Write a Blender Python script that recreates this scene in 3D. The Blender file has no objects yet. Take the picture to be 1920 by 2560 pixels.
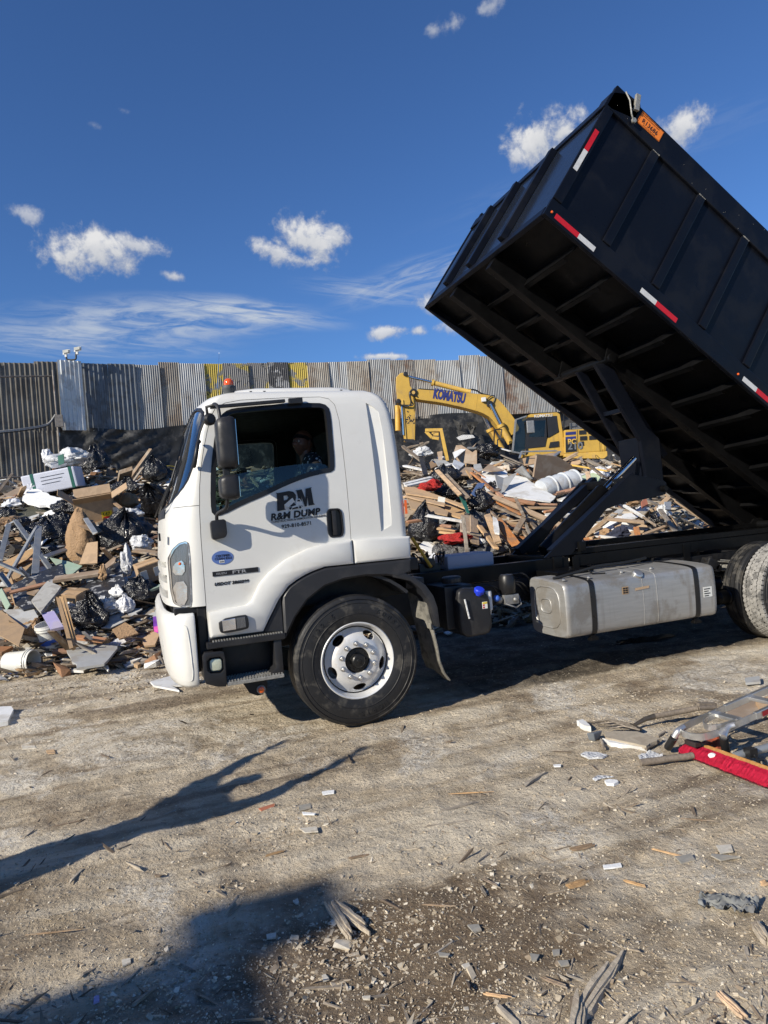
import bpy,bmesh,math,random
import numpy as np
from math import sin,cos,pi,radians,degrees,atan2,sqrt
from mathutils import Vector,Matrix,Euler,noise
from mathutils.geometry import tessellate_polygon

SC=bpy.context.scene
COL=SC.collection
random.seed(11)
rng=np.random.default_rng(11)

# ------------------------------------------------------------------ camera
CAM=Vector((-1.5562,-5.2088,1.6693))
YAW,PITCH,ROLL,FPX=0.3449,0.0027,-0.0808,1705.7      # FPX: focal length for a 2560 px high frame
FW=Vector((sin(YAW)*cos(PITCH),cos(YAW)*cos(PITCH),sin(PITCH)))
_r=Vector((cos(YAW),-sin(YAW),0.0))
_u=_r.cross(FW)
RT=_r*cos(ROLL)+_u*sin(ROLL)
UP=-_r*sin(ROLL)+_u*cos(ROLL)
cam_data=bpy.data.cameras.new('camera')
cam=bpy.data.objects.new('camera',cam_data)
COL.objects.link(cam)
cam.matrix_world=Matrix(((RT.x,UP.x,-FW.x,CAM.x),(RT.y,UP.y,-FW.y,CAM.y),(RT.z,UP.z,-FW.z,CAM.z),(0,0,0,1)))
cam_data.sensor_fit='VERTICAL'
cam_data.sensor_height=36.0
cam_data.sensor_width=27.0
cam_data.lens=36.0*FPX/2560.0
cam_data.clip_start=0.05
cam_data.clip_end=3000
SC.camera=cam

# ------------------------------------------------------------------ sun, sky, exposure
KX,KY=1.76,0.74                     # where a shadow falls per metre of height
SUN_EL=math.atan(1.0/math.hypot(KX,KY))
SUN_DIR=Vector((-KX,-KY,1.0)).normalized()
sun_data=bpy.data.lights.new('sun','SUN')
sun_data.energy=5.0
sun_data.angle=radians(0.53)
sun_data.color=(1.0,0.925,0.79)
sun=bpy.data.objects.new('sun',sun_data)
sun.rotation_euler=SUN_DIR.to_track_quat('Z','Y').to_euler()
sun.location=(-12,-6,14)
COL.objects.link(sun)

world=bpy.data.worlds.new('World')
SC.world=world
world.use_nodes=True
WT=world.node_tree
WT.nodes.clear()

class N:
    """small node-tree writer"""
    def __init__(s,tree):s.t=tree
    def node(s,kind,**kw):
        n=s.t.nodes.new(kind)
        for k,v in kw.items():setattr(n,k,v)
        return n
    def link(s,a,b):s.t.links.new(a,b)
    def put(s,sock,v):
        if hasattr(v,'is_linked') or hasattr(v,'links'):s.link(v,sock)
        elif isinstance(v,(tuple,list)) and len(v)== 3 and sock.type == 'RGBA':sock.default_value=(*v,1)
        else:sock.default_value=v
    def math(s,op,a,b=0.0,c=None,clamp=False):
        n=s.node('ShaderNodeMath',operation=op,use_clamp=clamp)
        s.put(n.inputs[0],a);s.put(n.inputs[1],b)
        if c is not None:s.put(n.inputs[2],c)
        return n.outputs[0]
    def vmath(s,op,a,b=None,scale=None):
        n=s.node('ShaderNodeVectorMath',operation=op)
        s.put(n.inputs[0],a)
        if b is not None:s.put(n.inputs[1],b)
        if scale is not None:s.put(n.inputs['Scale'],scale)
        return n.outputs['Value'] if op in ('DOT_PRODUCT','LENGTH') else n.outputs[0]
    def noise(s,vec,scale,detail=4,rough=0.55,dist=0.0,out='Fac',lac=2.0):
        n=s.node('ShaderNodeTexNoise')
        if vec is not None:s.link(vec,n.inputs['Vector'])
        n.inputs['Scale'].default_value=scale;n.inputs['Detail'].default_value=detail
        n.inputs['Roughness'].default_value=rough;n.inputs['Distortion'].default_value=dist
        n.inputs['Lacunarity'].default_value=lac
        return n.outputs[out]
    def ramp(s,fac,stops,interp='LINEAR'):
        n=s.node('ShaderNodeValToRGB');s.link(fac,n.inputs[0]);cr=n.color_ramp;cr.interpolation=interp
        while len(cr.elements)<len(stops):cr.elements.new(0.5)
        for e,(p,c) in zip(cr.elements,stops):
            e.position=p;e.color=(c,c,c,1) if isinstance(c,(int,float)) else (*c,1)
        return n.outputs[0]
    def mixc(s,fac,a,b,blend='MIX'):
        n=s.node('ShaderNodeMix',data_type='RGBA',blend_type=blend)
        A,B,R=n.inputs[6],n.inputs[7],n.outputs[2]
        s.put(n.inputs[0],fac);s.put(A,a);s.put(B,b)
        return R
    def mapr(s,v,a,b,c=0.0,d=1.0,smooth=False):
        n=s.node('ShaderNodeMapRange',clamp=True)
        if smooth:n.interpolation_type='SMOOTHSTEP'
        s.put(n.inputs[0],v)
        for i,x in enumerate((a,b,c,d)):s.put(n.inputs[i+1],x)
        return n.outputs[0]

def ray(px,py):
    return RT*((px-960)/FPX)-UP*((py-1280)/FPX)+FW

w=N(WT)
tc=w.node('ShaderNodeTexCoord').outputs['Generated']
sky=w.node('ShaderNodeTexSky',sky_type='NISHITA')
sky.sun_disc=False
sky.sun_elevation=SUN_EL
sky.sun_rotation=atan2(SUN_DIR.x,SUN_DIR.y)%(2*pi)
sky.altitude=20
sky.air_density=1.0
sky.dust_density=0.0
sky.ozone_density=3.0
d=w.vmath('NORMALIZE',tc)
# a cloud: centre given by the direction it is seen in, half-width and half-height in radians
wn_big=w.noise(d,9,5,0.6)
wn_mid=w.noise(d,26,6,0.62,0.3)
wn_fine=w.noise(d,70,5,0.6)
lump=w.math('ADD',w.math('MULTIPLY',wn_mid,1.0),w.math('MULTIPLY',wn_fine,0.5))
lump=w.math('SUBTRACT',lump,0.75)
cloud_sum=None
shade_sum=None
CLOUDS=[  # px, py, half width px, half height px, tilt, strength
    (235,622,118,50,-0.12,1.0),(330,612,75,30,0.1,.8),(190,640,60,42,0.0,1.0),
    (765,598,88,60,0.05,1.0),(690,632,62,28,0.25,.85),(745,650,50,24,0,.9),(830,590,45,34,0,.85),
    (72,540,40,24,0.1,.5),(430,690,42,15,0.0,.7),
    (1350,352,82,62,-0.35,1.0),(1400,330,60,45,0,1.0),(1705,325,46,42,0.2,.95),(1290,400,40,40,0.2,.8),
    (965,832,70,18,-0.12,.85),(1045,828,24,18,0,.8),(1090,760,55,26,0.0,.8),(1130,820,50,24,0.1,.55),
    (965,892,70,10,0,.9),(1215,22,62,24,-0.5,.36),(1130,62,60,26,-0.3,.34),(1085,78,36,24,0.2,.30),(305,275,26,14,0,-.25),(235,312,26,14,0,-.3),
    (-700,500,190,90,0,1.0),(-1400,200,260,120,0,1.0),(2600,300,240,110,0,1.0),(3400,500,280,120,0,1.0),
    (600,-900,220,100,0,.9),(2300,-700,200,100,0,.9)]
for (px,py,hw,hh,tilt,stg) in CLOUDS:
    c=ray(px,py).normalized()
    e1=(ray(px+10,py).normalized()-c).normalized()
    e2=(ray(px,py-10).normalized()-c).normalized()
    a1=e1*cos(tilt)-e2*sin(tilt);a2=e1*sin(tilt)+e2*cos(tilt)
    uu=w.math('DIVIDE',w.vmath('DOT_PRODUCT',d,tuple(a1)),hw/FPX)
    vv=w.math('DIVIDE',w.math('SUBTRACT',w.vmath('DOT_PRODUCT',d,tuple(a2)),float(c.dot(a2))),hh/FPX)
    uu=w.math('SUBTRACT',uu,float(c.dot(a1))/(hw/FPX))
    rr=w.math('SQRT',w.math('ADD',w.math('MULTIPLY',uu,uu),w.math('MULTIPLY',vv,vv)))
    front=w.math('GREATER_THAN',w.vmath('DOT_PRODUCT',d,tuple(c)),0.3)
    rr=w.math('ADD',w.math('SUBTRACT',rr,w.math('MULTIPLY',lump,2.4)),(1-stg)*.55)
    m=w.math('MULTIPLY',w.mapr(rr,1.12,0.22,0,1,True),w.math('MULTIPLY',front,.40+.60*max(stg,0)))
    sh=w.math('MULTIPLY',m,w.mapr(w.math('ADD',vv,w.math('MULTIPLY',lump,1.4)),-0.9,0.5,0,1))
    cloud_sum=m if cloud_sum is None else w.math('MAXIMUM',cloud_sum,m)
    shade_sum=sh if shade_sum is None else w.math('MAXIMUM',shade_sum,sh)
# thin wisps
wisp_sum=None
for (px,py,hw,hh,tilt,stg) in [(400,800,380,62,0.10,.85),(230,850,340,42,0.03,.6),(640,780,230,34,-0.08,.8),(1050,690,230,50,0.28,.6),(930,730,200,34,-.1,.4),(1500,420,420,60,0.2,.12),(60,870,300,22,0,.3),(1300,1000,900,60,0,.1)]:
    c=ray(px,py).normalized();e1=(ray(px+10,py).normalized()-c).normalized();e2=(ray(px,py-10).normalized()-c).normalized()
    a1=e1*cos(tilt)+e2*sin(tilt);a2=-e1*sin(tilt)+e2*cos(tilt)
    uu=w.math('SUBTRACT',w.math('DIVIDE',w.vmath('DOT_PRODUCT',d,tuple(a1)),hw/FPX),float(c.dot(a1))/(hw/FPX))
    vv=w.math('SUBTRACT',w.math('DIVIDE',w.vmath('DOT_PRODUCT',d,tuple(a2)),hh/FPX),float(c.dot(a2))/(hh/FPX))
    cb=w.node('ShaderNodeCombineXYZ');w.link(w.math('MULTIPLY',uu,1.1*hw/300),cb.inputs[0]);w.link(w.math('MULTIPLY',vv,1.1),cb.inputs[1]);cb.inputs[2].default_value=px*0.013
    nz=w.noise(cb.outputs[0],2.2,7,0.62,0.7)
    rr=w.math('SQRT',w.math('ADD',w.math('MULTIPLY',uu,uu),w.math('MULTIPLY',vv,vv)))
    m=w.math('MULTIPLY',w.mapr(rr,1.15,0.15,0,1,True),w.mapr(nz,0.36,0.70,0,stg,True))
    front=w.math('GREATER_THAN',w.vmath('DOT_PRODUCT',d,tuple(c)),0.3)
    m=w.math('MULTIPLY',m,front)
    wisp_sum=m if wisp_sum is None else w.math('ADD',wisp_sum,m)
SKY_TINT=(0.63,0.93,1.36)
skyc=w.mixc(1.0,sky.outputs[0],SKY_TINT,'MULTIPLY')
CL_HI,CL_LO,CL_WISP=(8.6,8.6,8.7),(4.6,5.0,5.8),(5.6,6.3,7.4)
ccol=w.mixc(shade_sum,CL_LO,CL_HI)
out=w.mixc(w.math('MINIMUM',wisp_sum,1.0),skyc,CL_WISP)
out=w.mixc(cloud_sum,out,ccol)
bg=w.node('ShaderNodeBackground')
w.link(out,bg.inputs[0])
bg.inputs[1].default_value=0.076
wo=w.node('ShaderNodeOutputWorld')
w.link(bg.outputs[0],wo.inputs[0])

SC.view_settings.view_transform='Standard'
SC.view_settings.look='None'
SC.view_settings.exposure=0.26
SC.view_settings.gamma=1.0
SC.view_settings.use_curve_mapping=False
SC.render.engine='CYCLES'
SC.cycles.max_bounces=6
SC.cycles.diffuse_bounces=3
SC.cycles.glossy_bounces=3
SC.cycles.transmission_bounces=6
SC.cycles.transparent_max_bounces=8
SC.cycles.use_denoising=True
SC.cycles.caustics_reflective=False
SC.cycles.caustics_refractive=False
world.cycles.sampling_method='MANUAL'
world.cycles.sample_map_resolution=512

# ------------------------------------------------------------------ object helpers
def tag(o,label=None,cat=None,group=None,kind=None):
    if label:o['label']=label
    if cat:o['category']=cat
    if group:o['group']=group
    if kind:o['kind']=kind
    return o

def empty(name,loc=(0,0,0),rot=(0,0,0),label=None,cat=None,group=None,parent=None):
    o=bpy.data.objects.new(name,None)
    o.empty_display_size=0.2
    o.location=loc;o.rotation_euler=rot
    COL.objects.link(o)
    if parent:o.parent=parent
    return tag(o,label,cat,group)

def link_mesh(name,me,parent=None,loc=None,rot=None):
    o=bpy.data.objects.new(name,me)
    COL.objects.link(o)
    if parent is not None:o.parent=parent
    if loc is not None:o.location=loc
    if rot is not None:o.rotation_euler=rot
    return o

class MB:
    """collects solids and links them as ONE mesh object"""
    def __init__(s):s.v=[];s.f=[];s.mi=[];s.m=0
    def add(s,vs,fs):
        b=len(s.v);s.v += [tuple(p) for p in vs];s.f += [tuple(b+i for i in f) for f in fs];s.mi += [s.m]*len(fs)
        return s
    def box(s,x0,x1,y0,y1,z0,z1):
        return s.add([(x0,y0,z0),(x1,y0,z0),(x1,y1,z0),(x0,y1,z0),(x0,y0,z1),(x1,y0,z1),(x1,y1,z1),(x0,y1,z1)],
                     [(0,3,2,1),(4,5,6,7),(0,1,5,4),(1,2,6,5),(2,3,7,6),(3,0,4,7)])
    def obox(s,c,X,Y,Z,sx,sy,sz):
        c=Vector(c);X=Vector(X).normalized()*sx/2;Y=Vector(Y).normalized()*sy/2;Z=Vector(Z).normalized()*sz/2
        vs=[c+a*X+b*Y+e*Z for e in (-1,1) for (a,b) in ((-1,-1),(1,-1),(1,1),(-1,1))]
        return s.add(vs,[(0,3,2,1),(4,5,6,7),(0,1,5,4),(1,2,6,5),(2,3,7,6),(3,0,4,7)])
    def beam(s,a,b,w_,h_,up=(0,0,1)):
        a,b=Vector(a),Vector(b);X=(b-a);L=X.length;X.normalize()
        Y=Vector(up).cross(X)
        if Y.length<1e-4:Y=Vector((0,1,0)).cross(X)
        Y.normalize();Z=X.cross(Y)
        return s.obox((a+b)/2,X,Y,Z,L,w_,h_)
    def tube(s,pts,r,n=8,cap=True):
        pts=[Vector(p) for p in pts];rings=[];prev=None
        rs=r if isinstance(r,(list,tuple)) else [r]*len(pts)
        for i,p in enumerate(pts):
            t=(pts[min(i+1,len(pts)-1)]-pts[max(i-1,0)])
            if t.length<1e-9:t=Vector((0,0,1))
            t.normalize()
            if prev is None:
                a=Vector((0,0,1)) if abs(t.z)<0.9 else Vector((1,0,0))
                prev=t.cross(a).normalized()
            u_=(prev-t*prev.dot(t)).normalized();prev=u_;v_=t.cross(u_)
            rings.append([p+(u_*cos(2*pi*k/n)+v_*sin(2*pi*k/n))*rs[i] for k in range(n)])
        vs=[q for R in rings for q in R];fs=[]
        for i in range(len(rings)-1):
            for k in range(n):
                k2=(k+1)%n
                fs.append((i*n+k,i*n+k2,(i+1)*n+k2,(i+1)*n+k))
        if cap:
            fs.append(tuple(range(n-1,-1,-1)));fs.append(tuple((len(rings)-1)*n+k for k in range(n)))
        return s.add(vs,fs)
    def prism(s,poly,axis,a,b):
        """poly: 2D points; axis 'y': (x,z) extruded in y; 'x': (y,z) extruded in x; 'z': (x,y)"""
        ar=sum(poly[i][0]*poly[(i+1)%len(poly)][1]-poly[(i+1)%len(poly)][0]*poly[i][1] for i in range(len(poly)))
        if ar<0:poly=poly[::-1]
        mk={'y':lambda p,t:(p[0],t,p[1]),'x':lambda p,t:(t,p[0],p[1]),'z':lambda p,t:(p[0],p[1],t)}[axis]
        n=len(poly);vs=[mk(p,a) for p in poly]+[mk(p,b) for p in poly]
        flip=(axis == 'y')!= (b<a)
        fs=[tuple(range(n))[::-1],tuple(range(n,2*n))]+[(i,(i+1)%n,n+(i+1)%n,n+i) for i in range(n)]
        if flip:fs=[f[::-1] for f in fs]
        return s.add(vs,fs)
    def oprism(s,poly,O,U,V,W,a,b):
        """2D poly in plane O+u*U+v*V extruded along W from a to b"""
        O,U,V,W=map(Vector,(O,U,V,W));n=len(poly)
        vs=[O+U*p[0]+V*p[1]+W*a for p in poly]+[O+U*p[0]+V*p[1]+W*b for p in poly]
        return s.add(vs,[tuple(range(n))[::-1],tuple(range(n,2*n))]+[(i,(i+1)%n,n+(i+1)%n,n+i) for i in range(n)])
    def lathe(s,prof,O,A,n=32,closed=False):
        """prof: (radius, distance along axis)"""
        O,A=Vector(O),Vector(A).normalized();u_=A.orthogonal().normalized();v_=A.cross(u_)
        vs=[O+A*d_+(u_*cos(2*pi*k/n)+v_*sin(2*pi*k/n))*r_ for (r_,d_) in prof for k in range(n)]
        fs=[(i*n+k,i*n+(k+1)%n,(i+1)*n+(k+1)%n,(i+1)*n+k) for i in range(len(prof)-1) for k in range(n)]
        if closed:fs += [((len(prof)-1)*n+k,(len(prof)-1)*n+(k+1)%n,(k+1)%n,k) for k in range(n)]
        else:fs += [tuple(range(n))[::-1],tuple((len(prof)-1)*n+k for k in range(n))]
        return s.add(vs,fs)
    def ball(s,c,r,nu=12,nv=8,sc=(1,1,1)):
        c=Vector(c);vs=[c+Vector((0,0,-r*sc[2]))];fs=[]
        for i in range(1,nv):
            ph=-pi/2+pi*i/nv
            for k in range(nu):
                th=2*pi*k/nu
                vs.append(c+Vector((r*sc[0]*cos(ph)*cos(th),r*sc[1]*cos(ph)*sin(th),r*sc[2]*sin(ph))))
        vs.append(c+Vector((0,0,r*sc[2])))
        for k in range(nu):
            fs.append((0,1+(k+1)%nu,1+k))
            fs.append((len(vs)-1,1+(nv-2)*nu+k,1+(nv-2)*nu+(k+1)%nu))
        for i in range(nv-2):
            for k in range(nu):
                fs.append((1+i*nu+k,1+i*nu+(k+1)%nu,1+(i+1)*nu+(k+1)%nu,1+(i+1)*nu+k))
        return s.add(vs,fs)
    def mesh(s,name='m',mats=None,fix=True):
        me=bpy.data.meshes.new(name);me.from_pydata([tuple(p) for p in s.v],[],s.f)
        mats=mats if isinstance(mats,(list,tuple)) else [mats]
        for m in mats:
            if m:me.materials.append(m)
        if len(mats)>1:me.polygons.foreach_set('material_index',s.mi)
        if fix:
            bm=bmesh.new();bm.from_mesh(me);bmesh.ops.recalc_face_normals(bm,faces=bm.faces);bm.to_mesh(me);bm.free()
        me.update()
        return me
    def build(s,name,mats,parent=None,bevel=0,smooth=None,seg=2,loc=None,rot=None):
        me=s.mesh(name,mats)
        if bevel:bevel_mesh(me,bevel,seg)
        if smooth:smooth_mesh(me,smooth)
        return link_mesh(name,me,parent,loc,rot)

def bevel_mesh(me,width,seg=2,ang=25):
    bm=bmesh.new();bm.from_mesh(me)
    ed=[e for e in bm.edges if len(e.link_faces)== 2 and e.calc_face_angle(0)>radians(ang)]
    try:bmesh.ops.bevel(bm,geom=ed,offset=width,segments=seg,profile=0.6,affect='EDGES',clamp_overlap=True)
    except Exception:pass
    bm.to_mesh(me);bm.free();me.update()

def smooth_mesh(me,ang=35):
    me.polygons.foreach_set('use_smooth',[True]*len(me.polygons))
    me.set_sharp_from_angle(angle=radians(ang))
    me.update()

def chaikin(poly,it=1,q=0.25,closed=True):
    for _ in range(it):
        o=[]
        n=len(poly)
        for i in range(n if closed else n-1):
            a,b=poly[i],poly[(i+1)%n]
            o.append(tuple(a[k]*(1-q)+b[k]*q for k in range(len(a))));o.append(tuple(a[k]*q+b[k]*(1-q) for k in range(len(a))))
        if not closed:o=[poly[0]]+o+[poly[-1]]
        poly=o
    return poly

def ccw(poly):
    ar=sum(poly[i][0]*poly[(i+1)%len(poly)][1]-poly[(i+1)%len(poly)][0]*poly[i][1] for i in range(len(poly)))
    return list(poly) if ar>0 else list(poly)[::-1]

def inset(poly,d_):
    """inward offset (positive d shrinks), same vertex count"""
    poly=ccw(poly);n=len(poly);o=[]
    for i in range(n):
        a,b,c=Vector(poly[i-1]),Vector(poly[i]),Vector(poly[(i+1)%n])
        e1,e2=(b-a),(c-b)
        if e1.length<1e-7 or e2.length<1e-7:o.append(tuple(b));continue
        e1.normalize();e2.normalize()
        n1,n2=Vector((-e1.y,e1.x)),Vector((-e2.y,e2.x))
        m_=n1+n2
        if m_.length<1e-5:m_=n1
        k=min(1.0/max(m_.normalized().dot(n1),0.35),2.5)
        o.append(tuple(b+m_.normalized()*d_*k))
    return o

def ring_prism(poly,d_,axis,a,b):
    """frame-shaped prism between poly and its inset"""
    P=ccw(poly);Q=inset(P,d_);n=len(P)
    mk={'y':lambda p,t:(p[0],t,p[1]),'x':lambda p,t:(t,p[0],p[1])}[axis]
    vs=[mk(p,a) for p in P]+[mk(p,b) for p in P]+[mk(p,a) for p in Q]+[mk(p,b) for p in Q]
    fs=[]
    for i in range(n):
        j=(i+1)%n
        fs += [(i,j,n+j,n+i),(2*n+j,2*n+i,3*n+i,3*n+j),(j,i,2*n+i,2*n+j),(n+i,n+j,3*n+j,3*n+i)]
    m_=MB();m_.add(vs,fs)
    return m_.mesh('cut')

def boolean(me,cuts):
    """cuts: list of (operation, mesh); returns a new mesh"""
    tmp=bpy.data.objects.new('tmp',me);COL.objects.link(tmp);extra=[]
    for op,cm in cuts:
        c=bpy.data.objects.new('cutter',cm);COL.objects.link(c);extra.append(c)
        m_=tmp.modifiers.new('b','BOOLEAN');m_.operation=op;m_.object=c;m_.solver='EXACT'
    dg=bpy.context.evaluated_depsgraph_get();dg.update()
    res=bpy.data.meshes.new_from_object(tmp.evaluated_get(dg))
    for o in extra+[tmp]:bpy.data.objects.remove(o,do_unlink=True)
    return res

def eval_mesh(o):
    """apply an object's modifiers to its mesh"""
    dg=bpy.context.evaluated_depsgraph_get();dg.update()
    me=bpy.data.meshes.new_from_object(o.evaluated_get(dg))
    o.modifiers.clear();o.data=me
    return o

def setmat(me,*mats):
    me.materials.clear()
    for m in mats:me.materials.append(m)
    return me

def copy_tree(o,parent=None):
    c=o.copy();COL.objects.link(c)
    if parent is not None:c.parent=parent
    for ch in o.children:copy_tree(ch,c)
    return c

def text(name,s_,size,mat,parent,M,ext=0.001,offset=0.0,shear=0.0,sx=1.0,space=1.0,align='LEFT',rot=0.0):
    cu=bpy.data.curves.new(name,'FONT');cu.body=s_;cu.size=size;cu.extrude=ext;cu.offset=offset;cu.shear=shear
    cu.space_character=space;cu.align_x=align;cu.resolution_u=3
    o=bpy.data.objects.new('tmp',cu);COL.objects.link(o)
    dg=bpy.context.evaluated_depsgraph_get();dg.update()
    me=bpy.data.meshes.new_from_object(o.evaluated_get(dg));bpy.data.objects.remove(o,do_unlink=True);bpy.data.curves.remove(cu)
    me.name=name;me.materials.clear();me.materials.append(mat)
    me.transform(Matrix.Rotation(rot,4,'Z')@ Matrix.Diagonal((sx,1,1,1)))
    o=link_mesh(name,me,parent);o.matrix_local=M
    return o

def frame_matrix(O,X,Y):
    X,Y=Vector(X).normalized(),Vector(Y).normalized();Z=X.cross(Y).normalized();Y=Z.cross(X)
    O=Vector(O)
    return Matrix(((X.x,Y.x,Z.x,O.x),(X.y,Y.y,Z.y,O.y),(X.z,Y.z,Z.z,O.z),(0,0,0,1)))

# ------------------------------------------------------------------ materials
def mat(name,base,rough=0.6,metal=0.0,var=0.12,scale=6.0,bump=0.0,bscale=40.0,coat=0.0,spec=0.5,dirt=None,dirt_amt=0.0,dirt_scale=3.0,
        rvar=0.1,rand=0.0,stretch=None,streak=0.0,trans=0.0,alpha=1.0,emit=None,coords='Object',dirt_rough=0.9,ior=1.45,lo=0.5,hi=0.62):
    """procedural surface: base colour mottled by noise, dirt patches, relief"""
    m=bpy.data.materials.new(name);m.use_nodes=True
    t=N(m.node_tree);P=m.node_tree.nodes['Principled BSDF']
    co=t.node('ShaderNodeTexCoord').outputs[coords]
    if stretch:
        mp=t.node('ShaderNodeMapping');t.link(co,mp.inputs[0]);mp.inputs['Scale'].default_value=stretch;cs=mp.outputs[0]
    else:cs=co
    nz=t.noise(cs,scale,6,0.6)
    if rand:lo -= .05;dirt_amt=min(dirt_amt*1.35,.9)
    f=t.mapr(nz,0.3,0.7,1-var,1+var)
    mulc=t.node('ShaderNodeCombineXYZ')
    for i in range(3):t.link(f,mulc.inputs[i])
    col=t.mixc(1.0,base,mulc.outputs[0],'MULTIPLY')
    if rand:
        oi=t.node('ShaderNodeObjectInfo').outputs['Random']
        hs=t.node('ShaderNodeHueSaturation');t.link(col,hs.inputs['Color'])
        t.link(t.mapr(oi,0,1,1-rand,1+rand),hs.inputs['Value'])
        t.link(t.mapr(t.math('FRACT',t.math('MULTIPLY',oi,7.31)),0,1,1-rand*.7,1+rand*.5),hs.inputs['Saturation'])
        col=hs.outputs[0]
    rg=t.mapr(t.noise(cs,scale*2.3,4),0.3,0.7,max(rough-rvar,0.02),min(rough+rvar,1))
    if dirt:
        dn=t.noise(co,dirt_scale,8,0.65,0.2)
        dm=t.mapr(dn,lo,hi,0,dirt_amt,True)
        if streak:
            mp2=t.node('ShaderNodeMapping');t.link(co,mp2.inputs[0]);mp2.inputs['Scale'].default_value=(9,9,0.6)
            dm=t.math('MAXIMUM',dm,t.mapr(t.noise(mp2.outputs[0],streak,5),0.55,0.75,0,dirt_amt,True))
        col=t.mixc(dm,col,dirt)
        rg=t.math('ADD',t.math('MULTIPLY',rg,t.math('SUBTRACT',1.0,dm)),t.math('MULTIPLY',dm,dirt_rough))
    t.link(col,P.inputs['Base Color']);t.link(rg,P.inputs['Roughness'])
    P.inputs['Metallic'].default_value=metal
    P.inputs['IOR'].default_value=ior
    P.inputs['Specular IOR Level'].default_value=spec
    P.inputs['Coat Weight'].default_value=coat;P.inputs['Coat Roughness'].default_value=0.08
    if trans:P.inputs['Transmission Weight'].default_value=trans
    if alpha<1:P.inputs['Alpha'].default_value=alpha
    if emit:P.inputs['Emission Color'].default_value=(*emit[:3],1);P.inputs['Emission Strength'].default_value=emit[3]
    if bump:
        b=t.node('ShaderNodeBump');b.inputs['Strength'].default_value=1.0;b.inputs['Distance'].default_value=bump
        t.link(t.noise(cs,bscale,6,0.6),b.inputs['Height']);t.link(b.outputs[0],P.inputs['Normal'])
    return m

def glass_mat(name,tint,alpha=0.35,rough=0.02,refl=1.1):
    """thin pane: mostly see-through, tinted, with fresnel reflection"""
    m=bpy.data.materials.new(name);m.use_nodes=True;t=N(m.node_tree);m.node_tree.nodes.clear()
    tr=t.node('ShaderNodeBsdfTransparent');tr.inputs[0].default_value=(*tint,1)
    gl=t.node('ShaderNodeBsdfGlossy');gl.inputs['Roughness'].default_value=rough;gl.inputs[0].default_value=(1,1,1,1)
    fr=t.node('ShaderNodeFresnel');fr.inputs[0].default_value=1.5
    fac=t.math('MULTIPLY',fr.outputs[0],refl,clamp=True)
    mx=t.node('ShaderNodeMixShader');t.link(fac,mx.inputs[0]);t.link(tr.outputs[0],mx.inputs[1]);t.link(gl.outputs[0],mx.inputs[2])
    o=t.node('ShaderNodeOutputMaterial');t.link(mx.outputs[0],o.inputs[0])
    return m

def plastic_bag_mat(name,base,rough=0.25,strength=0.02,scale=9.0,rand=0.2,dust=0.0):
    """thin shiny film with sharp creases"""
    m=bpy.data.materials.new(name);m.use_nodes=True;t=N(m.node_tree);P=m.node_tree.nodes['Principled BSDF']
    co=t.node('ShaderNodeTexCoord').outputs['Object']
    a=t.noise(co,scale,3,0.5,1.2);b_=t.noise(co,scale*2.6,4,0.6,0.8)
    ra=t.math('ABSOLUTE',t.math('SUBTRACT',a,0.5));rb=t.math('ABSOLUTE',t.math('SUBTRACT',b_,0.5))
    h=t.math('ADD',ra,t.math('MULTIPLY',rb,0.5))
    bp=t.node('ShaderNodeBump');bp.inputs['Strength'].default_value=1;bp.inputs['Distance'].default_value=strength*4
    t.link(h,bp.inputs['Height']);t.link(bp.outputs[0],P.inputs['Normal'])
    col=t.mixc(t.mapr(t.noise(co,3,6,.65),0.5,0.7,0,dust),base,(0.32,0.30,0.27))
    t.link(col,P.inputs['Base Color']);P.inputs['Roughness'].default_value=rough
    return m

# truck
M_white=mat('white_truck_paint',(0.69,0.685,0.65),0.32,var=0.03,scale=3,dirt=(0.50,0.45,0.37),dirt_amt=0.32,dirt_scale=3.2,coat=0.25,rvar=0.05,lo=.52,hi=.75)
M_black_paint=mat('black_body_paint',(0.0050,0.0062,0.0105),0.33,var=0.12,scale=2,dirt=(0.035,0.034,0.033),dirt_amt=0.12,dirt_scale=2.0,coat=0.0,spec=0.2,rvar=0.08,bump=0.0015,bscale=5)
M_black_under=mat('black_chassis_paint',(0.0042,0.0042,0.0046),0.36,var=0.2,scale=4,dirt=(0.016,0.016,0.016),dirt_amt=0.10,dirt_scale=3,rvar=0.10,spec=0.22)
M_frame=mat('dusty_chassis_black',(0.010,0.010,0.011),0.5,var=0.2,scale=5,dirt=(0.08,0.07,0.06),dirt_amt=0.2,dirt_scale=4)
M_plastic=mat('black_plastic',(0.018,0.018,0.02),0.42,var=0.1,scale=8,bump=0.0006,bscale=260,dirt=(0.1,0.095,0.085),dirt_amt=0.12,dirt_scale=4)
M_fender=mat('dark_grey_plastic',(0.022,0.023,0.027),0.45,var=0.1,scale=5,bump=0.0005,bscale=200,dirt=(0.12,0.11,0.1),dirt_amt=0.12)
M_rubber=mat('tyre_rubber',(0.016,0.016,0.017),0.55,var=0.15,scale=7,dirt=(0.16,0.145,0.12),dirt_amt=0.36,dirt_scale=6,bump=0.0015,bscale=60)
M_tread=mat('dusty_tyre_tread',(0.30,0.29,0.27),0.9,var=0.3,scale=16,dirt=(0.05,0.05,0.05),dirt_amt=0.7,dirt_scale=9)
M_seal=mat('window_rubber',(0.013,0.013,0.014),0.35,var=0.1)
M_interior=mat('dark_cab_interior',(0.012,0.012,0.013),0.75,var=0.15)
M_dash=mat('dark_grey_dashboard',(0.03,0.031,0.034),0.5,var=0.1)
M_glass=glass_mat('side_glass',(0.55,0.66,0.66),0.5)
M_wind=glass_mat('windscreen_glass',(0.70,0.80,0.76),0.3,refl=2.2)
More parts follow.
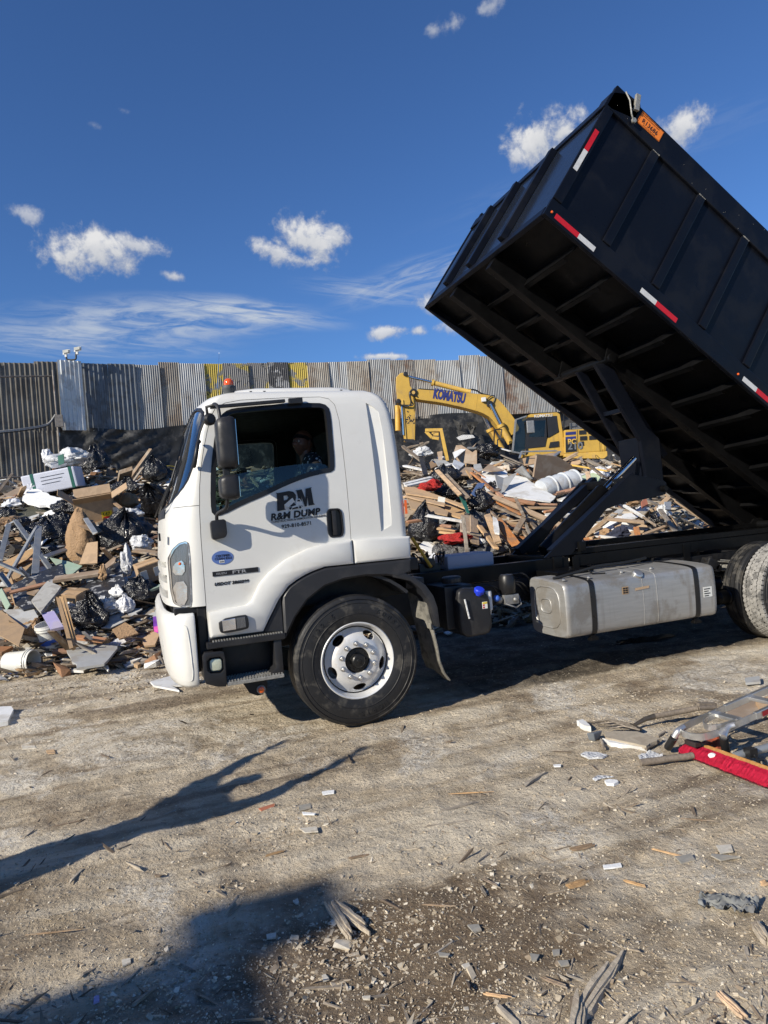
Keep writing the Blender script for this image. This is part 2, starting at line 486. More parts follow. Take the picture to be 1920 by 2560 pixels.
M_rim=mat('silver_wheel_paint',(0.72,0.72,0.71),0.36,0.25,var=0.06,scale=9,dirt=(0.40,0.33,0.26),dirt_amt=0.35,dirt_scale=7)
M_nut=mat('steel_nut',(0.55,0.54,0.52),0.35,0.8,var=0.1)
M_hub=mat('black_hub_grease',(0.012,0.012,0.012),0.35,var=0.2,scale=20,bump=0.002,bscale=60)
M_lens=mat('clear_lamp_lens',(0.17,0.175,0.185),0.22,0.55,var=0.4,scale=6,stretch=(60,1,1),coat=0.35,bump=0.002,bscale=3)
M_lens2=mat('chrome_reflector',(0.82,0.83,0.85),0.15,0.9,var=0.15,scale=9,coat=1.0,bump=0.004,bscale=9)
M_foglens=mat('yellowed_fog_lens',(0.62,0.66,0.52),0.25,0.2,var=0.15,scale=20,coat=1.0,bump=0.002,bscale=30)
M_amber=mat('amber_lens',(0.85,0.13,0.01),0.15,0.0,var=0.15,scale=30,coat=1.0)
M_amber2=mat('orange_beacon_dome',(0.80,0.10,0.008),0.12,0,var=0.3,scale=22,coat=1.0,bump=0.002,bscale=40)
M_grey_rubber=mat('grey_rubber_base',(0.07,0.075,0.08),0.6)
M_steptread=mat('step_grip_metal',(0.34,0.33,0.30),0.6,0.5,var=0.3,scale=40,bump=0.003,bscale=90)
M_alu_tank=mat('brushed_tank_aluminium',(0.43,0.425,0.41),0.50,0.60,var=0.10,scale=3,stretch=(1,1,14),dirt=(0.24,0.21,0.17),dirt_amt=0.6,dirt_scale=2.2,bump=0.0006,bscale=30,streak=1.2,dirt_rough=0.75)
M_red=mat('red_reflective_tape',(0.55,0.012,0.02),0.4,var=0.08,scale=30)
M_silver_tape=mat('white_reflective_tape',(0.62,0.62,0.61),0.4,var=0.12,scale=24)
M_orange=mat('orange_permit_plate',(0.85,0.22,0.025),0.5,var=0.06)
M_blackink=mat('black_print',(0.012,0.012,0.014),0.5,var=0.05)
M_greyink=mat('silver_print',(0.42,0.42,0.43),0.4,0.4,var=0.05)
M_blueoval=mat('blue_round_decal',(0.10,0.17,0.42),0.4,var=0.1,scale=12)
M_paper=mat('white_sticker',(0.75,0.75,0.70),0.6,var=0.05)
M_greenpaper=mat('green_sticker',(0.45,0.70,0.40),0.6,var=0.2,scale=60)
M_chrome=mat('chrome_rod',(0.75,0.76,0.78),0.1,1.0,var=0.05)
M_bluecap=mat('blue_filler_cap',(0.02,0.05,0.62),0.35,var=0.05)
M_mud=mat('muddy_flap_rubber',(0.20,0.19,0.165),0.85,var=0.3,scale=14,dirt=(0.05,0.05,0.045),dirt_amt=0.6,dirt_scale=10,bump=0.003,bscale=40)
M_alu_dull=mat('grey_cast_aluminium',(0.28,0.28,0.275),0.5,0.6,var=0.2,scale=20)
# people
M_skin=mat('dark_brown_skin',(0.17,0.075,0.042),0.45,var=0.1,scale=12)
M_eye=mat('eye_white',(0.6,0.58,0.54),0.3)
M_durag=mat('black_headscarf',(0.012,0.012,0.014),0.4)
M_denim=mat('dark_work_trousers',(0.03,0.035,0.05),0.9)
M_jacket=mat('dark_work_jacket',(0.05,0.05,0.055),0.9)

def shirt_mat():
    m=bpy.data.materials.new('black_shirt_with_white_flecks');m.use_nodes=True;t=N(m.node_tree);P=m.node_tree.nodes['Principled BSDF']
    co=t.node('ShaderNodeTexCoord').outputs['Object']
    v=t.node('ShaderNodeTexVoronoi');t.link(co,v.inputs[0]);v.inputs['Scale'].default_value=22
    nz=t.noise(co,60,2)
    k=t.math('LESS_THAN',t.math('ADD',v.outputs['Distance'],t.math('MULTIPLY',nz,0.3)),0.46)
    t.link(t.mixc(k,(0.010,0.010,0.012),(0.62,0.60,0.56)),P.inputs['Base Color']);P.inputs['Roughness'].default_value=0.85
    return m

M_shirt=shirt_mat()
# excavator
M_yellow=mat('yellow_machine_paint',(0.52,0.325,0.06),0.45,var=0.10,scale=2.0,dirt=(0.22,0.15,0.08),dirt_amt=0.5,dirt_scale=1.3,streak=1.2,lo=.52,hi=.72)
M_yellow_hi=mat('yellow_scrap_paint',(0.62,0.39,0.08),0.5,var=0.15,scale=6,dirt=(0.30,0.2,0.12),dirt_amt=0.4)
M_navy=mat('navy_lettering',(0.02,0.03,0.16),0.5,var=0.1)
M_exblack=mat('machine_black',(0.02,0.02,0.022),0.4,var=0.15)
M_exglass=glass_mat('machine_cab_glass',(0.50,0.56,0.56),0.8)
M_hose=mat('hydraulic_hose',(0.02,0.02,0.02),0.45)
# fence
M_galv=mat('galvanised_sheet',(0.30,0.305,0.305),0.50,0.25,var=0.25,scale=1.2,stretch=(6,6,0.5),dirt=(0.22,0.16,0.11),dirt_amt=0.5,dirt_scale=1.1,rand=0.22,streak=0.8,lo=.55,hi=.75)
M_galv_warm=mat('tan_weathered_sheet',(0.325,0.30,0.26),0.6,0.15,var=0.25,scale=1.2,stretch=(6,6,0.5),dirt=(0.20,0.13,0.08),dirt_amt=0.4,dirt_scale=1.0,rand=0.18,streak=0.9)
M_galv_rust=mat('rust_streaked_sheet',(0.28,0.265,0.24),0.65,0.15,var=0.3,scale=1.2,stretch=(6,6,0.5),dirt=(0.16,0.075,0.04),dirt_amt=0.55,dirt_scale=1.6,rand=0.15,streak=1.2,lo=.48,hi=.62)
M_galv_dark=mat('dull_brown_grey_sheet',(0.195,0.18,0.155),0.65,0.15,var=0.25,scale=1.0,stretch=(5,5,0.5),dirt=(0.07,0.06,0.05),dirt_amt=0.4,dirt_scale=1.2,rand=0.12,streak=.8)
M_galv_blue=mat('blue_grey_sheet',(0.155,0.175,0.20),0.55,0.2,var=0.2,scale=1.0,stretch=(5,5,0.5),dirt=(0.09,0.09,0.085),dirt_amt=0.4,rand=0.08,streak=.7)
M_galv_bright=mat('bright_zinc_sheet',(0.66,0.68,0.68),0.45,0.15,var=0.12,scale=3.0,rand=0.05,dirt=(0.35,0.33,0.30),dirt_amt=0.4,dirt_scale=3)

def graffiti_mat(name,base,paint,px_scale,thr,seed,mark=(0.02,0.02,0.02)):
    m=bpy.data.materials.new(name);m.use_nodes=True;t=N(m.node_tree);P=m.node_tree.nodes['Principled BSDF']
    tcn=t.node('ShaderNodeTexCoord');co=tcn.outputs['Object']
    mp=t.node('ShaderNodeMapping');t.link(co,mp.inputs[0]);mp.inputs['Location'].default_value=(seed,seed*2.1,0)
    n1=t.noise(mp.outputs[0],px_scale,5,0.6)
    k=t.mapr(n1,thr,thr+0.03,0,1)
    c=t.mixc(k,base,paint)
    n2=t.noise(mp.outputs[0],px_scale*3.2,4,0.7,0.6)
    c=t.mixc(t.mapr(n2,0.60,0.64,0,.9),c,mark)
    t.link(c,P.inputs['Base Color']);P.inputs['Roughness'].default_value=0.6;P.inputs['Metallic'].default_value=0.1
    return m

M_graf_y=graffiti_mat('yellow_sprayed_sheet',(0.20,0.20,0.19),(0.48,0.36,0.06),1.1,0.46,3.0)
M_graf_y2=graffiti_mat('flaking_yellow_sheet',(0.22,0.21,0.20),(0.38,0.30,0.08),2.0,0.55,8.0)
M_graf_k=graffiti_mat('black_sprayed_sheet',(0.26,0.26,0.26),(0.05,0.05,0.055),1.3,0.46,5.0,(0.45,0.45,0.45))
M_pipe=mat('rusty_grey_pipe',(0.22,0.20,0.18),0.6,0.5,var=0.3,scale=8,dirt=(0.12,0.07,0.045),dirt_amt=0.5)
M_cable=mat('pale_cable',(0.38,0.37,0.35),0.6)
M_tarp=plastic_bag_mat('black_wall_sheeting',(0.016,0.016,0.016),0.55,0.010,0.6,dust=0.30)
M_block=mat('tarred_concrete_block',(0.045,0.045,0.048),0.75,var=0.4,scale=2,bump=0.05,bscale=5,dirt=(0.13,0.12,0.11),dirt_amt=0.5,dirt_scale=1.5)
M_lampwhite=mat('white_lamp_housing',(0.66,0.66,0.64),0.5,var=0.1,dirt=(0.4,0.37,0.32),dirt_amt=0.4)
M_lampglass=mat('floodlight_glass',(0.50,0.49,0.42),0.2,var=0.1,coat=1)
# debris
M_pine=mat('pale_pine',(0.50,0.335,0.19),0.75,var=0.22,scale=5,stretch=(1.2,14,14),rand=0.28,dirt=(0.30,0.22,0.15),dirt_amt=0.5,dirt_scale=4,bump=0.002,bscale=20)
M_redwood=mat('reddish_fir',(0.40,0.19,0.09),0.75,var=0.25,scale=5,stretch=(1.2,14,14),rand=0.3,dirt=(0.22,0.14,0.09),dirt_amt=0.5,dirt_scale=4,bump=0.002,bscale=20)
M_oldwood=mat('weathered_brown_wood',(0.23,0.165,0.11),0.85,var=0.35,scale=5,stretch=(1.2,16,16),rand=0.35,dirt=(0.36,0.32,0.26),dirt_amt=0.45,dirt_scale=5,bump=0.004,bscale=20)
M_greywood=mat('grey_weathered_wood',(0.33,0.285,0.23),0.9,var=0.35,scale=5,stretch=(1.2,18,18),rand=0.2,dirt=(0.13,0.10,0.075),dirt_amt=0.6,dirt_scale=5,bump=0.006,bscale=20)
M_whitetrim=mat('white_painted_wood',(0.72,0.72,0.70),0.55,var=0.06,rand=0.1,dirt=(0.42,0.38,0.32),dirt_amt=0.5,dirt_scale=6)
M_drywall=mat('white_plasterboard',(0.74,0.745,0.735),0.85,var=0.05,rand=0.08,dirt=(0.45,0.42,0.37),dirt_amt=0.5,dirt_scale=2.6,bump=0.003,bscale=12)
M_drygrey=mat('grey_plasterboard_back',(0.41,0.415,0.41),0.85,var=0.08,rand=0.12,dirt=(0.28,0.25,0.21),dirt_amt=0.5,dirt_scale=3)
M_board=mat('brown_fibreboard',(0.30,0.215,0.145),0.85,var=0.12,rand=0.2,dirt=(0.42,0.36,0.29),dirt_amt=0.4,dirt_scale=3)
M_card=mat('brown_cardboard',(0.46,0.31,0.175),0.85,var=0.10,scale=4,rand=0.16,dirt=(0.25,0.18,0.12),dirt_amt=0.35,dirt_scale=4,bump=0.003,bscale=9)
M_carddark=mat('damp_dark_cardboard',(0.27,0.175,0.10),0.9,var=0.15,scale=4,rand=0.15,dirt=(0.12,0.09,0.06),dirt_amt=0.4)
M_green=mat('pale_green_board',(0.30,0.40,0.31),0.8,var=0.1,rand=0.1,dirt=(0.3,0.3,0.25),dirt_amt=0.4)
M_lilac=mat('lilac_foam_board',(0.34,0.31,0.52),0.8,var=0.08,dirt=(0.4,0.37,0.33),dirt_amt=0.4)
M_purple=mat('purple_packaging',(0.18,0.05,0.35),0.5,var=0.3)
M_pink=mat('bright_pink_packaging',(0.75,0.12,0.45),0.5,var=0.2)
M_bag=plastic_bag_mat('black_bin_bag',(0.012,0.012,0.014),0.22,0.016,5.0,dust=0.12)
M_bagdusty=plastic_bag_mat('dusty_grey_bag',(0.07,0.07,0.072),0.3,0.016,6.0,dust=0.5)
M_film=plastic_bag_mat('milky_plastic_film',(0.60,0.61,0.62),0.3,0.012,7.0)
M_whitebag=plastic_bag_mat('white_plastic_wrap',(0.66,0.67,0.70),0.35,0.012,4.0)
M_paperbag=plastic_bag_mat('brown_paper_sack',(0.34,0.215,0.115),0.8,0.010,7.0)
M_rednet=plastic_bag_mat('red_plastic_netting',(0.62,0.035,0.03),0.6,0.03,16.0)
M_whitebox=mat('white_printed_carton',(0.60,0.62,0.70),0.5,var=0.06,scale=3,bump=0.004,bscale=4)
M_greenstrap=mat('dark_green_strap',(0.02,0.12,0.09),0.5)
M_stud=mat('galvanised_stud',(0.30,0.32,0.335),0.45,0.45,var=0.15,rand=0.15,dirt=(0.3,0.28,0.25),dirt_amt=0.3)
M_alu=mat('aluminium',(0.66,0.66,0.65),0.35,0.85,var=0.08,dirt=(0.40,0.37,0.33),dirt_amt=0.35,dirt_scale=6)
M_marble=mat('black_marbled_board',(0.03,0.031,0.034),0.35,var=0.3,scale=4,dirt=(0.42,0.42,0.42),dirt_amt=0.75,dirt_scale=7,lo=.54,hi=.60)
M_foam=mat('white_foam',(0.80,0.80,0.78),0.9,var=0.05,bump=0.006,bscale=30)
M_bucket=mat('white_bucket_plastic',(0.72,0.72,0.68),0.4,var=0.04,dirt=(0.40,0.35,0.28),dirt_amt=0.35,dirt_scale=5)
M_blue=mat('blue_print',(0.05,0.14,0.55),0.5,var=0.05)
M_labelyellow=mat('yellow_label',(0.80,0.60,0.03),0.5)
M_labelred=mat('red_label',(0.60,0.03,0.03),0.5)
M_brick=mat('red_brick_scrap',(0.42,0.15,0.085),0.9,var=0.2)
M_bristle=mat('red_broom_bristle',(0.50,0.013,0.045),0.6,var=0.2,scale=60)
M_bristledark=mat('dark_broom_bristle',(0.03,0.02,0.02),0.7)
M_varnish=mat('varnished_broom_wood',(0.40,0.20,0.06),0.35,var=0.2,scale=5,stretch=(1,12,12),coat=.4)
M_grip=mat('black_rubber_grip',(0.015,0.015,0.016),0.5)
M_redpaint=mat('dark_red_label',(0.30,0.012,0.02),0.4)
M_ruststeel=mat('worn_fork_steel',(0.13,0.11,0.09),0.55,0.6,var=0.3,scale=20)
M_shaft=mat('greyed_wood_handle',(0.20,0.165,0.13),0.85,var=0.3,scale=6,stretch=(10,10,10),bump=0.002,bscale=40)
M_redpipe=mat('rust_red_steel',(0.30,0.07,0.035),0.6,var=0.25)
M_cloth=mat('grey_dirty_cloth',(0.20,0.205,0.20),0.9,var=0.25,scale=8,dirt=(0.30,0.27,0.22),dirt_amt=0.4)
M_wall=mat('warehouse_wall',(0.42,0.38,0.33),0.85,var=0.1)
M_roofmetal=mat('warehouse_roof',(0.25,0.26,0.27),0.6,0.3)
M_yshaft=mat('yellow_handle',(0.70,0.36,0.03),0.5)
M_barrier=mat('white_barrier_paint',(0.66,0.65,0.62),0.7,var=0.08,dirt=(0.35,0.3,0.25),dirt_amt=0.4)

def ground_mat():
    m=bpy.data.materials.new('trodden_dirt_and_plaster_dust');m.use_nodes=True;t=N(m.node_tree);P=m.node_tree.nodes['Principled BSDF']
    co=t.node('ShaderNodeTexCoord').outputs['Object']
    mp=t.node('ShaderNodeMapping');t.link(co,mp.inputs[0]);mp.inputs['Rotation'].default_value=(0,0,radians(-4));mp.inputs['Scale'].default_value=(0.24,2.0,1)
    tracks=t.noise(mp.outputs[0],1.5,7,0.62,0.5)
    big=t.noise(co,0.55,6,0.6,0.4);mid=t.noise(co,3.2,8,0.66,0.3);fine=t.noise(co,26,8,0.72);grit=t.noise(co,130,5,0.7)
    v=t.node('ShaderNodeTexVoronoi');v.feature='F1';t.link(co,v.inputs[0]);v.inputs['Scale'].default_value=34;v.inputs['Randomness'].default_value=1
    base=t.mixc(t.mapr(mid,0.34,0.66),(0.335,0.268,0.182),(0.585,0.490,0.360))
    base=t.mixc(t.mapr(tracks,0.47,0.60,0,.85),base,(0.66,0.58,0.45))
    # damp darker soil
    damp=t.math('MULTIPLY',t.mapr(t.noise(co,1.1,6,.6,.3),0.49,0.60,0,1,True),t.mapr(mid,0.30,0.55,1,0.4))
    base=t.mixc(t.math('MULTIPLY',damp,.75),base,(0.155,0.108,0.068))
    base=t.mixc(t.mapr(tracks,0.34,0.46,.8,0),base,(0.17,0.128,0.088))
    # plaster dust
    dustm=t.math('MULTIPLY',t.mapr(t.noise(co,0.9,8,0.68,0.6),0.51,0.62,0,1,True),t.mapr(fine,0.38,0.60,0.1,0.9))
    base=t.mixc(dustm,base,(0.70,0.66,0.58))
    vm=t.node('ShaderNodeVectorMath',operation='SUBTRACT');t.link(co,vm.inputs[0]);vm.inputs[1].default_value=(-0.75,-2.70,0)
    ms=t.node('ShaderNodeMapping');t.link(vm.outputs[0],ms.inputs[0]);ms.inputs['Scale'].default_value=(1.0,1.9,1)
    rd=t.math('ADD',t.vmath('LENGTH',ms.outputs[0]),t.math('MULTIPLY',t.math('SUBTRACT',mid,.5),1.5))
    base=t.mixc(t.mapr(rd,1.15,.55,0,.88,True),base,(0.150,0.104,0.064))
    # damp soil under the truck, painted darker to deepen the truck's shade
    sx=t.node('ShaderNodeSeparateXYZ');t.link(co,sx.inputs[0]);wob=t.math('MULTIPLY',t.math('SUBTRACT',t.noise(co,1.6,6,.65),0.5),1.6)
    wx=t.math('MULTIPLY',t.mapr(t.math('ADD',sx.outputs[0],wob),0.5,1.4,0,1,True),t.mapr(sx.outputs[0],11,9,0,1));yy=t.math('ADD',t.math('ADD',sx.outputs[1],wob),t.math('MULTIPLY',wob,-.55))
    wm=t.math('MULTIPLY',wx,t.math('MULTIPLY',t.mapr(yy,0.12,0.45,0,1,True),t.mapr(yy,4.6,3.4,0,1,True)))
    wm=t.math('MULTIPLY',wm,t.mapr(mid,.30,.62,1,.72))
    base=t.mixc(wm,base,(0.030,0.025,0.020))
    base=t.mixc(t.mapr(fine,0.55,0.72,0,.45),base,(0.66,0.58,0.45))
    base=t.mixc(t.mapr(fine,0.44,0.30,0,.5),base,(0.10,0.078,0.056))
    base=t.mixc(t.mapr(grit,0.62,0.74,0,.7),base,(0.50,0.47,0.42))
    base=t.mixc(t.mapr(grit,0.40,0.28,0,.6),base,(0.06,0.048,0.038))
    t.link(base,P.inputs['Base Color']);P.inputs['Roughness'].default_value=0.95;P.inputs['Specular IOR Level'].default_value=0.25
    h=t.math('ADD',t.math('MULTIPLY',fine,0.030),t.math('MULTIPLY',grit,0.008))
    h=t.math('ADD',h,t.math('MULTIPLY',t.mapr(v.outputs['Distance'],0.0,0.5,1,0),0.007))
    h=t.math('ADD',h,t.math('MULTIPLY',mid,0.05))
    b=t.node('ShaderNodeBump');b.inputs['Distance'].default_value=1.0;b.inputs['Strength'].default_value=0.9
    t.link(h,b.inputs['Height']);t.link(b.outputs[0],P.inputs['Normal'])
    return m

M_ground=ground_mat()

def chip_mat(name,cols,attr='tone'):
    """loose chips: each chip carries its own colour number"""
    m=bpy.data.materials.new(name);m.use_nodes=True;t=N(m.node_tree);P=m.node_tree.nodes['Principled BSDF']
    a=t.node('ShaderNodeAttribute',attribute_name=attr).outputs['Fac']
    c=t.ramp(a,[(i/len(cols),c_) for i,c_ in enumerate(cols)],'CONSTANT')
    co=t.node('ShaderNodeTexCoord').outputs['Object']
    f=t.mapr(t.noise(co,40,5),0.3,0.7,0.75,1.2)
    cc=t.node('ShaderNodeCombineXYZ');[t.link(f,cc.inputs[i]) for i in range(3)]
    t.link(t.mixc(1.0,c,cc.outputs[0],'MULTIPLY'),P.inputs['Base Color']);P.inputs['Roughness'].default_value=0.88
    return m

CH_GROUND=[(0.46,0.385,0.28),(0.36,0.295,0.205),(0.55,0.475,0.355),(0.50,0.425,0.315),(0.64,0.575,0.46),(0.42,0.35,0.25),(0.52,0.44,0.325),(0.30,0.235,0.165)]
CH_RUBBLE=[(0.66,0.65,0.62),(0.34,0.27,0.20),(0.50,0.44,0.36),(0.16,0.12,0.09),(0.70,0.70,0.68),(0.42,0.29,0.17),(0.09,0.085,0.08),(0.40,0.39,0.38),(0.56,0.50,0.40),(0.28,0.15,0.08)]
M_chipsG=chip_mat('soil_crumbs_and_grit',CH_GROUND)
M_chipsR=chip_mat('broken_plaster_and_splinters',CH_RUBBLE)
M_splinter=chip_mat('wood_splinters',[(0.20,0.155,0.11),(0.30,0.25,0.19),(0.12,0.09,0.065),(0.38,0.33,0.26)])

# ------------------------------------------------------------------ terrain
DP=np.array([FW.x,FW.y])/math.hypot(FW.x,FW.y)          # horizontal viewing direction
LT=np.array([DP[1],-DP[0]])

def sstep(a,b,x):
    t=np.clip((x-a)/(b-a),0,1);return t*t*(3-2*t)

def lin(a,b,x):return np.clip((x-a)/(b-a),0,1)

def base_height(x,y):
    """smooth ground: flat yard, debris slope, raised fill in front of the fence"""
    dp=(x-CAM.x)*DP[0]+(y-CAM.y)*DP[1]
    lt=(x-CAM.x)*LT[0]+(y-CAM.y)*LT[1]
    k=lt/np.maximum(dp,1.0)                                 # lateral direction seen from the camera
    foot=8.9+1.0*lin(-0.30,0.0,k)+1.0*lin(0.0,.3,k)
    rise=(2.75+.28*lin(-.1,-.3,k))*lin(0,8.6,dp-foot)** 0.92
    right=1-sstep(0.36,0.52,k)                             # the right pile runs out under the tipped body
    left=sstep(-1.3,-0.9,k)
    crest=1-(0.36*sstep(18.5,21,dp))*sstep(-0.1,0.12,k)
    return rise*np.maximum(right,0.0)*crest*(0.4+0.6*left)

def fbm(x,y,s,octv=4,seed=0):
    """cheap value noise on numpy arrays"""
    r_=np.zeros_like(x,dtype=float);a=1.0;tot=0
    for o in range(octv):
        xs,ys=x*s+seed*17.3+o*31.7,y*s-seed*9.1+o*11.9
        xi,yi=np.floor(xs),np.floor(ys);fx,fy=xs-xi,ys-yi
        fx,fy=fx*fx*(3-2*fx),fy*fy*(3-2*fy)
        def h(a_,b_):
            q=np.sin(a_*127.1+b_*311.7)*43758.5453
            return q-np.floor(q)
        v=(h(xi,yi)*(1-fx)+h(xi+1,yi)*fx)*(1-fy)+(h(xi,yi+1)*(1-fx)+h(xi+1,yi+1)*fx)*fy
        r_ += a*(v-0.5);tot += a;a *= 0.5;s=s*2.03
    return r_/tot

def ground_z(x,y):
    x=np.asarray(x,float);y=np.asarray(y,float)
    b=base_height(x,y);hill=np.clip(b/0.5,0,1)
    z=b+fbm(x,y,0.9,4,1)*0.55*hill
    z += (fbm(x*0.45,y,1.3,4,2)*0.055+fbm(x*0.6,y,6,3,3)*0.030+fbm(x*.8,y,17,2,5)*0.022+fbm(x*.13,y,2.6,3,9)*0.050)*(1-0.4*hill)
    z -= 0.012
    # wheel contact patches and tank puddle stay level
    return z

def gz(x,y):return float(ground_z(np.array([x]),np.array([y]))[0])
def bz(x,y):return float(base_height(np.array([x]),np.array([y]))[0])

def axis_pts(lo,hi,fine_lo,fine_hi,step,grow=1.09,cap=4.0):
    p=list(np.arange(fine_lo,fine_hi,step));s_=step;q=p[-1]
    while q<hi:s_=min(s_*grow,cap);q += s_;p.append(q)
    s_=step;q=p[0];pre=[]
    while q>lo:s_=min(s_*grow,cap);q -= s_;pre.append(q)
    return np.array(pre[::-1]+p)

XS=axis_pts(-160,220,-4.6,6.6,0.024,1.05,8.0)
YS=axis_pts(-120,260,-4.0,2.2,0.022,1.04,8.0)
gx,gy=np.meshgrid(XS,YS)
gzv=ground_z(gx.ravel(),gy.ravel())
nxx,nyy=len(XS),len(YS)
co=np.column_stack([gx.ravel(),gy.ravel(),gzv]).astype(np.float32)
idx=np.arange(nxx*nyy).reshape(nyy,nxx)
q=np.column_stack([idx[:-1,:-1].ravel(),idx[:-1,1:].ravel(),idx[1:,1:].ravel(),idx[1:,:-1].ravel()]).astype(np.int32)

def np_mesh(name,co,faces,mat_,smooth=True,attr=None):
    k=faces.shape[1];me=bpy.data.meshes.new(name)
    me.vertices.add(len(co));me.vertices.foreach_set('co',co.astype(np.float32).ravel())
    me.loops.add(faces.size);me.loops.foreach_set('vertex_index',faces.astype(np.int32).ravel())
    me.polygons.add(len(faces));me.polygons.foreach_set('loop_start',(np.arange(len(faces))*k).astype(np.int32))
    me.polygons.foreach_set('use_smooth',[smooth]*len(faces))
    me.update(calc_edges=True);me.materials.append(mat_)
    if attr is not None:
        at_=me.attributes.new('tone','FLOAT','FACE');at_.data.foreach_set('value',attr.astype(np.float32))
    return me

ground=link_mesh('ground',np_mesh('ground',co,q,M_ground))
ground['kind']='structure'

def at(px,py,off=0.0):
    """where the line of sight through a picture point meets the smooth ground raised by off"""
    r_=ray(px,py);t=2.0;prev=t
    def f(t):
        p=CAM+r_*t;return p.z-(bz(p.x,p.y)+off)
    while t<60:
        if f(t)<0:break
        if (r_*t).dot(FW)>17.9:return CAM+r_*t
        prev=t;t += 0.15
    a,b=prev,t
    for _ in range(18):
        m_=(a+b)/2
        if f(m_)<0:b=m_
        else:a=m_
    return CAM+r_*b

def atd(px,py,depth):return CAM+ray(px,py)*depth

def chips(name,n_,sampler,size,flat,mat_,ncol,seed,zfun=None,long=1.0,sink=0.3):
    """many small angular pieces in one mesh: squashed, skewed boxes lying on the ground"""
    g=np.random.default_rng(seed)
    x,y=sampler(g,n_);s_=size(g,n_,x,y)
    z=ground_z(x,y) if zfun is None else zfun(x,y)
    base=np.array([(-1,-1,-1),(1,-1,-1),(1,1,-1),(-1,1,-1),(-1,-1,1),(1,-1,1),(1,1,1),(-1,1,1)],float)
    v=np.repeat(base[None],n_,0)
    v += g.uniform(-0.45,0.45,v.shape)
    lx=s_*g.uniform(0.7,1.3,n_)*long;ly=s_*g.uniform(0.45,1.0,n_)/max(long ** 0.5,1);lz=s_*g.uniform(flat[0],flat[1],n_)
    v *= np.stack([lx,ly,lz],1)[:,None,:]*0.5
    a=g.uniform(0,2*pi,n_);tx=g.normal(0,0.25,n_);ty=g.normal(0,0.25,n_)
    v[:,:,2]+= v[:,:,0]*tx[:,None]+v[:,:,1]*ty[:,None]
    ca,sa=np.cos(a)[:,None],np.sin(a)[:,None]
    X=v[:,:,0]*ca-v[:,:,1]*sa;Y=v[:,:,0]*sa+v[:,:,1]*ca
    v=np.stack([X+x[:,None],Y+y[:,None],v[:,:,2]+(z+lz*(0.5-sink))[:,None]],2)
    f=np.array([(0,3,2,1),(4,5,6,7),(0,1,5,4),(1,2,6,5),(2,3,7,6),(3,0,4,7)])
    F_=(f[None]+(np.arange(n_)*8)[:,None,None]).reshape(-1,4)
    tone=np.repeat(g.integers(0,ncol,n_)/ncol+0.5/ncol,6)
    o=link_mesh(name,np_mesh(name,v.reshape(-1,3),F_,mat_,False,tone));o['kind']='stuff'
    return o

def yard(g,n_):
    """denser near the camera, thinning with distance"""
    px=g.uniform(-150,2070,n_*2);py=1560+(2700-1560)*g.uniform(0,1,n_*2)** 0.8
    R=np.array([RT[:],UP[:],FW[:]])
    d_=((px-960)/FPX)[:,None]*R[0]-((py-1280)/FPX)[:,None]*R[1]+R[2]
    t=-CAM.z/d_[:,2];x=CAM.x+d_[:,0]*t;y=CAM.y+d_[:,1]*t
    ok=(t>0)& (t<14);x,y=x[ok][:n_],y[ok][:n_]
    if len(x)<n_:x=np.resize(x,n_);y=np.resize(y,n_)
    return x,y

def clumped(g,n_,thr=0.0):
    x,y=yard(g,n_*3);m_=fbm(x,y,1.1,3,7)+g.uniform(-0.12,0.12,len(x))>thr
    x,y=x[m_][:n_],y[m_][:n_]
    return np.resize(x,n_),np.resize(y,n_)

chips('gravel',30000,yard,lambda g,n_,x,y:g.lognormal(-5.55,0.42,n_),(0.35,0.8),M_chipsG,len(CH_GROUND),21)
chips('plaster_crumbs',2200,lambda g,n_:clumped(g,n_,0.05),lambda g,n_,x,y:g.lognormal(-4.7,0.4,n_),(0.25,0.5),M_chipsG,len(CH_GROUND),22,sink=.6)
chips('soil_flakes',130,lambda g,n_:clumped(g,n_,0.0),lambda g,n_,x,y:g.lognormal(-4.0,0.35,n_),(0.08,0.2),M_chipsG,len(CH_GROUND),23,sink=.5)
chips('wood_splinters',800,lambda g,n_:clumped(g,n_,0.0),lambda g,n_,x,y:g.lognormal(-4.45,0.5,n_),(0.18,0.4),M_splinter,4,24,long=4.0)

def slope(g,n_,lo=1100,hi=1700):
    xs,ys=[],[]
    while sum(map(len,xs))<n_:
        k=g.uniform(-0.66,0.52,4000);dp=g.uniform(8.4,21,4000)
        x=CAM.x+DP[0]*dp+LT[0]*k*dp;y=CAM.y+DP[1]*dp+LT[1]*k*dp
        b=base_height(x,y);ok=(b>0.02)|(g.uniform(0,1,4000)<0.25*(dp<10.5))
        ok &= ~((y<3.1)& (x>-1.7)& (x<9))
        xs.append(x[ok]);ys.append(y[ok])
    return np.concatenate(xs)[:n_],np.concatenate(ys)[:n_]

def pile_z(x,y):return ground_z(x,y)+0.04
chips('rubble',30000,slope,lambda g,n_,x,y:g.lognormal(-2.75,0.55,n_),(0.12,0.6),M_chipsR,len(CH_RUBBLE),31,pile_z,sink=0.0)
chips('broken_laths',9500,slope,lambda g,n_,x,y:g.lognormal(-2.35,0.4,n_),(0.1,0.25),M_splinter,4,32,lambda x,y:ground_z(x,y)+0.10,long=3.5,sink=0.0)

# ------------------------------------------------------------------ dump truck (x: front to rear, y: away from us, z: up)
truck=empty('dump_truck',label='white cab-over dump truck with its black box body tipped up',cat='dump truck')
YC=1.30                                                     # centre line of the truck

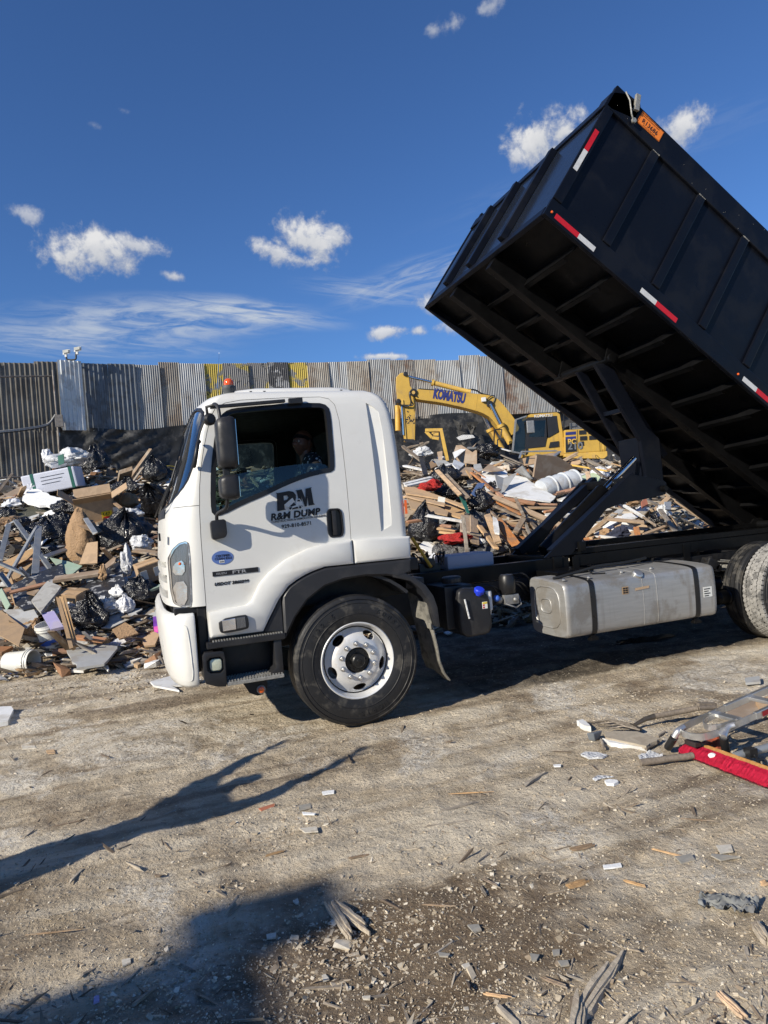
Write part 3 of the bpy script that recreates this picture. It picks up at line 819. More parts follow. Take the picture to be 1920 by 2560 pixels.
# --- cab shell: rings of a rounded plan at rising heights
#        z      x_front  x_side  y_side  x_rear
RINGS=[(0.80,-1.415,-1.15,0.070,0.535),(1.09,-1.42,-1.15,0.068,0.538),(1.40,-1.415,-1.14,0.066,0.540),(1.62,-1.395,-1.13,0.068,0.541),(1.74,-1.385,-1.125,0.070,0.541),
         (1.83,-1.370,-1.12,0.072,0.540),(2.00,-1.292,-1.105,0.078,0.536),(2.20,-1.222,-1.07,0.092,0.530),(2.40,-1.158,-1.03,0.112,0.520),
         (2.52,-1.122,-0.985,0.128,0.505),(2.60,-1.093,-0.945,0.142,0.480),(2.655,-1.060,-0.905,0.162,0.445),(2.695,-1.01,-0.85,0.195,0.400),
         (2.722,-0.94,-0.77,0.245,0.345),(2.738,-0.84,-0.67,0.32,0.28),(2.745,-0.72,-0.55,0.42,0.2)]

def cab_ring(z,xf,xs,ys,xr,o):
    xf += o;ys += o;xr -= o;xs += o*.5
    n,m_=4.5,2.0;hw=YC-ys;pts=[]
    rc=0.07
    pts.append((xr,YC))
    for k in range(7):                                        # rear near corner
        a=k/6*pi/2
        pts.append((xr-rc+rc*cos(a),ys+rc-rc*sin(a)))
    for t in (0.33,0.66):pts.append((xr-rc+(xs-xr+rc)*t,ys))
    us=[1.0,0.998,0.992,0.982,0.968,0.95,0.925,0.89,0.84,0.76,0.64,0.48,0.30,0.0]
    for u_ in us:
        pts.append((xs-(xs-xf)*(1-u_ ** n)** (1/m_),YC-u_*hw))
    full=pts+[(x,2*YC-y) for (x,y) in pts[::-1][1:-1]]
    return [Vector((x,y,z)) for x,y in full]

def cab_loft(o=0.0,zlo=None):
    rings=[]
    for i,(z,xf,xs,ys,xr) in enumerate(RINGS):
        zz=z-o*(1.0 if z>2.6 else (z-1.8)/.8 if z>1.8 else 0) if z>1.8 else z
        if i == 0:zz=z+max(o,0)*1.0-(0.02 if o<0 else 0)
        rings.append(cab_ring(zz,xf,xs,ys,xr,o))
    n=len(rings[0]);vs=[p for R in rings for p in R]
    fs=[(i*n+k,i*n+(k+1)%n,(i+1)*n+(k+1)%n,(i+1)*n+k) for i in range(len(rings)-1) for k in range(n)]
    fs += [tuple(range(n))[::-1],tuple((len(rings)-1)*n+k for k in range(n))]
    b=MB();b.add(vs,fs)
    return b.mesh('loft')

def layer(o1,o2,cuts):
    """the skin between two offsets of the cab form, cut by prisms"""
    return boolean(cab_loft(o1),[('DIFFERENCE',cab_loft(o2))]+cuts)

def pris(poly,axis,a,b):
    m_=MB();m_.prism(list(poly),axis,a,b);return m_.mesh('cut')

def boxm(*a):
    m_=MB();m_.box(*a);return m_.mesh('cut')

door_poly=[(-1.129,0.852),(-1.129,1.085),(-1.127,1.60),(-1.121,1.80),(-1.106,1.983),(-1.088,2.106),(-1.055,2.26),(-1.012,2.412),(-0.975,2.52),(-0.935,2.585),(-0.86,2.622),(-0.74,2.643),
             (-0.40,2.656),(-0.10,2.658),(-0.03,2.640),(0.012,2.59),(0.033,2.46),(0.037,2.21),(0.040,1.93),(0.040,1.65),(0.036,1.475),(0.034,1.292),
             (-0.205,1.290),(-0.364,1.246),(-0.507,1.172),(-0.59,1.077),(-0.676,0.939),(-0.728,0.852)]
win_poly=chaikin([(-1.028,1.765),(-1.034,1.855),(-1.008,2.132),(-0.949,2.41),(-0.904,2.521),(-0.840,2.566),(-0.745,2.580),(-0.45,2.598),(-0.13,2.606),(-0.050,2.58),(-0.036,2.50),(-0.042,2.32),(-0.047,2.10),
                    (-0.062,2.045),(-0.145,2.036),(-0.289,2.010),(-0.45,1.96),(-0.61,1.895),(-0.804,1.83),(-0.96,1.762)],1)
ws_poly=chaikin([(0.14,2.54),(0.128,2.30),(0.128,2.07),(0.20,1.97),(0.42,1.865),(0.8,1.845),(1.8,1.845),(2.18,1.865),(2.40,1.97),(2.472,2.07),(2.472,2.30),(2.46,2.54),(2.30,2.625),(1.8,2.655),(0.8,2.655),(0.30,2.625)],1)
arch_poly=[(-0.728,0.70),(-0.728,0.852),(-0.676,0.939),(-0.59,1.077),(-0.507,1.172),(-0.364,1.246),(-0.205,1.290),(0.034,1.292),(0.70,1.292),(0.70,0.70)]
front_low=[(-1.131,0.70),(-1.131,1.09),(-1.60,1.09),(-1.60,0.70)]
head_poly=chaikin([(-1.368,1.455),(-1.330,1.53),(-1.285,1.572),(-1.240,1.583),(-1.217,1.565),(-1.214,1.437),(-1.228,1.096),(-1.29,1.088),(-1.352,1.115),(-1.366,1.207)],1,.12)
recess_poly=[(0.283,2.60),(0.341,2.563),(0.383,2.519),(0.398,2.339),(0.401,1.62),(0.393,1.57),(0.302,1.528)]

grow=lambda p,d_:inset(p,-d_)
opening=lambda:pris(win_poly,'y',-0.5,3.2)
ws_open=lambda:pris(ws_poly,'x',-1.8,-0.75)

def recess_cut():
    """sculpted dent: deep along its front edge, running out to the surface at the rear"""
    b=MB();vs=[]
    for (x,z) in ccw(recess_poly):
        t=(x-0.283)/0.118;ys=np.interp(z,[1.4,1.8,2.0,2.2,2.4,2.52,2.6],[.066,.071,.078,.092,.112,.128,.142])
        vs.append((x,float(ys)+0.017*(1-t)+0.0008,z))
    n=len(vs);vs=[(x,-0.2,z) for (x,y,z) in vs]+vs
    b.add(vs,[tuple(range(n)),tuple(range(n,2*n))[::-1]]+[(i,(i+1)%n,n+(i+1)%n,n+i) for i in range(n)])
    me=b.mesh('cut');return me

me=layer(0,0.055,[('DIFFERENCE',pris(grow(door_poly,0.0045),'y',-0.5,0.6)),('DIFFERENCE',opening()),('DIFFERENCE',ws_open()),
                      ('DIFFERENCE',pris(arch_poly,'y',-0.5,3.2)),('DIFFERENCE',pris(front_low,'y',-0.5,3.2)),('DIFFERENCE',pris(grow(head_poly,.003),'y',-0.5,0.7)),
                      ('DIFFERENCE',recess_cut()),('DIFFERENCE',boxm(-1.7,-1.36,0.42,2.18,1.265,1.325)),('DIFFERENCE',boxm(-1.7,-1.36,0.42,2.18,1.145,1.205)),
                      ('DIFFERENCE',boxm(-1.7,-1.36,0.42,2.18,1.385,1.43))])
setmat(me,M_white);smooth_mesh(me,28)
cab=link_mesh('cab_body',me,truck)
me=layer(0.0,0.045,[('INTERSECT',pris(door_poly,'y',-0.5,0.35)),('DIFFERENCE',opening())])
# recess for the pull handle
hx=chaikin([(-0.150,1.747),(-0.018,1.744),(-0.013,1.513),(-0.150,1.512)],2,0.16)
me=boolean(me,[('DIFFERENCE',pris(hx,'y',-0.5,0.095))])
setmat(me,M_white);smooth_mesh(me,28)
door=link_mesh('door',me,truck)
me=layer(0.057,0.075,[('DIFFERENCE',opening()),('DIFFERENCE',ws_open()),('DIFFERENCE',pris(arch_poly,'y',-0.5,3.2)),('DIFFERENCE',pris(front_low,'y',-0.5,3.2))])
setmat(me,M_interior);smooth_mesh(me,30)
link_mesh('cab_lining',me,truck)
# fill behind the door seam so that no light comes through
me=layer(0.046,0.056,[('INTERSECT',pris(grow(door_poly,0.03),'y',-0.5,0.35)),('DIFFERENCE',pris(inset(door_poly,0.02),'y',-.5,.35)),('DIFFERENCE',opening())])
setmat(me,M_seal);link_mesh('door_seal',me,truck)
# window rubber, near and far side
me=layer(-0.004,0.05,[('INTERSECT',ring_prism(grow(win_poly,0.006),0.038,'y',-0.5,0.4))])
setmat(me,M_seal);smooth_mesh(me,30);link_mesh('window_seal',me,door)
me=layer(-0.004,0.05,[('INTERSECT',ring_prism(grow(win_poly,0.006),0.038,'y',2.2,3.1))])
setmat(me,M_seal);smooth_mesh(me,30);link_mesh('window_seal',me,cab)
# near pane is wound down: its top edge stands a hand above the sill
pane=inset(win_poly,0.02)
low=[(-1.3,1.5),(-1.3,1.99),(-1.0,2.045),(-0.55,2.100),(-0.40,2.112),(-0.27,2.119),(-0.16,2.117),(-0.11,2.10),(-0.085,2.07),(0.1,2.02),(0.1,1.5)]
me=layer(0.022,0.027,[('INTERSECT',pris(pane,'y',-0.5,0.35)),('INTERSECT',pris(low,'y',-0.5,0.4))])
setmat(me,M_glass);smooth_mesh(me,30);link_mesh('window_pane',me,door)
me=layer(0.022,0.027,[('INTERSECT',pris(pane,'y',2.2,3.1))])
setmat(me,M_glass);smooth_mesh(me,30);link_mesh('window_pane',me,cab)
# windscreen with black border
me=layer(0.006,0.012,[('INTERSECT',pris(inset(ws_poly,0.004),'x',-1.8,-0.75))])
setmat(me,M_wind);smooth_mesh(me,30);wsc=link_mesh('windscreen',me,truck)
me=layer(-0.004,0.005,[('INTERSECT',ring_prism(grow(ws_poly,0.004),0.020,'x',-1.8,-0.75))])
setmat(me,M_seal);smooth_mesh(me,30);link_mesh('windscreen_seal',me,wsc)
# inspection sticker low on the inside of the windscreen
for dz,mt in ((0.0,M_greenpaper),(0.055,M_paper)):
    me=layer(0.014,0.015,[('INTERSECT',boxm(-1.8,-0.8,0.16,0.27,1.995+dz,2.045+dz))])
    setmat(me,mt);link_mesh('inspection_sticker',me,wsc)
# wipers
b=MB();b.tube([(-1.40,0.55,1.815),(-1.385,0.35,1.87),(-1.30,0.24,2.05),(-1.245,0.22,2.20)],0.008,6);b.tube([(-1.295,0.235,2.00),(-1.19,0.215,2.32)],0.006,5)
b.build('wiper',M_plastic,truck);b=MB();b.tube([(-1.41,1.55,1.815),(-1.37,1.35,1.90),(-1.30,1.1,2.05)],0.008,6);b.build('wiper',M_plastic,truck)
# cowl strip under the windscreen
me=layer(-0.006,0.01,[('INTERSECT',boxm(-1.8,-1.1,0.50,2.1,1.775,1.845))])
setmat(me,M_plastic);smooth_mesh(me,30);link_mesh('cowl_panel',me,truck)
b=MB();b.box(-1.423,-1.408,0.30,0.36,1.60,1.66);b.build('hood_latch',M_seal,truck,0.004)
# corner handle on the windscreen pillar
b=MB();b.tube([(-1.085,0.078,2.325),(-1.098,0.050,2.31),(-1.133,0.048,2.155),(-1.138,0.078,2.14)],0.017,8);b.build('grab_handle',M_plastic,truck,smooth=50)
# seam line between windscreen pillar and front corner panel
me=layer(-0.001,0.004,[('INTERSECT',boxm(-1.30,-1.125,-0.2,0.40,1.842,1.846))]);setmat(me,M_seal);link_mesh('panel_seam',me,truck)
# raised roof panel
rp=MB();rings=[]
for z,ins in ((2.735,0.0),(2.772,0.015),(2.795,0.045),(2.805,0.09)):
    p=chaikin([(-0.90+ins*1.6,0.42+ins),(0.41-ins*1.9,0.42+ins),(0.41-ins*1.9,2.18-ins),(-0.90+ins*1.6,2.18-ins)],2,.12);rings.append([Vector((x,y,z-max(0,-(x+.55))*0.07)) for x,y in p])
n_=len(rings[0]);rp.add([p for R in rings for p in R],[(i*n_+k,i*n_+(k+1)%n_,(i+1)*n_+(k+1)%n_,(i+1)*n_+k) for i in range(3) for k in range(n_)]+[tuple(range(n_))[::-1],tuple(3*n_+k for k in range(n_))])
rp.build('roof_panel',M_white,truck,smooth=30)
b=MB()
for x in (-0.63,-0.52,0.13,0.22):b.lathe([(0.011,0),(0.011,0.006)],(x,0.305,2.737),(0,-.3,1),8)
b.build('roof_plug',M_seal,truck)
# beacon
b=MB();b.lathe([(0.036,0),(0.040,0.03),(0.052,0.055),(0.056,0.068),(0.050,0.085),(0.038,0.09)],(-0.805,0.30,2.700),(0.02,-.05,1),20)
bc=b.build('warning_beacon',M_grey_rubber,truck,smooth=40)
b=MB();b.lathe([(0.037,0),(0.039,0.02),(0.035,0.04),(0.022,0.053),(0.004,0.058)],(-0.803,0.295,2.788),(0.02,-.05,1),20);b.build('beacon_dome',M_amber2,bc,smooth=50)
b=MB();b.tube([(-0.90,0.24,2.66),(-0.905,0.2,2.75),(-0.87,0.2,3.02)],0.0022,5);b.tube([(-0.87,0.2,3.02),(-0.868,0.2,3.03)],0.006,6);b.build('aerial',M_chrome,truck)
# headlight cluster
me=layer(0.004,0.03,[('INTERSECT',pris(head_poly,'y',-0.5,0.55))]);setmat(me,M_lens);smooth_mesh(me,30);hl=link_mesh('headlight',me,truck)
me=layer(-0.0005,0.02,[('INTERSECT',ring_prism(head_poly,0.012,'y',-0.5,0.5))]);setmat(me,M_lens2);smooth_mesh(me,30);link_mesh('lamp_bezel',me,hl)
me=layer(-0.001,0.015,[('INTERSECT',pris(chaikin([(-1.345,1.115),(-1.262,1.105),(-1.250,1.29),(-1.350,1.275)],1),'y',-0.5,0.5))]);setmat(me,M_lens2);smooth_mesh(me,30);link_mesh('low_beam',me,hl)
me=layer(-0.001,0.015,[('INTERSECT',pris(chaikin([(-1.345,1.335),(-1.262,1.33),(-1.258,1.45),(-1.335,1.42)],1),'y',-0.5,0.5))]);setmat(me,M_lens2);smooth_mesh(me,30);link_mesh('turn_signal',me,hl)
b=MB();b.ball((-1.292,0.120,1.42),0.012);b.build('amber_bulb',M_amber,hl,smooth=60)
b=MB();b.box(-1.36,-1.15,0.12,0.6,1.035,1.09);b.build('lamp_bracket',M_frame,truck,.01)
# bumper
def bump_ring(z,xf,ys,o=0):
    pts=[(-1.222,ys+o)]
    for u_ in (1.0,0.995,0.985,0.97,0.95,0.92,0.88,0.82,0.72,0.55,0.3,0.0):pts.append((-1.25-(-1.25-xf-o)*(1-u_ ** 5)** .5,YC-u_*(YC-ys-o)))
    full=pts+[(x,2*YC-y) for (x,y) in pts[::-1][1:]]
    return [Vector((x,y,z)) for x,y in full]
bz_=[(0.505,-1.385,.10),(0.525,-1.410,0.065),(0.57,-1.428,0.046),(0.70,-1.442,0.040),(0.88,-1.452,0.040),(0.985,-1.452,0.044),(1.025,-1.438,0.055),(1.038,-1.41,0.085)]
R0=[bump_ring(z,xf,ys) for z,xf,ys in bz_];n_=len(R0[0]);b=MB()
b.add([p for R in R0 for p in R],[(i*n_+k,i*n_+k+1,(i+1)*n_+k+1,(i+1)*n_+k) for i in range(len(R0)-1) for k in range(n_-1)])
bo=b.build('front_bumper',M_white,truck)
so=bo.modifiers.new('s','SOLIDIFY');so.thickness=0.035;so.offset=0;bv=bo.modifiers.new('b','BEVEL');bv.width=0.010;bv.segments=3;bv.limit_method='ANGLE';eval_mesh(bo);smooth_mesh(bo.data,40)
b=MB();b.beam((-1.30,0.075,0.93),(-1.28,0.075,0.60),0.008,0.006)
# embossed panel line on the bumper corner
def bump_y(x,z):
    ys=float(np.interp(z,[q_[0] for q_ in bz_],[q_[2] for q_ in bz_]));xf=float(np.interp(z,[q_[0] for q_ in bz_],[q_[1] for q_ in bz_]))
    f_=min(max((-1.25-x)/(-1.25-xf),0),.999);return YC-(YC-ys)*(1-f_*f_)** .2
line=chaikin([(-1.375,0.985),(-1.30,0.975),(-1.278,0.95),(-1.268,0.75),(-1.262,0.56),(-1.30,0.55),(-1.345,0.565),(-1.375,0.75)],2,closed=True)
b=MB();b.tube([(x,bump_y(x,z)-0.017,z) for x,z in line+[line[0]]],0.0045,6);b.build('bumper_moulding',M_white,bo,smooth=60)
# dark shell behind the bumper and under the door
b=MB();b.box(-1.20,-1.135,0.10,2.5,0.62,1.08);b.box(-1.36,-1.1,0.35,2.25,0.55,1.1);b.build('front_underframe',M_frame,truck,0.01)
b=MB();b.box(-1.14,-0.58,0.11,2.49,0.79,0.85);b.box(-0.56,0.60,0.42,2.2,0.95,1.30);b.build('cab_floor',M_frame,truck,.01)

# --- flared wheel-arch moulding on the door and cab side
fu=[(-1.121,1.046),(-0.845,1.062),(-0.80,1.085),(-0.728,1.211),(-0.649,1.290),(-0.505,1.381),(-0.331,1.446),(-0.157,1.478),(0.033,1.487)]
fl=[(0.031,1.290),(-0.205,1.290),(-0.300,1.268),(-0.364,1.246),(-0.44,1.212),(-0.507,1.172),(-0.59,1.077),(-0.676,0.939),(-0.728,0.850),(-1.121,0.853)]

def flare(poly_up,poly_lo,mt,parent,y_out,name,edge=0.028):
    """outer skin stands proud by a rounded step"""
    P=ccw(poly_up+poly_lo);m1=MB();Q=inset(P,edge);n=len(P)
    vs=[(x,0.085,z) for x,z in P]+[(x,y_out+.014,z) for x,z in inset(P,edge*.12)]+[(x,y_out,z) for x,z in Q]
    fs=[(i,(i+1)%n,n+(i+1)%n,n+i) for i in range(n)]+[(n+i,n+(i+1)%n,2*n+(i+1)%n,2*n+i) for i in range(n)]
    vs += [(x,.085,z) for x,z in Q]
    m1.add(vs,fs)
    # caps triangulated
    tri=tessellate_polygon([[Vector((x,z,0)) for x,z in Q]])
    m1.f += [tuple(2*n+i for i in t) for t in tri];m1.mi += [0]*len(tri)
    tri=tessellate_polygon([[Vector((x,z,0)) for x,z in P]])
    m1.f += [tuple(t)[::-1] for t in tri];m1.mi += [0]*len(tri)
    return m1.build(name,mt,parent,smooth=40)

flare(fu,fl,M_white,door,0.008,'door_flare')
flare([(0.041,1.486),(0.20,1.485),(0.534,1.470)],[(0.527,1.288),(0.041,1.290)],M_white,truck,0.012,'cab_skirt',.022)
# side repeater / cornering lamp set in the flare
b=MB();lp=chaikin([(-1.056,0.985),(-0.86,1.000),(-0.840,0.985),(-0.836,0.905),(-0.855,0.888),(-1.035,0.878),(-1.056,0.90)],1)
b.prism(lp,'y',-0.018,0.02);sl=b.build('cornering_lamp',M_plastic,truck,0.006,smooth=40)
b=MB();b.prism([(-1.035,0.978),(-0.935,0.984),(-0.935,0.900),(-1.032,0.896)],'y',-0.021,0.0);b.build('clear_lens',M_lens2,sl,.003)
b=MB();b.prism([(-0.928,0.984),(-0.862,0.986),(-0.860,0.906),(-0.928,0.901)],'y',-0.021,0.0);b.build('dark_lens',M_lens,sl,.003)
# black wheel-arch liner band below the flare
fo=[(0.53,1.283),(0.031,1.284),(-0.205,1.284),(-0.30,1.262),(-0.364,1.240),(-0.44,1.206),(-0.507,1.166),(-0.545,1.125),(-0.565,1.095),(-0.572,0.77)]
fi=[(-0.555,0.775),(-0.467,0.927),(-0.364,1.045),(-0.217,1.135),(-0.055,1.172),(0.122,1.180),(0.30,1.165),(0.40,1.14),(0.52,1.17)]
flare(fo,fi,M_fender,truck,0.018,'wheel_arch_trim',.018)
b=MB();b.prism([(-0.573,1.095),(-0.722,0.846),(-0.573,0.825)],'y',0.03,0.10);b.build('arch_filler',M_fender,truck,.004)
# inner arch, curved over the wheel, and rear mudguard with flap
def arc(r0,cx_,cz,a0,a1,n=14):return [(cx_+r0*cos(a0+(a1-a0)*i/n),cz+r0*sin(a0+(a1-a0)*i/n)) for i in range(n+1)]
a_o=arc(0.700,0.0,.52,radians(150),radians(45));a_i=arc(0.675,0,.52,radians(45),radians(150))
b=MB();b.prism(a_o+a_i,'y',0.06,0.42);b.build('inner_wheel_arch',M_fender,truck)
mo=[(0.33,1.205),(0.42,1.195),(0.539,1.130),(0.640,1.050),(0.700,0.955),(0.728,0.86),(0.738,0.69)];mi_=[(0.700,0.698),(0.672,0.850),(0.640,0.94),(0.585,1.03),(0.504,1.10),(0.36,1.145)]
b=MB();b.prism(mo+mi_,'y',0.02,0.40);b.build('rear_mudguard',M_fender,truck,.008,smooth=40)
vs=[];rows=[(0.655,1.00,0.10),(0.675,0.80,0.10),(0.70,0.66,0.09),(0.72,0.52,0.08),(0.735,0.40,0.09),(0.775,0.29,0.10),(0.83,0.215,0.12)]
b=MB()
for i,(x,z,y0) in enumerate(rows):vs += [(x,y0-.02,z),(x-.005,y0+0.10,z),(x-.03,y0+0.30,z+(.06 if i == len(rows)-1 else 0))]
b.add(vs,[(i*3+k,i*3+k+1,(i+1)*3+k+1,(i+1)*3+k) for i in range(len(rows)-1) for k in range(2)])
o=b.build('mud_flap',M_mud,truck);o.modifiers.new('s','SOLIDIFY').thickness=0.009;eval_mesh(o);smooth_mesh(o.data,50)
b=MB();b.beam((0.672,0.06,0.70),(0.672,0.42,0.70),0.008,0.05);b.build('flap_clamp',M_mud,truck,.003)
b=MB();b.lathe([(0.055,0),(0.06,0.01),(0.06,.05),(0.05,0.065)],(0.60,0.42,1.22),(0,-1,0),16);b.box(0.53,0.70,0.20,0.45,1.02,1.10);b.build('air_intake_box',M_fender,truck,.01,smooth=30)
b=MB();b.box(0.50,0.62,0.10,0.4,1.18,1.28);b.build('cab_mount',M_frame,truck,.01)
b=MB();b.box(0.545,0.549,0.085,0.115,1.655,1.77);b.box(0.525,0.546,0.0655,0.068,1.655,1.77);b.build('side_reflector',M_amber,truck)

# --- steps
b=MB();b.box(-1.155,-0.568,-0.005,0.30,0.775,0.822)
b.box(-1.13,-0.64,0.06,0.30,0.822,0.845);st=b.build('upper_step',M_plastic,truck,.006)
b=MB();b.box(-1.10,-0.96,-0.0062,0.0,0.782,0.815);b.build('step_plate',M_plastic,st)
b=MB()
for i in range(26):
    for j in range(2):b.box(-1.11+i*.0205,-1.10+i*.0205,0.0+j*.022,0.012+j*.022,0.822,0.833)
b.build('grip_teeth',M_steptread,st)['kind']='stuff'
b=MB();b.box(-1.03,-0.60,0.0,0.26,0.484,0.512);st=b.build('lower_step',M_steptread,truck,.004)
b=MB()
for i in range(19):
    for j in range(5):b.box(-1.018+i*.022+(j%2)*.008,-1.006+i*.022+(j%2)*.008,0.004+j*.045,0.022+j*.045,0.512,0.524)
b.build('grip_teeth',M_steptread,st)['kind']='stuff'
b=MB();b.box(-1.03,-0.60,0.22,0.27,0.50,0.80);b.prism([(-0.66,0.80),(-0.598,0.80),(-0.598,0.50),(-0.70,0.515),(-0.655,0.56)],'y',0.01,0.24);b.build('step_well',M_plastic,truck,.01,smooth=40)
b=MB();b.prism(chaikin([(-1.192,0.755),(-1.04,0.750),(-1.030,0.70),(-1.032,0.484),(-1.10,0.492),(-1.192,0.53)],1,.12),'y',-0.005,0.28)
fhm=setmat(boolean(b.mesh(),[('DIFFERENCE',pris(chaikin([(-1.165,0.712),(-1.045,0.712),(-1.045,0.585),(-1.165,0.60)],1,.2),'y',-0.2,0.045))]),M_plastic)
bevel_mesh(fhm,.006);smooth_mesh(fhm,40);fh=link_mesh('fog_lamp_housing',fhm,truck)
b=MB();b.prism(chaikin([(-1.143,0.700),(-1.052,0.697),(-1.056,0.605),(-1.145,0.610)],2,.18),'y',0.012,0.045);b.build('fog_lamp',M_foglens,fh,.008,smooth=60)
b=MB();b.prism([(-0.905,0.47),(-0.72,0.50),(-0.72,0.40),(-0.76,0.355),(-0.80,0.352),(-0.86,0.385)],'y',0.10,0.115);mk=b.build('marker_bracket',M_frame,truck,.004)
b=MB();b.lathe([(0.034,0),(0.034,0.012),(0.026,0.018)],(-0.770,0.10,0.398),(0,-1,0),18);b.build('chrome_ring',M_alu_dull,mk,smooth=40)
b=MB();b.lathe([(0.025,0.016),(0.022,0.026),(0.01,0.030)],(-0.770,0.10,0.398),(0,-1,0),18);b.build('amber_marker',M_amber,mk,smooth=40)

# --- door handle, decals
b=MB();b.prism(inset(hx,.002),'y',0.088,0.096);dh=b.build('door_handle',M_seal,truck)
b=MB();vs=[]
hr=ring_prism(hx,0.010,'y',0.062,0.09);hr.materials.append(M_plastic);link_mesh('handle_bezel',hr,dh)
b=MB();b.box(-0.105,-0.070,0.062,0.074,1.53,1.73);b.box(-0.105,-0.070,.064,.09,1.70,1.73);b.box(-0.105,-0.070,.064,.09,1.53,1.56);b.build('handle_grip',M_plastic,dh,.006,smooth=40)

def dside(z):return float(np.interp(z,[1.09,1.40,1.62,1.74,1.83,2.0],[.068,.066,.068,.070,.072,.078]))-0.0025

def side_text(name,s_,x,z,size,mt,parent,y=None,**k):
    return text(name,s_,size,mt,parent,frame_matrix((x,dside(z) if y is None else y,z),(1,0,0),(0,0.006,1)),**k)

logo=empty('door_lettering',parent=truck)
def flat(polys,name,mt,y,parent,th=0.001):
    b=MB()
    for p in polys:b.prism(p,'y',y,y+th)
    return b.build(name,mt,parent)
# big serifed R and M: outlines traced in metres on the door
xo,zo=-0.54,1.756
def L(pts):return [(xo+x,zo+z) for x,z in pts]
R_out=L([(0.0,0.0),(0.075,0.006),(0.063,0.012),(0.063,0.050),(0.105,0.012),(0.118,0.0),(0.185,0.004),(0.172,0.012),(0.145,0.055),(0.165,0.085),(0.168,0.112),(0.150,0.140),(0.115,0.150),(0.022,0.144),(0.008,0.148),(0.014,0.136)])
R_hole=L([(0.065,0.080),(0.092,0.084),(0.104,0.100),(0.095,0.118),(0.066,0.116)])
m1=pris(R_out,'y',0.0645,0.0655);m2=pris(R_hole,'y',0.05,0.08)
me=boolean(m1,[('DIFFERENCE',m2)]);setmat(me,M_blackink);link_mesh('letter',me,logo)
M_out=L([(0.186,0.020),(0.190,0.030),(0.178,0.140),(0.168,0.148),(0.222,0.152),(0.242,0.070),(0.255,0.153),(0.308,0.160),(0.300,0.150),(0.306,0.030),(0.318,0.018),(0.262,0.014),(0.262,0.095),(0.246,0.012),(0.230,0.012),(0.212,0.095),(0.206,0.025),(0.214,0.012)])
flat([M_out],'letter',M_blackink,0.0645,logo)
# little white tipper truck across the letters
wt=[L([(0.062,0.044),(0.075,0.024),(0.092,0.020),(0.150,0.060),(0.138,0.092),(0.128,0.088)]),L([(0.158,0.030),(0.165,0.078),(0.195,0.080),(0.208,0.055),(0.218,0.026),(0.10,0.008),(0.095,0.018)])]
for cx_ in (0.108,0.190):wt.append(L([(cx_+0.016*cos(a*pi/8),0.010+0.016*sin(a*pi/8)) for a in range(16)]))
flat(wt,'truck_emblem',M_white,0.0630,logo)
flat([L([(0.172,0.060),(0.176,0.072),(0.192,0.073),(0.199,0.056)])]+[L([(cx_+0.010*cos(a*pi/6),0.010+0.010*sin(a*pi/6)) for a in range(12)]) for cx_ in (0.108,0.190)],'truck_emblem',M_blackink,0.0622,logo,.0006)
side_text('lettering','R&M DUMP',-0.597,1.689,0.072,M_blackink,logo,offset=0.0030,shear=0.18,rot=radians(2.6),sx=1.06,space=1.04)
side_text('lettering','CONSTRUCTION & DEMOLITION HAULING',-0.592,1.667,0.0225,M_blackink,logo,offset=0.0002,sx=0.985,rot=radians(2.6))
side_text('lettering','929-810-8571',-0.516,1.620,0.0395,M_blackink,logo,offset=0.0009,sx=1.02,rot=radians(2.6),space=1.07)
for ch in logo.children:
    if not ch.name.startswith('lettering'):   # traced on a level base, the sign itself is stuck on slightly askew
        ch.data.transform(Matrix.Translation((xo,0,zo))@ Matrix.Rotation(radians(-2.6),4,'Y')@ Matrix.Diagonal((0.965,1,0.98,1))@ Matrix.Translation((-xo,0,-zo)))
b=MB();b.lathe([(0.0795,0),(0.0795,0.001)],(-0.984,0.0640,1.438),(0,-1,0),40);ov=b.build('round_decal',M_blueoval,truck)
ov.data.transform(Matrix.Translation((-0.984,0,1.438))@ Matrix.Diagonal((1,1,0.66,1))@ Matrix.Translation((0.984,0,-1.438)))
side_text('lettering','CERTIFIED',-1.034,1.445,0.0235,M_blackink,ov,y=0.0622,offset=.0003)
side_text('lettering','CLEAN IDLE',-1.042,1.424,0.0235,M_blackink,ov,y=0.0622,offset=.0003)
b=MB();b.box(-1.010,-0.972,0.0620,0.063,1.399,1.419);b.build('decal_label',M_paper,ov)
side_text('lettering','DTP',-1.006,1.403,0.016,M_blackink,ov,y=0.0612)
b=MB();b.prism([(-1.067,1.338),(-0.724,1.341),(-0.722,1.305),(-1.067,1.303)],'y',0.0605,0.065);bd=b.build('model_badge',M_blackink,truck,.001)
side_text('lettering','ISUZU',-1.040,1.3135,0.021,M_greyink,bd,y=0.0595,sx=1.25,offset=.0002,space=1.1)
side_text('lettering','FTR',-0.922,1.3095,0.0345,M_greyink,bd,y=0.0595,sx=1.8,offset=.0006,space=1.05)
side_text('lettering','USDOT 3860399',-1.060,1.232,0.0315,M_blackink,truck,offset=0.0017,shear=0.22,sx=1.07,space=1.08)

# --- mirrors on their arm
mir=empty('mirror_assembly',parent=truck)
b=MB();b.tube(chaikin([(-1.005,0.02,1.69),(-1.012,0.0,1.76),(-0.985,-0.04,1.785),(-0.945,-0.11,1.80),(-0.935,-0.14,1.86),(-0.930,-0.15,2.05),(-0.935,-0.15,2.25),(-0.945,-0.15,2.47),(-0.950,-0.12,2.555),(-0.965,-0.05,2.585),(-0.965,0.06,2.59)],2,closed=False),0.0135,10);b.build('mirror_arm',M_plastic,mir,smooth=60)

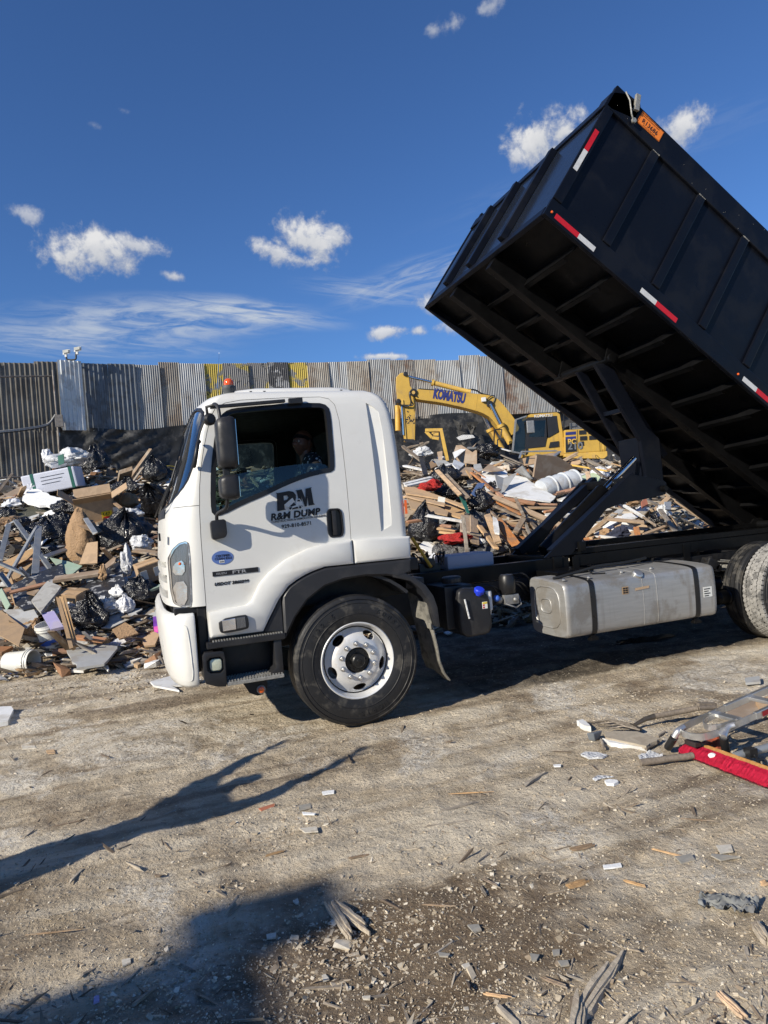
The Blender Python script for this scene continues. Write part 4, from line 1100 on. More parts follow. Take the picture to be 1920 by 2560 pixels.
def mirror_shell(x0,x1,y0,y1,z0,z1,name,taper=.02):
    b=MB();rings=[]
    for t,ins in ((0,0.035),(0.12,0.014),(0.35,0.004),(0.75,0.0),(0.92,0.004),(1.0,0.014)):
        x=x0+(x1-x0)*t
        p=chaikin([(y0+ins,z0+ins),(y1-ins,z0+ins),(y1-ins,z1-ins),(y0+ins,z1-ins)],3,.14)
        rings.append([Vector((x,y,z)) for y,z in p])
    n=len(rings[0]);b.add([p for R in rings for p in R],[(i*n+k,i*n+(k+1)%n,(i+1)*n+(k+1)%n,(i+1)*n+k) for i in range(len(rings)-1) for k in range(n)]+[tuple(range(n))[::-1],tuple((len(rings)-1)*n+k for k in range(n))])
    return b.build(name,M_plastic,mir,smooth=45)

mirror_shell(-0.985,-0.850,-0.245,-0.055,2.085,2.465,'main_mirror')
mirror_shell(-0.990,-0.855,-0.240,-0.06,1.860,2.045,'wide_mirror')
b=MB();b.box(-0.8495,-0.846,-0.225,-0.075,2.11,2.44);b.build('mirror_glass',M_chrome,mir);b=MB();b.box(-0.8545,-0.851,-0.22,-0.08,1.88,2.025);b.build('mirror_glass',M_chrome,mir)
b=MB();b.box(-0.955,-0.905,-0.17,-0.13,2.03,2.10);b.build('mirror_clamp',M_plastic,mir,.008)
b=MB();b.prism(chaikin([(-1.060,1.722),(-0.945,1.728),(-0.942,1.62),(-0.955,1.590),(-1.055,1.575)],1,.12),'y',-0.015,0.068);b.build('mirror_base',M_plastic,mir,.010,smooth=40)
b=MB();b.beam((-0.985,0.075,2.580),(-0.40,0.118,2.625),0.034,0.026,(0,0,1));b.obox((-0.315,0.115,2.622),(1,0.05,0.05),(0,1,0),(0,0,1),.115,.035,.045);b.build('mirror_stay',M_plastic,mir,.005)
b=MB();b.lathe([(0.02,-.03),(0.045,-0.012),(0.047,.02),(0.03,0.035)],(-1.005,0.03,2.48),(0.3,-1,0),14);b.build('round_mirror',M_plastic,mir,smooth=40)
b=MB();b.tube([(-0.965,-0.02,2.58),(-1.02,0.0,2.57),(-1.015,0.02,2.50)],0.012,8);b.build('mirror_stalk',M_plastic,mir,smooth=60)

# --- inside the cab
b=MB();b.prism([(-1.26,1.30),(-1.26,1.78),(-1.12,1.82),(-0.92,1.77),(-0.88,1.60),(-0.98,1.30)],'y',0.36,2.24);b.build('dashboard',M_dash,truck,.02,smooth=35)
b=MB();c_=Vector((-0.72,0.62,1.80));ax=Vector((-0.42,0,0.91)).normalized();u1=Vector((0,1,0));u2=ax.cross(u1)
b.tube([c_+(u1*cos(a)+u2*sin(a))*0.225 for a in np.linspace(0,2*pi,33)],0.015,8,cap=False)
for a in (0.3,pi-.3,-pi/2):b.tube([c_-ax*.03,c_+(u1*cos(a)+u2*sin(a))*0.22],0.012,6)
b.tube([c_-ax*0.02,c_-ax*0.45],0.03,10);b.build('steering_wheel',M_plastic,truck,smooth=60)
for yy in (0.62,1.85):
    s_=empty('seat',parent=truck)
    b=MB();b.box(-0.50,0.02,yy-.25,yy+.25,1.42,1.60);b.build('cushion',M_interior,s_,.05,smooth=50,seg=3)
    b=MB();b.prism([(-0.08,1.58),(0.05,1.56),(0.16,2.22),(0.07,2.26)],'y',yy-.24,yy+.24);b.build('backrest',M_interior,s_,.045,smooth=50,seg=3)
    b=MB();b.box(0.07,0.17,yy-.13,yy+.13,2.24,2.42);b.build('headrest',M_interior,s_,.035,smooth=50,seg=3)
b=MB();b.box(0.22,0.40,0.24,2.36,1.32,2.52);b.box(-1.1,0.44,0.20,2.40,1.30,1.36);b.build('rear_bulkhead',M_interior,truck)
b=MB();b.tube([(-0.98,1.22,2.47),(-0.98,1.22,2.36)],.01,6);b.box(-1.0,-0.96,1.08,1.36,2.27,2.36);b.build('interior_mirror',M_plastic,truck,.01)
# far-side mirror seen through the cab
b=MB();b.tube([(-0.98,2.6,1.80),(-0.93,2.78,1.9),(-0.93,2.82,2.4),(-0.97,2.6,2.55)],.013,8);b.box(-0.99,-0.87,2.74,2.95,2.08,2.44);b.build('far_mirror',M_plastic,mir,.03,smooth=50)

# --- wheels
R_T=0.52

def tyre_profile(R,w_,rim=0.297):
    h_=w_/2
    return [(rim,-h_*.86),(rim+.02,-h_*.93),(rim+.075,-h_*1.0),(rim+.125,-h_*0.985),(R-.05,-h_*.93),(R-.03,-h_*.90),(R-.018,-h_*.86),(R-.006,-h_*.80),(R,-h_*.70),
            (R,-h_*.52),(R-.014,-h_*.50),(R-.014,-h_*.44),(R,-h_*.42),(R,-h_*.06),(R-.014,-h_*.04),(R-.014,h_*.04),(R,h_*.06),(R,h_*.42),(R-.014,h_*.44),(R-.014,h_*.5),(R,h_*.52),(R,h_*.7),
            (R-.006,h_*.8),(R-.03,h_*.9),(R-.05,h_*.93),(rim+.125,h_*.985),(rim+.075,h_),(rim+.02,h_*.93),(rim,h_*.86)]

def wheel(x,y,w_,front,parent):
    wh=empty('front_wheel' if front else 'rear_wheel',parent=parent)
    C_=(x,y+w_/2,R_T);A_=(0,1,0)
    b=MB();b.lathe(tyre_profile(R_T,w_),C_,A_,72,closed=True)
    b.mi=[0]*len(b.f)
    for i,f_ in enumerate(b.f):
        r_=sum(math.hypot(b.v[k][0]-x,b.v[k][2]-R_T) for k in f_)/len(f_)
        if r_>R_T-0.004:b.mi[i]=1 if (not front and y<0.1) else 0
    t_=b.build('tyre',[M_rubber,M_tread],wh,smooth=30)
    h_=w_/2
    for rr_ in (0.372,0.455,0.487):
        bb=MB();bb.lathe([(rr_,-h_*1.0+(.0 if rr_<.4 else .008)),(rr_+.003,-h_*1.0-.004+(.0 if rr_<.4 else .008)),(rr_+.006,-h_*1.0+(.0 if rr_<.4 else .008))],C_,A_,72,closed=True);bb.build('sidewall_ring',M_rubber,wh,smooth=40)
    return wh,C_

def front_rim(wh,C_,y_face):
    """steel disc with five oval openings, ten nuts and a greasy hub"""
    A_=Vector((0,-1,0));O_=Vector((C_[0],y_face,C_[2]))
    b=MB();b.lathe([(0.306,-0.02),(0.308,0.0),(0.300,0.006),(0.291,0.0),(0.284,-0.02),(0.276,-0.040),(0.270,-0.060),(0.255,-0.070),(0.232,-0.060),(0.205,-0.025),(0.175,-0.008),(0.155,-0.004),(0.106,-0.004),(0.102,-0.012),(0.102,-0.028),(0.15,-.03),(0.20,-.045),(0.235,-.08),(0.26,-.1),(0.30,-.1)],O_,A_,80,closed=True)
    cuts=[]
    for k in range(5):
        a=radians(54+72*k+3);cb=MB();c0=Vector((cos(a),0,sin(a)))*0.218;T_=Vector((-sin(a),0,cos(a)));Rr=Vector((cos(a),0,sin(a)))
        cb.oprism([(0.054*cos(q_*pi/10),0.031*sin(q_*pi/10)) for q_ in range(20)],O_+c0,T_,Rr,A_,-0.2,0.1);cm=cb.mesh('cut');cuts.append(('DIFFERENCE',cm))
    me=boolean(b.mesh(),cuts);setmat(me,M_rim);smooth_mesh(me,35);link_mesh('rim',me,wh)
    for k in range(10):
        a=radians(18+36*k+3);c0=O_+Vector((cos(a),0,sin(a)))*0.138
        b=MB();b.lathe([(0.021,-0.006),(0.021,0.0),(0.015,0.002)],c0,A_,14);b.lathe([(0.0155,0.0),(0.0155,0.018),(0.012,0.021)],c0,A_,6);b.lathe([(0.008,0.02),(0.008,0.034),(0.005,.036)],c0,A_,8);b.build('wheel_nut',M_nut,wh,smooth=25)
    b=MB();b.lathe([(0.103,-0.05),(0.101,-0.03),(0.092,-0.022),(0.060,-0.02),(0.056,0.0),(0.053,0.022),(0.045,0.030),(0.018,0.032),(0.016,0.036),(0.005,0.037)],O_,A_,32);b.build('hub',M_hub,wh,smooth=30)
    for k in range(8):
        a=radians(45*k);b=MB();b.lathe([(0.007,-.02),(0.007,-0.010)],O_+Vector((cos(a),0,sin(a)))*0.076,A_,6);b.build('hub_bolt',M_hub,wh)
    b=MB();b.lathe([(0.27,-0.06),(0.27,-0.24),(0.26,-0.24),(0.26,-0.06)],O_,A_,40,closed=True);b.lathe([(0.12,-0.1),(0.2,-0.1),(0.2,-0.2),(0.1,-0.2)],O_,A_,30,closed=True);b.build('brake_drum',M_hub,wh)

fw_,C_=wheel(0.0,0.0,0.285,True,truck);front_rim(fw_,C_,0.016)
for s_,a0,rr_,sz in (('600SJ',62,0.400,.055),('JJ22.5',152,0.400,.055),('NORIS',-62,0.398,.055)):
    for i,ch in enumerate(s_):
        a=radians(a0-i*7.2);c0=Vector((cos(a)*rr_,0.0015,R_T+sin(a)*rr_))
        text('sidewall_lettering',ch,sz,M_rubber,fw_,frame_matrix(c0,(sin(a),0,-cos(a)),(cos(a),0,sin(a))),ext=0.003,align='CENTER')
fw2,C2=wheel(0.0,2.315,0.285,True,truck)
b=MB();b.lathe([(0.30,0),(0.28,0.04),(0.1,0.04),(0.1,0.1),(0.02,.1)],(0,2.59,R_T),(0,-1,0),40);b.build('rim',M_rim,fw2,smooth=30)
XR=4.80
for y_ in (0.0,0.285,2.05,2.33):
    rw,Cr=wheel(XR,y_,0.265 if y_<.1 or y_>2.2 else .24,False,truck)
    b=MB();b.lathe([(0.300,-0.12),(0.302,-0.128),(0.290,-0.128),(0.28,-0.09),(0.272,-0.03),(0.25,-.02),(0.10,-0.01),(0.10,0.02),(0.28,0.02),(0.29,.12)],Cr,(0,1,0),48,closed=True);b.build('rim',M_rim,rw,smooth=30)
    if y_<0.1:
        b=MB()                                             # hexagonal tread blocks
        nb=66
        for r_i in range(5):
            for k in range(nb):
                a=2*pi*(k+0.5*(r_i%2))/nb;rx=Vector((cos(a),0,sin(a)));tx=Vector((-sin(a),0,cos(a)))
                yy=Cr[1]-0.265/2*0.80+0.265*0.8*(r_i+.5)/5
                hexp=[(0.0215*cos(q_*pi/3),0.0235*sin(q_*pi/3)) for q_ in range(6)]
                b.oprism([(p[1],p[0]) for p in hexp],Vector((Cr[0],yy,Cr[2])),tx,Vector((0,1,0)),rx,R_T-0.016,R_T+0.004)
        b.build('tread_blocks',M_tread,rw)['kind']='stuff'
        b=MB()
        for k in range(66):
            a=2*pi*k/66;rx=Vector((cos(a),0,sin(a)));tx=Vector((-sin(a),0,cos(a)))
            b.obox(Vector((Cr[0],0.024,Cr[2]))+rx*(R_T-.012),tx,(0,1,0),rx,0.036,0.022,0.026)
        b.build('shoulder_blocks',M_tread,rw)['kind']='stuff'
b=MB();b.lathe([(0.09,0),(0.09,2.6)],(XR,0.02,R_T),(0,1,0),16);b.lathe([(0.12,0),(0.22,.1),(0.22,.3),(0.12,.4)],(XR,1.1,R_T),(0,1,0),20);b.build('rear_axle',M_frame,truck,smooth=40)
b=MB();b.beam((0,0.1,.45),(0,2.5,.45),.09,.1);b.build('front_axle',M_frame,truck,.01)

# --- chassis
for y_ in (0.80,1.72):
    b=MB();b.box(-1.0,7.1,y_,y_+0.085,0.90,0.915);b.box(-1.0,7.1,y_,y_+0.008,0.70,0.90);b.box(-1.0,7.1,y_,y_+0.085,0.685,0.70)
    if y_>1:b.v=[(x,2*y_+.085-yv,z) for x,yv,z in b.v]
    b.build('chassis_rail',M_frame,truck)
    b=MB();b.box(0.62,2.58,y_-.004,y_+.09,0.925,1.075);b.box(2.66,7.1,y_-.006,y_+.10,0.965,1.082);b.box(2.50,6.9,y_+.02,y_+.11,1.086,1.145);b.build('subframe_rail',M_black_under,truck,.004)
b=MB()
for x in (-0.6,0.75,1.55,2.45,3.3,4.2,5.2,6.2,6.9):
    b=MB();b.box(x,x+.09,0.88,1.72,0.74,0.88);b.build('chassis_crossmember',M_frame,truck,.004)
b=MB();b.box(4.07,4.16,0.785,0.797,0.80,1.07);b.box(2.62,2.70,.785,.797,.80,1.07);b.box(5.6,5.69,.785,.797,.80,1.07);b.build('mounting_plate',M_black_under,truck,.003)
b=MB();b.box(2.18,2.60,0.42,0.80,0.948,0.972);b.box(2.18,2.56,0.44,0.46,0.905,0.948);b.box(2.18,2.60,.60,.80,.80,.948);b.build('tank_bracket',M_black_under,truck,.004)
# engine and gearbox mass under the cab
b=MB();b.box(-0.75,0.55,0.95,1.65,0.55,1.25);b.box(0.55,1.5,1.05,1.55,0.55,0.95);b.lathe([(0.05,0),(0.05,3.1)],(1.5,1.3,.72),(1,0,-.03),12);b.build('engine',M_frame,truck,.04)
# AdBlue style tank with blue cap, filters
b=MB();b.prism(chaikin([(1.00,0.94),(1.06,0.965),(1.24,0.945),(1.31,0.86),(1.315,0.60),(1.28,0.535),(1.05,0.53),(1.0,0.60)],1,.15),'y',0.18,0.62);ad=b.build('fluid_tank',M_plastic,truck,.03,smooth=40,seg=3)
b=MB();b.lathe([(0.030,0),(0.030,.02),(0.045,0.022),(0.048,0.05),(0.040,0.06),(0.02,.062)],(1.20,0.19,0.895),(0.1,-.55,1),12);b.build('blue_filler_cap',M_bluecap,ad,smooth=25)
b=MB();b.tube([(1.055,0.168,0.87),(1.085,0.168,0.70)],0.009,8);b.build('sight_tube',M_film,ad,smooth=50)
b=MB();b.box(1.225,1.275,0.1755,0.178,0.765,0.825);lb=b.build('warning_label',M_paper,ad);b=MB();b.box(1.228,1.272,0.1735,0.1752,0.808,0.822);b.build('label_band',M_labelyellow,lb)
b=MB();b.box(1.23,1.245,0.1735,0.1752,.79,.803);b.box(1.23,1.245,.1735,.1752,.77,.783);b.build('label_mark',M_labelred,lb)
b=MB();b.box(0.93,1.20,0.30,0.75,0.60,0.98);b.lathe([(0.09,0),(0.09,.05),(0.07,.06)],(1.05,0.4,1.0),(0,0,1),18);b.build('battery_box',M_plastic,truck,.02)
b=MB();b.lathe([(0.03,0),(0.032,.02),(0.032,.17),(0.02,.18),(0.012,.22)],(1.42,0.42,0.88),(0,0,-1),14);b.build('fuel_filter',M_lampwhite,truck,smooth=40)
b=MB();b.lathe([(0.07,0),(0.075,.01),(0.075,.15),(0.06,.175),(0.02,.18)],(1.66,0.48,0.83),(0,0,1),24);b.build('air_dryer',M_seal,truck,smooth=40)
b=MB();b.box(1.59,1.74,0.42,0.56,0.73,0.82);b.ball((1.55,.46,.78),.035);b.tube([(1.6,.42,.74),(1.68,.38,.70),(1.76,.42,.72),(1.76,.46,.80)],.008,6);b.ball((1.70,.42,.77),.025);b.build('valve_block',M_alu_dull,truck,.008,smooth=40)
b=MB();b.ball((1.515,.44,.80),.032);b.build('blue_bowl',M_blue,truck,smooth=60)
b=MB()
for i in range(7):
    g_=random.Random(i);p0=(1.25+g_.random()*.6,0.55+g_.random()*.2,0.98-g_.random()*.2)
    b.tube(chaikin([p0,(p0[0]+.15,p0[1]-.08,p0[2]+.02),(p0[0]+.28,p0[1],p0[2]-.15),(p0[0]+.35,.75,p0[2]-.1)],2,closed=False),.009,6)
b.build('air_hoses',M_hose,truck,smooth=60)
# fuel tank
tank=empty('fuel_tank',parent=truck)
TP=chaikin([(0.05,0.445),(0.05,0.865),(0.10,0.915),(0.60,0.945),(0.66,0.90),(0.66,0.44),(0.60,0.395),(0.11,0.395)],2,.22)     # (y,z)
TP=[(y-0.0,z) for y,z in TP]
b=MB();rings=[]
for x,s_ in ((2.000,0.955),(2.010,0.985),(2.028,1.0),(2.04,1.006),(2.05,1.0),(3.70,1.0),(3.71,1.006),(3.72,1.0),(3.74,0.985),(3.75,0.955)):
    cy_,cz_=0.355,0.665;rings.append([Vector((x,cy_+(y-cy_)*s_,cz_+(z-cz_)*s_)) for y,z in TP])
n_=len(rings[0]);b.add([p for R in rings for p in R],[(i*n_+k,i*n_+(k+1)%n_,(i+1)*n_+(k+1)%n_,(i+1)*n_+k) for i in range(len(rings)-1) for k in range(n_)]+[tuple(range(n_))[::-1],tuple((len(rings)-1)*n_+k for k in range(n_))])
b.build('tank_shell',M_alu_tank,tank,smooth=35)
def sq(cy_,cz_,hy,hz):return chaikin([(cy_-hy,cz_-hz),(cy_+hy,cz_-hz),(cy_+hy,cz_+hz),(cy_-hy,cz_+hz)],2,.2)
b=MB();P_=sq(.36,.67,.21,.19);b.tube([(1.999,y,z) for y,z in P_+[P_[0]]],.006,6);P_=sq(.37,.68,.085,.065);b.tube([(1.998,y,z) for y,z in P_+[P_[0]]],.007,6);b.build('end_embossing',M_alu_tank,tank,smooth=60)
b=MB();b.tube([(3.02,y,z) for y,z in TP[:n_]+[TP[0]]],.0035,5);b.tube([(2.86,y,z) for y,z in TP+[TP[0]]],.0025,5);b.build('weld_seam',M_alu_tank,tank)
for x in (2.265,3.475):
    b=MB();O1=[(0.355+(y-.355)*1.015 ,0.665+(z-.665)*1.018) for y,z in TP];n1=len(O1)
    vs=[(x,y,z) for y,z in TP]+[(x+.055,y,z) for y,z in TP]+[(x,y,z) for y,z in O1]+[(x+.055,y,z) for y,z in O1]
    b.add(vs,[q_ for i in range(n1) for j in [(i+1)%n1] for q_ in ((2*n1+i,2*n1+j,3*n1+j,3*n1+i),(i,2*n1+i,2*n1+j,j)[::-1],(n1+i,n1+j,3*n1+j,3*n1+i)[::-1])])
    b.build('tank_strap',M_seal,tank,smooth=50)
    b=MB();b.prism([(x-.01,.385),(x+.065,.385),(x+.075,.355),(x-.02,.355)],'y',0.07,0.12);b.box(x,x+.05,.08,.11,.355,.40);b.build('strap_foot',M_black_under,tank,.003)
b=MB();b.lathe([(0.045,0),(0.045,.02),(0.052,.022),(0.052,.045),(0.04,.055),(0.012,.057)],(2.845,0.115,0.885),(0,-.75,.8),24);b.build('filler_cap',M_nut,tank,smooth=30)
b=MB();b.box(2.62,2.69,0.0465,0.048,0.74,0.81);lb=b.build('hazard_label',M_card,tank)
b=MB();[b.box(2.628+.03*i,2.652+.03*i,0.0445,0.046,0.748+j*.02,0.762+j*.02) for i in range(2) for j in range(3)];b.build('label_print',M_blackink,lb)
b=MB();b.prism([(2.77,0.760),(2.93,0.768),(2.93,.792),(2.77,.784)],'y',0.0455,0.0475);b.build('tape_strip',M_card,tank)
b=MB();b.box(3.575,3.685,0.0465,0.048,0.60,0.70);lb=b.build('maker_label',M_paper,tank);b=MB();[b.box(3.585,3.64+(j%2)*.02,0.0445,0.046,0.61+j*.022,0.619+j*.022) for j in range(4)];b.build('label_print',M_blackink,lb)
b=MB();b.tube(chaikin([(2.05,.30,.935),(2.15,.28,.95),(2.4,.32,.975),(2.6,.35,1.0),(2.9,.38,.99),(3.3,.5,1.0)],2,closed=False),.014,8);b.tube([(2.45,.3,.97),(2.5,.3,.93),(2.6,.25,.93)],.01,6);b.build('fuel_hose',M_hose,tank,smooth=60)
b=MB()
for x,y in ((2.07,.16),(2.33,.14),(2.75,.2),(3.1,.2)):b.lathe([(0.018,0),(0.018,.012),(0.01,.02)],(x,y,0.918+(y-.1)*.06),(0,0,1),10)
b.build('tank_plug',M_nut,tank,smooth=30)
# brake chamber, spring hanger, leaf spring
b=MB();b.lathe([(0.02,0),(0.05,.005),(0.075,.03),(0.078,.14),(0.09,.15),(0.09,.165),(0.06,.17),(0.06,.2),(0.085,.22),(0.085,.25),(0.03,.3)],(4.09,0.42,0.50),(1,0.05,-.02),22);b.build('brake_chamber',M_black_under,truck,smooth=40)
b=MB();b.obox((4.30,0.66,0.83),(1,0,-.5),(0,1,0),(.5,0,1),.16,.12,.10);b.lathe([(0.045,0),(0.045,.1)],(4.36,.60,.78),(0,1,0),14);b.prism([(4.2,.90),(4.28,.76),(4.34,.78),(4.30,.92)],'y',.62,.66);b.build('spring_hanger',M_frame,truck,.012,smooth=30)
for i in range(6):
    b=MB();L_=0.62-i*0.05;b.tube([(XR-L_*.95,.70,0.765-i*.017+.0),(XR-L_*.5,.70,.735-i*.017),(XR,.70,0.725-i*.017),(XR+L_,.70,.765-i*.017)],.008,4);b.v=[(x,.66+(y-.70)*5,z) for x,y,z in b.v];b.build('leaf_spring',M_frame,truck)
b=MB();b.box(4.52,4.545,.60,.74,.60,.80);b.tube([(4.45,.66,.86),(4.62,.60,.835),(4.6,.62,.82),(4.43,.68,.845)],.006,5);b.build('spring_clamp',M_steptread,truck)
# gear clutter and white canister on the frame behind the cab
b=MB();b.box(1.28,1.80,0.95,1.28,1.06,1.20);cn=b.build('battery_case',mat('pale_lilac_plastic',(0.42,0.40,0.46),.5,var=.05),truck,.025,smooth=40)
b=MB();b.box(1.0,1.22,1.0,1.3,0.98,1.14);b.lathe([(0.05,0),(0.05,.2)],(1.1,.95,1.15),(0,1,0),12)
for i in range(10):
    g_=random.Random(50+i);p0=Vector((1.02+g_.random()*.22,.95+g_.random()*.2,1.12))
    b.tube(chaikin([p0,p0+Vector((g_.uniform(-.08,.08),g_.uniform(-.05,.05),.1+g_.random()*.08)),p0+Vector((g_.uniform(-.1,.15),.05,.02))],2,closed=False),.007,5)
b.build('hydraulic_pump',M_seal,truck,.008,smooth=40)

# --- hoist: lower channels from the frame, ram, bell plate, upper arms to the body
hoist=empty('hoist',parent=truck)
def plate(poly,y0,y1,name,parent=hoist,mt=M_black_paint,bev=.004):
    b=MB();b.prism(poly,'y',y0,y1);return b.build(name,mt,parent,bev)
lowarm=[(2.30,1.09),(2.62,1.09),(3.10,1.53),(3.31,1.575),(3.62,1.60),(3.90,1.635),(3.925,1.76),(3.88,1.795),(3.45,1.885)]
plate(lowarm,0.80,0.83,'lift_arm')
lowarm_f=[(2.30+.1,1.09),(2.62+.1,1.09),(3.15,1.53),(3.36,1.575),(3.62,1.60),(3.90,1.635),(3.925,1.76),(3.88,1.795),(3.45,1.885)]
plate(lowarm_f,1.62,1.65,'lift_arm')
b=MB()
for y_,s_ in ((0.86,.10),(1.52,.10)):
    b.beam((2.42,y_,1.12),(3.52,y_,1.86),s_,.10,(0,0,1))
b.build('arm_channel',M_black_paint,hoist,.006)
b=MB();b.beam((2.44,.78,1.03),(2.44,1.78,1.03),.1,.12);b.build('pivot_tube',M_black_under,hoist,.006,smooth=30);b=MB();b.beam((3.42,.82,1.80),(3.42,1.64,1.80),.09,.09);b.build('pivot_tube',M_black_under,hoist,.006,smooth=30);b=MB();b.lathe([(.035,0),(.035,1.0)],(3.86,.76,1.70),(0,1,0),14);b.lathe([(.028,0),(.028,.03)],(3.86,.77,1.70),(0,-1,0),12);b.build('pivot_pin',M_black_under,hoist,smooth=30);b=MB();b.box(2.70,2.78,.76,.80,1.12,1.22);b.build('stop_bracket',M_black_under,hoist,.006,smooth=30)
b=MB();d_=(Vector((3.62,1.1,2.02))-Vector((2.40,1.1,1.12))).normalized();b.lathe([(0.075,0.05),(0.085,.06),(0.085,1.05),(0.075,1.07),(0.04,1.08)],(2.42,1.05,1.10),d_,24);b.build('ram_barrel',M_black_under,hoist,smooth=30)
b=MB();b.lathe([(0.036,1.0),(0.036,1.62)],(2.42,1.05,1.10),d_,18);b.build('ram_rod',M_chrome,hoist,smooth=30)

# --- tipped body, built level in its own frame then tilted about the front corner
BA=Vector((2.0584,-0.0141,4.2429));TH=radians(35.84);BW,BH,BL=2.74,1.41,5.55
body=empty('dump_body',parent=truck)
bn=Vector((sin(TH),0,cos(TH)));bd_=Vector((cos(TH),0,-sin(TH)))
BM=Matrix(((bd_.x,0,bn.x,BA.x),(0,1,0,BA.y),(bd_.z,0,bn.z,BA.z),(0,0,0,1)))
body.matrix_local=BM
def part(b,name,mt=M_black_paint,bev=0.0,sm=None):return b.build(name,mt,body,bev,sm)
b=MB();b.box(0.03,BL,0.03,BW-.03,0.10,0.115);part(b,'floor_plate',M_black_under)
for y_,s_ in ((0.0,1),(BW-.045,-1)):
    b=MB();b.box(0.0,BL,y_,y_+.045,0.0,0.185);part(b,'bottom_rail',M_black_paint,.008)
    b=MB();b.box(0.0,BL,y_-.012 if s_>0 else y_,y_+(.045 if s_>0 else .057),1.315,1.575);part(b,'top_rail',M_black_paint,.012)
    b=MB();b.box(0.02,BL,y_+.022,y_+.027,0.185,1.32);part(b,'side_panel',M_black_paint)
    for x in [0.0]+[0.62+.652*i for i in range(8)]:
        w_=0.095 if x>0 else 0.10
        b=MB();yo=y_-.012 if s_>0 else y_+.027
        b.prism([(x,0.187),(x+w_,0.187),(x+w_,1.313),(x,1.313)],'y',yo,yo+.03);part(b,'side_rib',M_black_paint,.010)
# front wall
b=MB();b.box(0.012,0.017,.05,BW-.05,0.11,1.36);part(b,'front_panel',mat('glossy_black_front_sheet',(.012,.016,.026),.16,var=.1,spec=.75,rvar=.04))
b=MB();b.box(-0.005,0.045,0.045,BW-.045,0.0,0.10);part(b,'front_sill',M_black_paint,.006)
b=MB();b.box(-0.012,0.05,0.03,BW-.03,1.30,1.41);part(b,'front_header',M_black_paint,.008)
for y_ in (0.78,1.50,2.10):
    b=MB();b.prism([(-0.060,y_),(0.010,y_-.008),(0.010,y_+.088),(-0.060,y_+.08)],'z',0.102,1.298);part(b,'front_rib',M_black_paint,.006)
# raised corner caps, latch and permit plate
for y_ in (0.0,BW-.14):
    b=MB();b.prism([(-0.015,1.30),(-0.015,1.46),(0.02,1.50),(0.13,1.585),(0.29,1.60),(0.32,1.56),(0.32,1.42),(0.02,1.30)],'y',y_-.012,y_+.14);part(b,'corner_cap',M_black_paint,.008)
b=MB();b.tube([(0.10,-.03,1.56),(0.17,-.05,1.50),(0.25,-.05,1.40),(0.295,-.04,1.375)],.008,8);b.lathe([(0.025,0),(0.025,.02)],(0.305,-.03,1.375),(0,-1,0),12);b.obox((0.25,-.030,1.56),(1,0,.4),(0,1,0),(-.4,0,1),.05,.03,.16);part(b,'tarp_latch',M_steptread,.003)
b=MB();b.prism([(0.345,1.415),(0.640,1.425),(0.640,1.545),(0.345,1.555)],'y',-0.0165,-0.0135);pl=part(b,'permit_plate',M_orange)
b=MB();P_=[(0.350,1.42),(0.635,1.429),(0.635,1.541),(0.350,1.55)];b.tube([(x,-.017,z) for x,z in P_+[P_[0]]],.0016,4);b.build('plate_border',M_blackink,pl)
def bt(s_,x,z,size,**k):return text('plate_lettering',s_,size,M_blackink,pl,frame_matrix((x,-0.0172,z),(1,0,0.02),(0,0,1)),**k)
bt('R13686',0.385,1.450,0.066,offset=.0012,sx=0.92,space=1.1,ext=.0006)
bt('BUSINESS INTEGRITY COMMISSION',0.362,1.532,0.0145,ext=.0004);bt('TRADE WASTE REMOVAL PERMIT',0.372,1.514,0.0145,ext=.0004);bt('THE CITY OF NEW YORK',.41,1.430,.0145,ext=.0004)
# reflective tape
def tape(poly,mt,name='reflective_tape'):
    b=MB();b.prism(poly,'y',-0.0145 if poly[0][1]>.2 else -0.0025,-0.0125 if poly[0][1]>.2 else -0.0005);part(b,name,mt)
tape([(0.024,.79),(0.072,.79),(0.072,1.035),(0.024,1.035)],M_red);tape([(0.024,.55),(0.072,.55),(0.072,.788),(0.024,.788)],M_silver_tape)
for i,x in enumerate((0.105,1.20,2.655,4.1)):
    c1,c2=(M_red,M_silver_tape) if i%2 == 0 and i == 0 else (M_silver_tape,M_red)
    x1=x+(0.285 if c1 is M_red else .205)
    tape([(x,.030),(x1,.030),(x1,.083),(x,.083)],c1);tape([(x1,.030),(x+.49,.030),(x+.49,.083),(x1,.083)],c2)
for x,z in ((0.06,.06),(2.58,0.055)):
    b=MB();b.lathe([(.012,0),(.012,.008),(.006,.012)],(x,0,z),(0,-1,0),10);part(b,'marker_lamp',M_amber,sm=40)
# weld beads at the ribs
b=MB();g_=random.Random(4)
for x in [0.62+.652*i for i in range(8)]:
    for k in range(7):b.ball((x+.01+k*.013,-.014,1.312),.0045+g_.random()*.003,5,4)
for k in range(26):b.ball((g_.uniform(0,BL),-.0125,g_.uniform(1.33,1.56)),.0025,4,3)
part(b,'weld_spatter',M_steptread)['kind']='stuff'
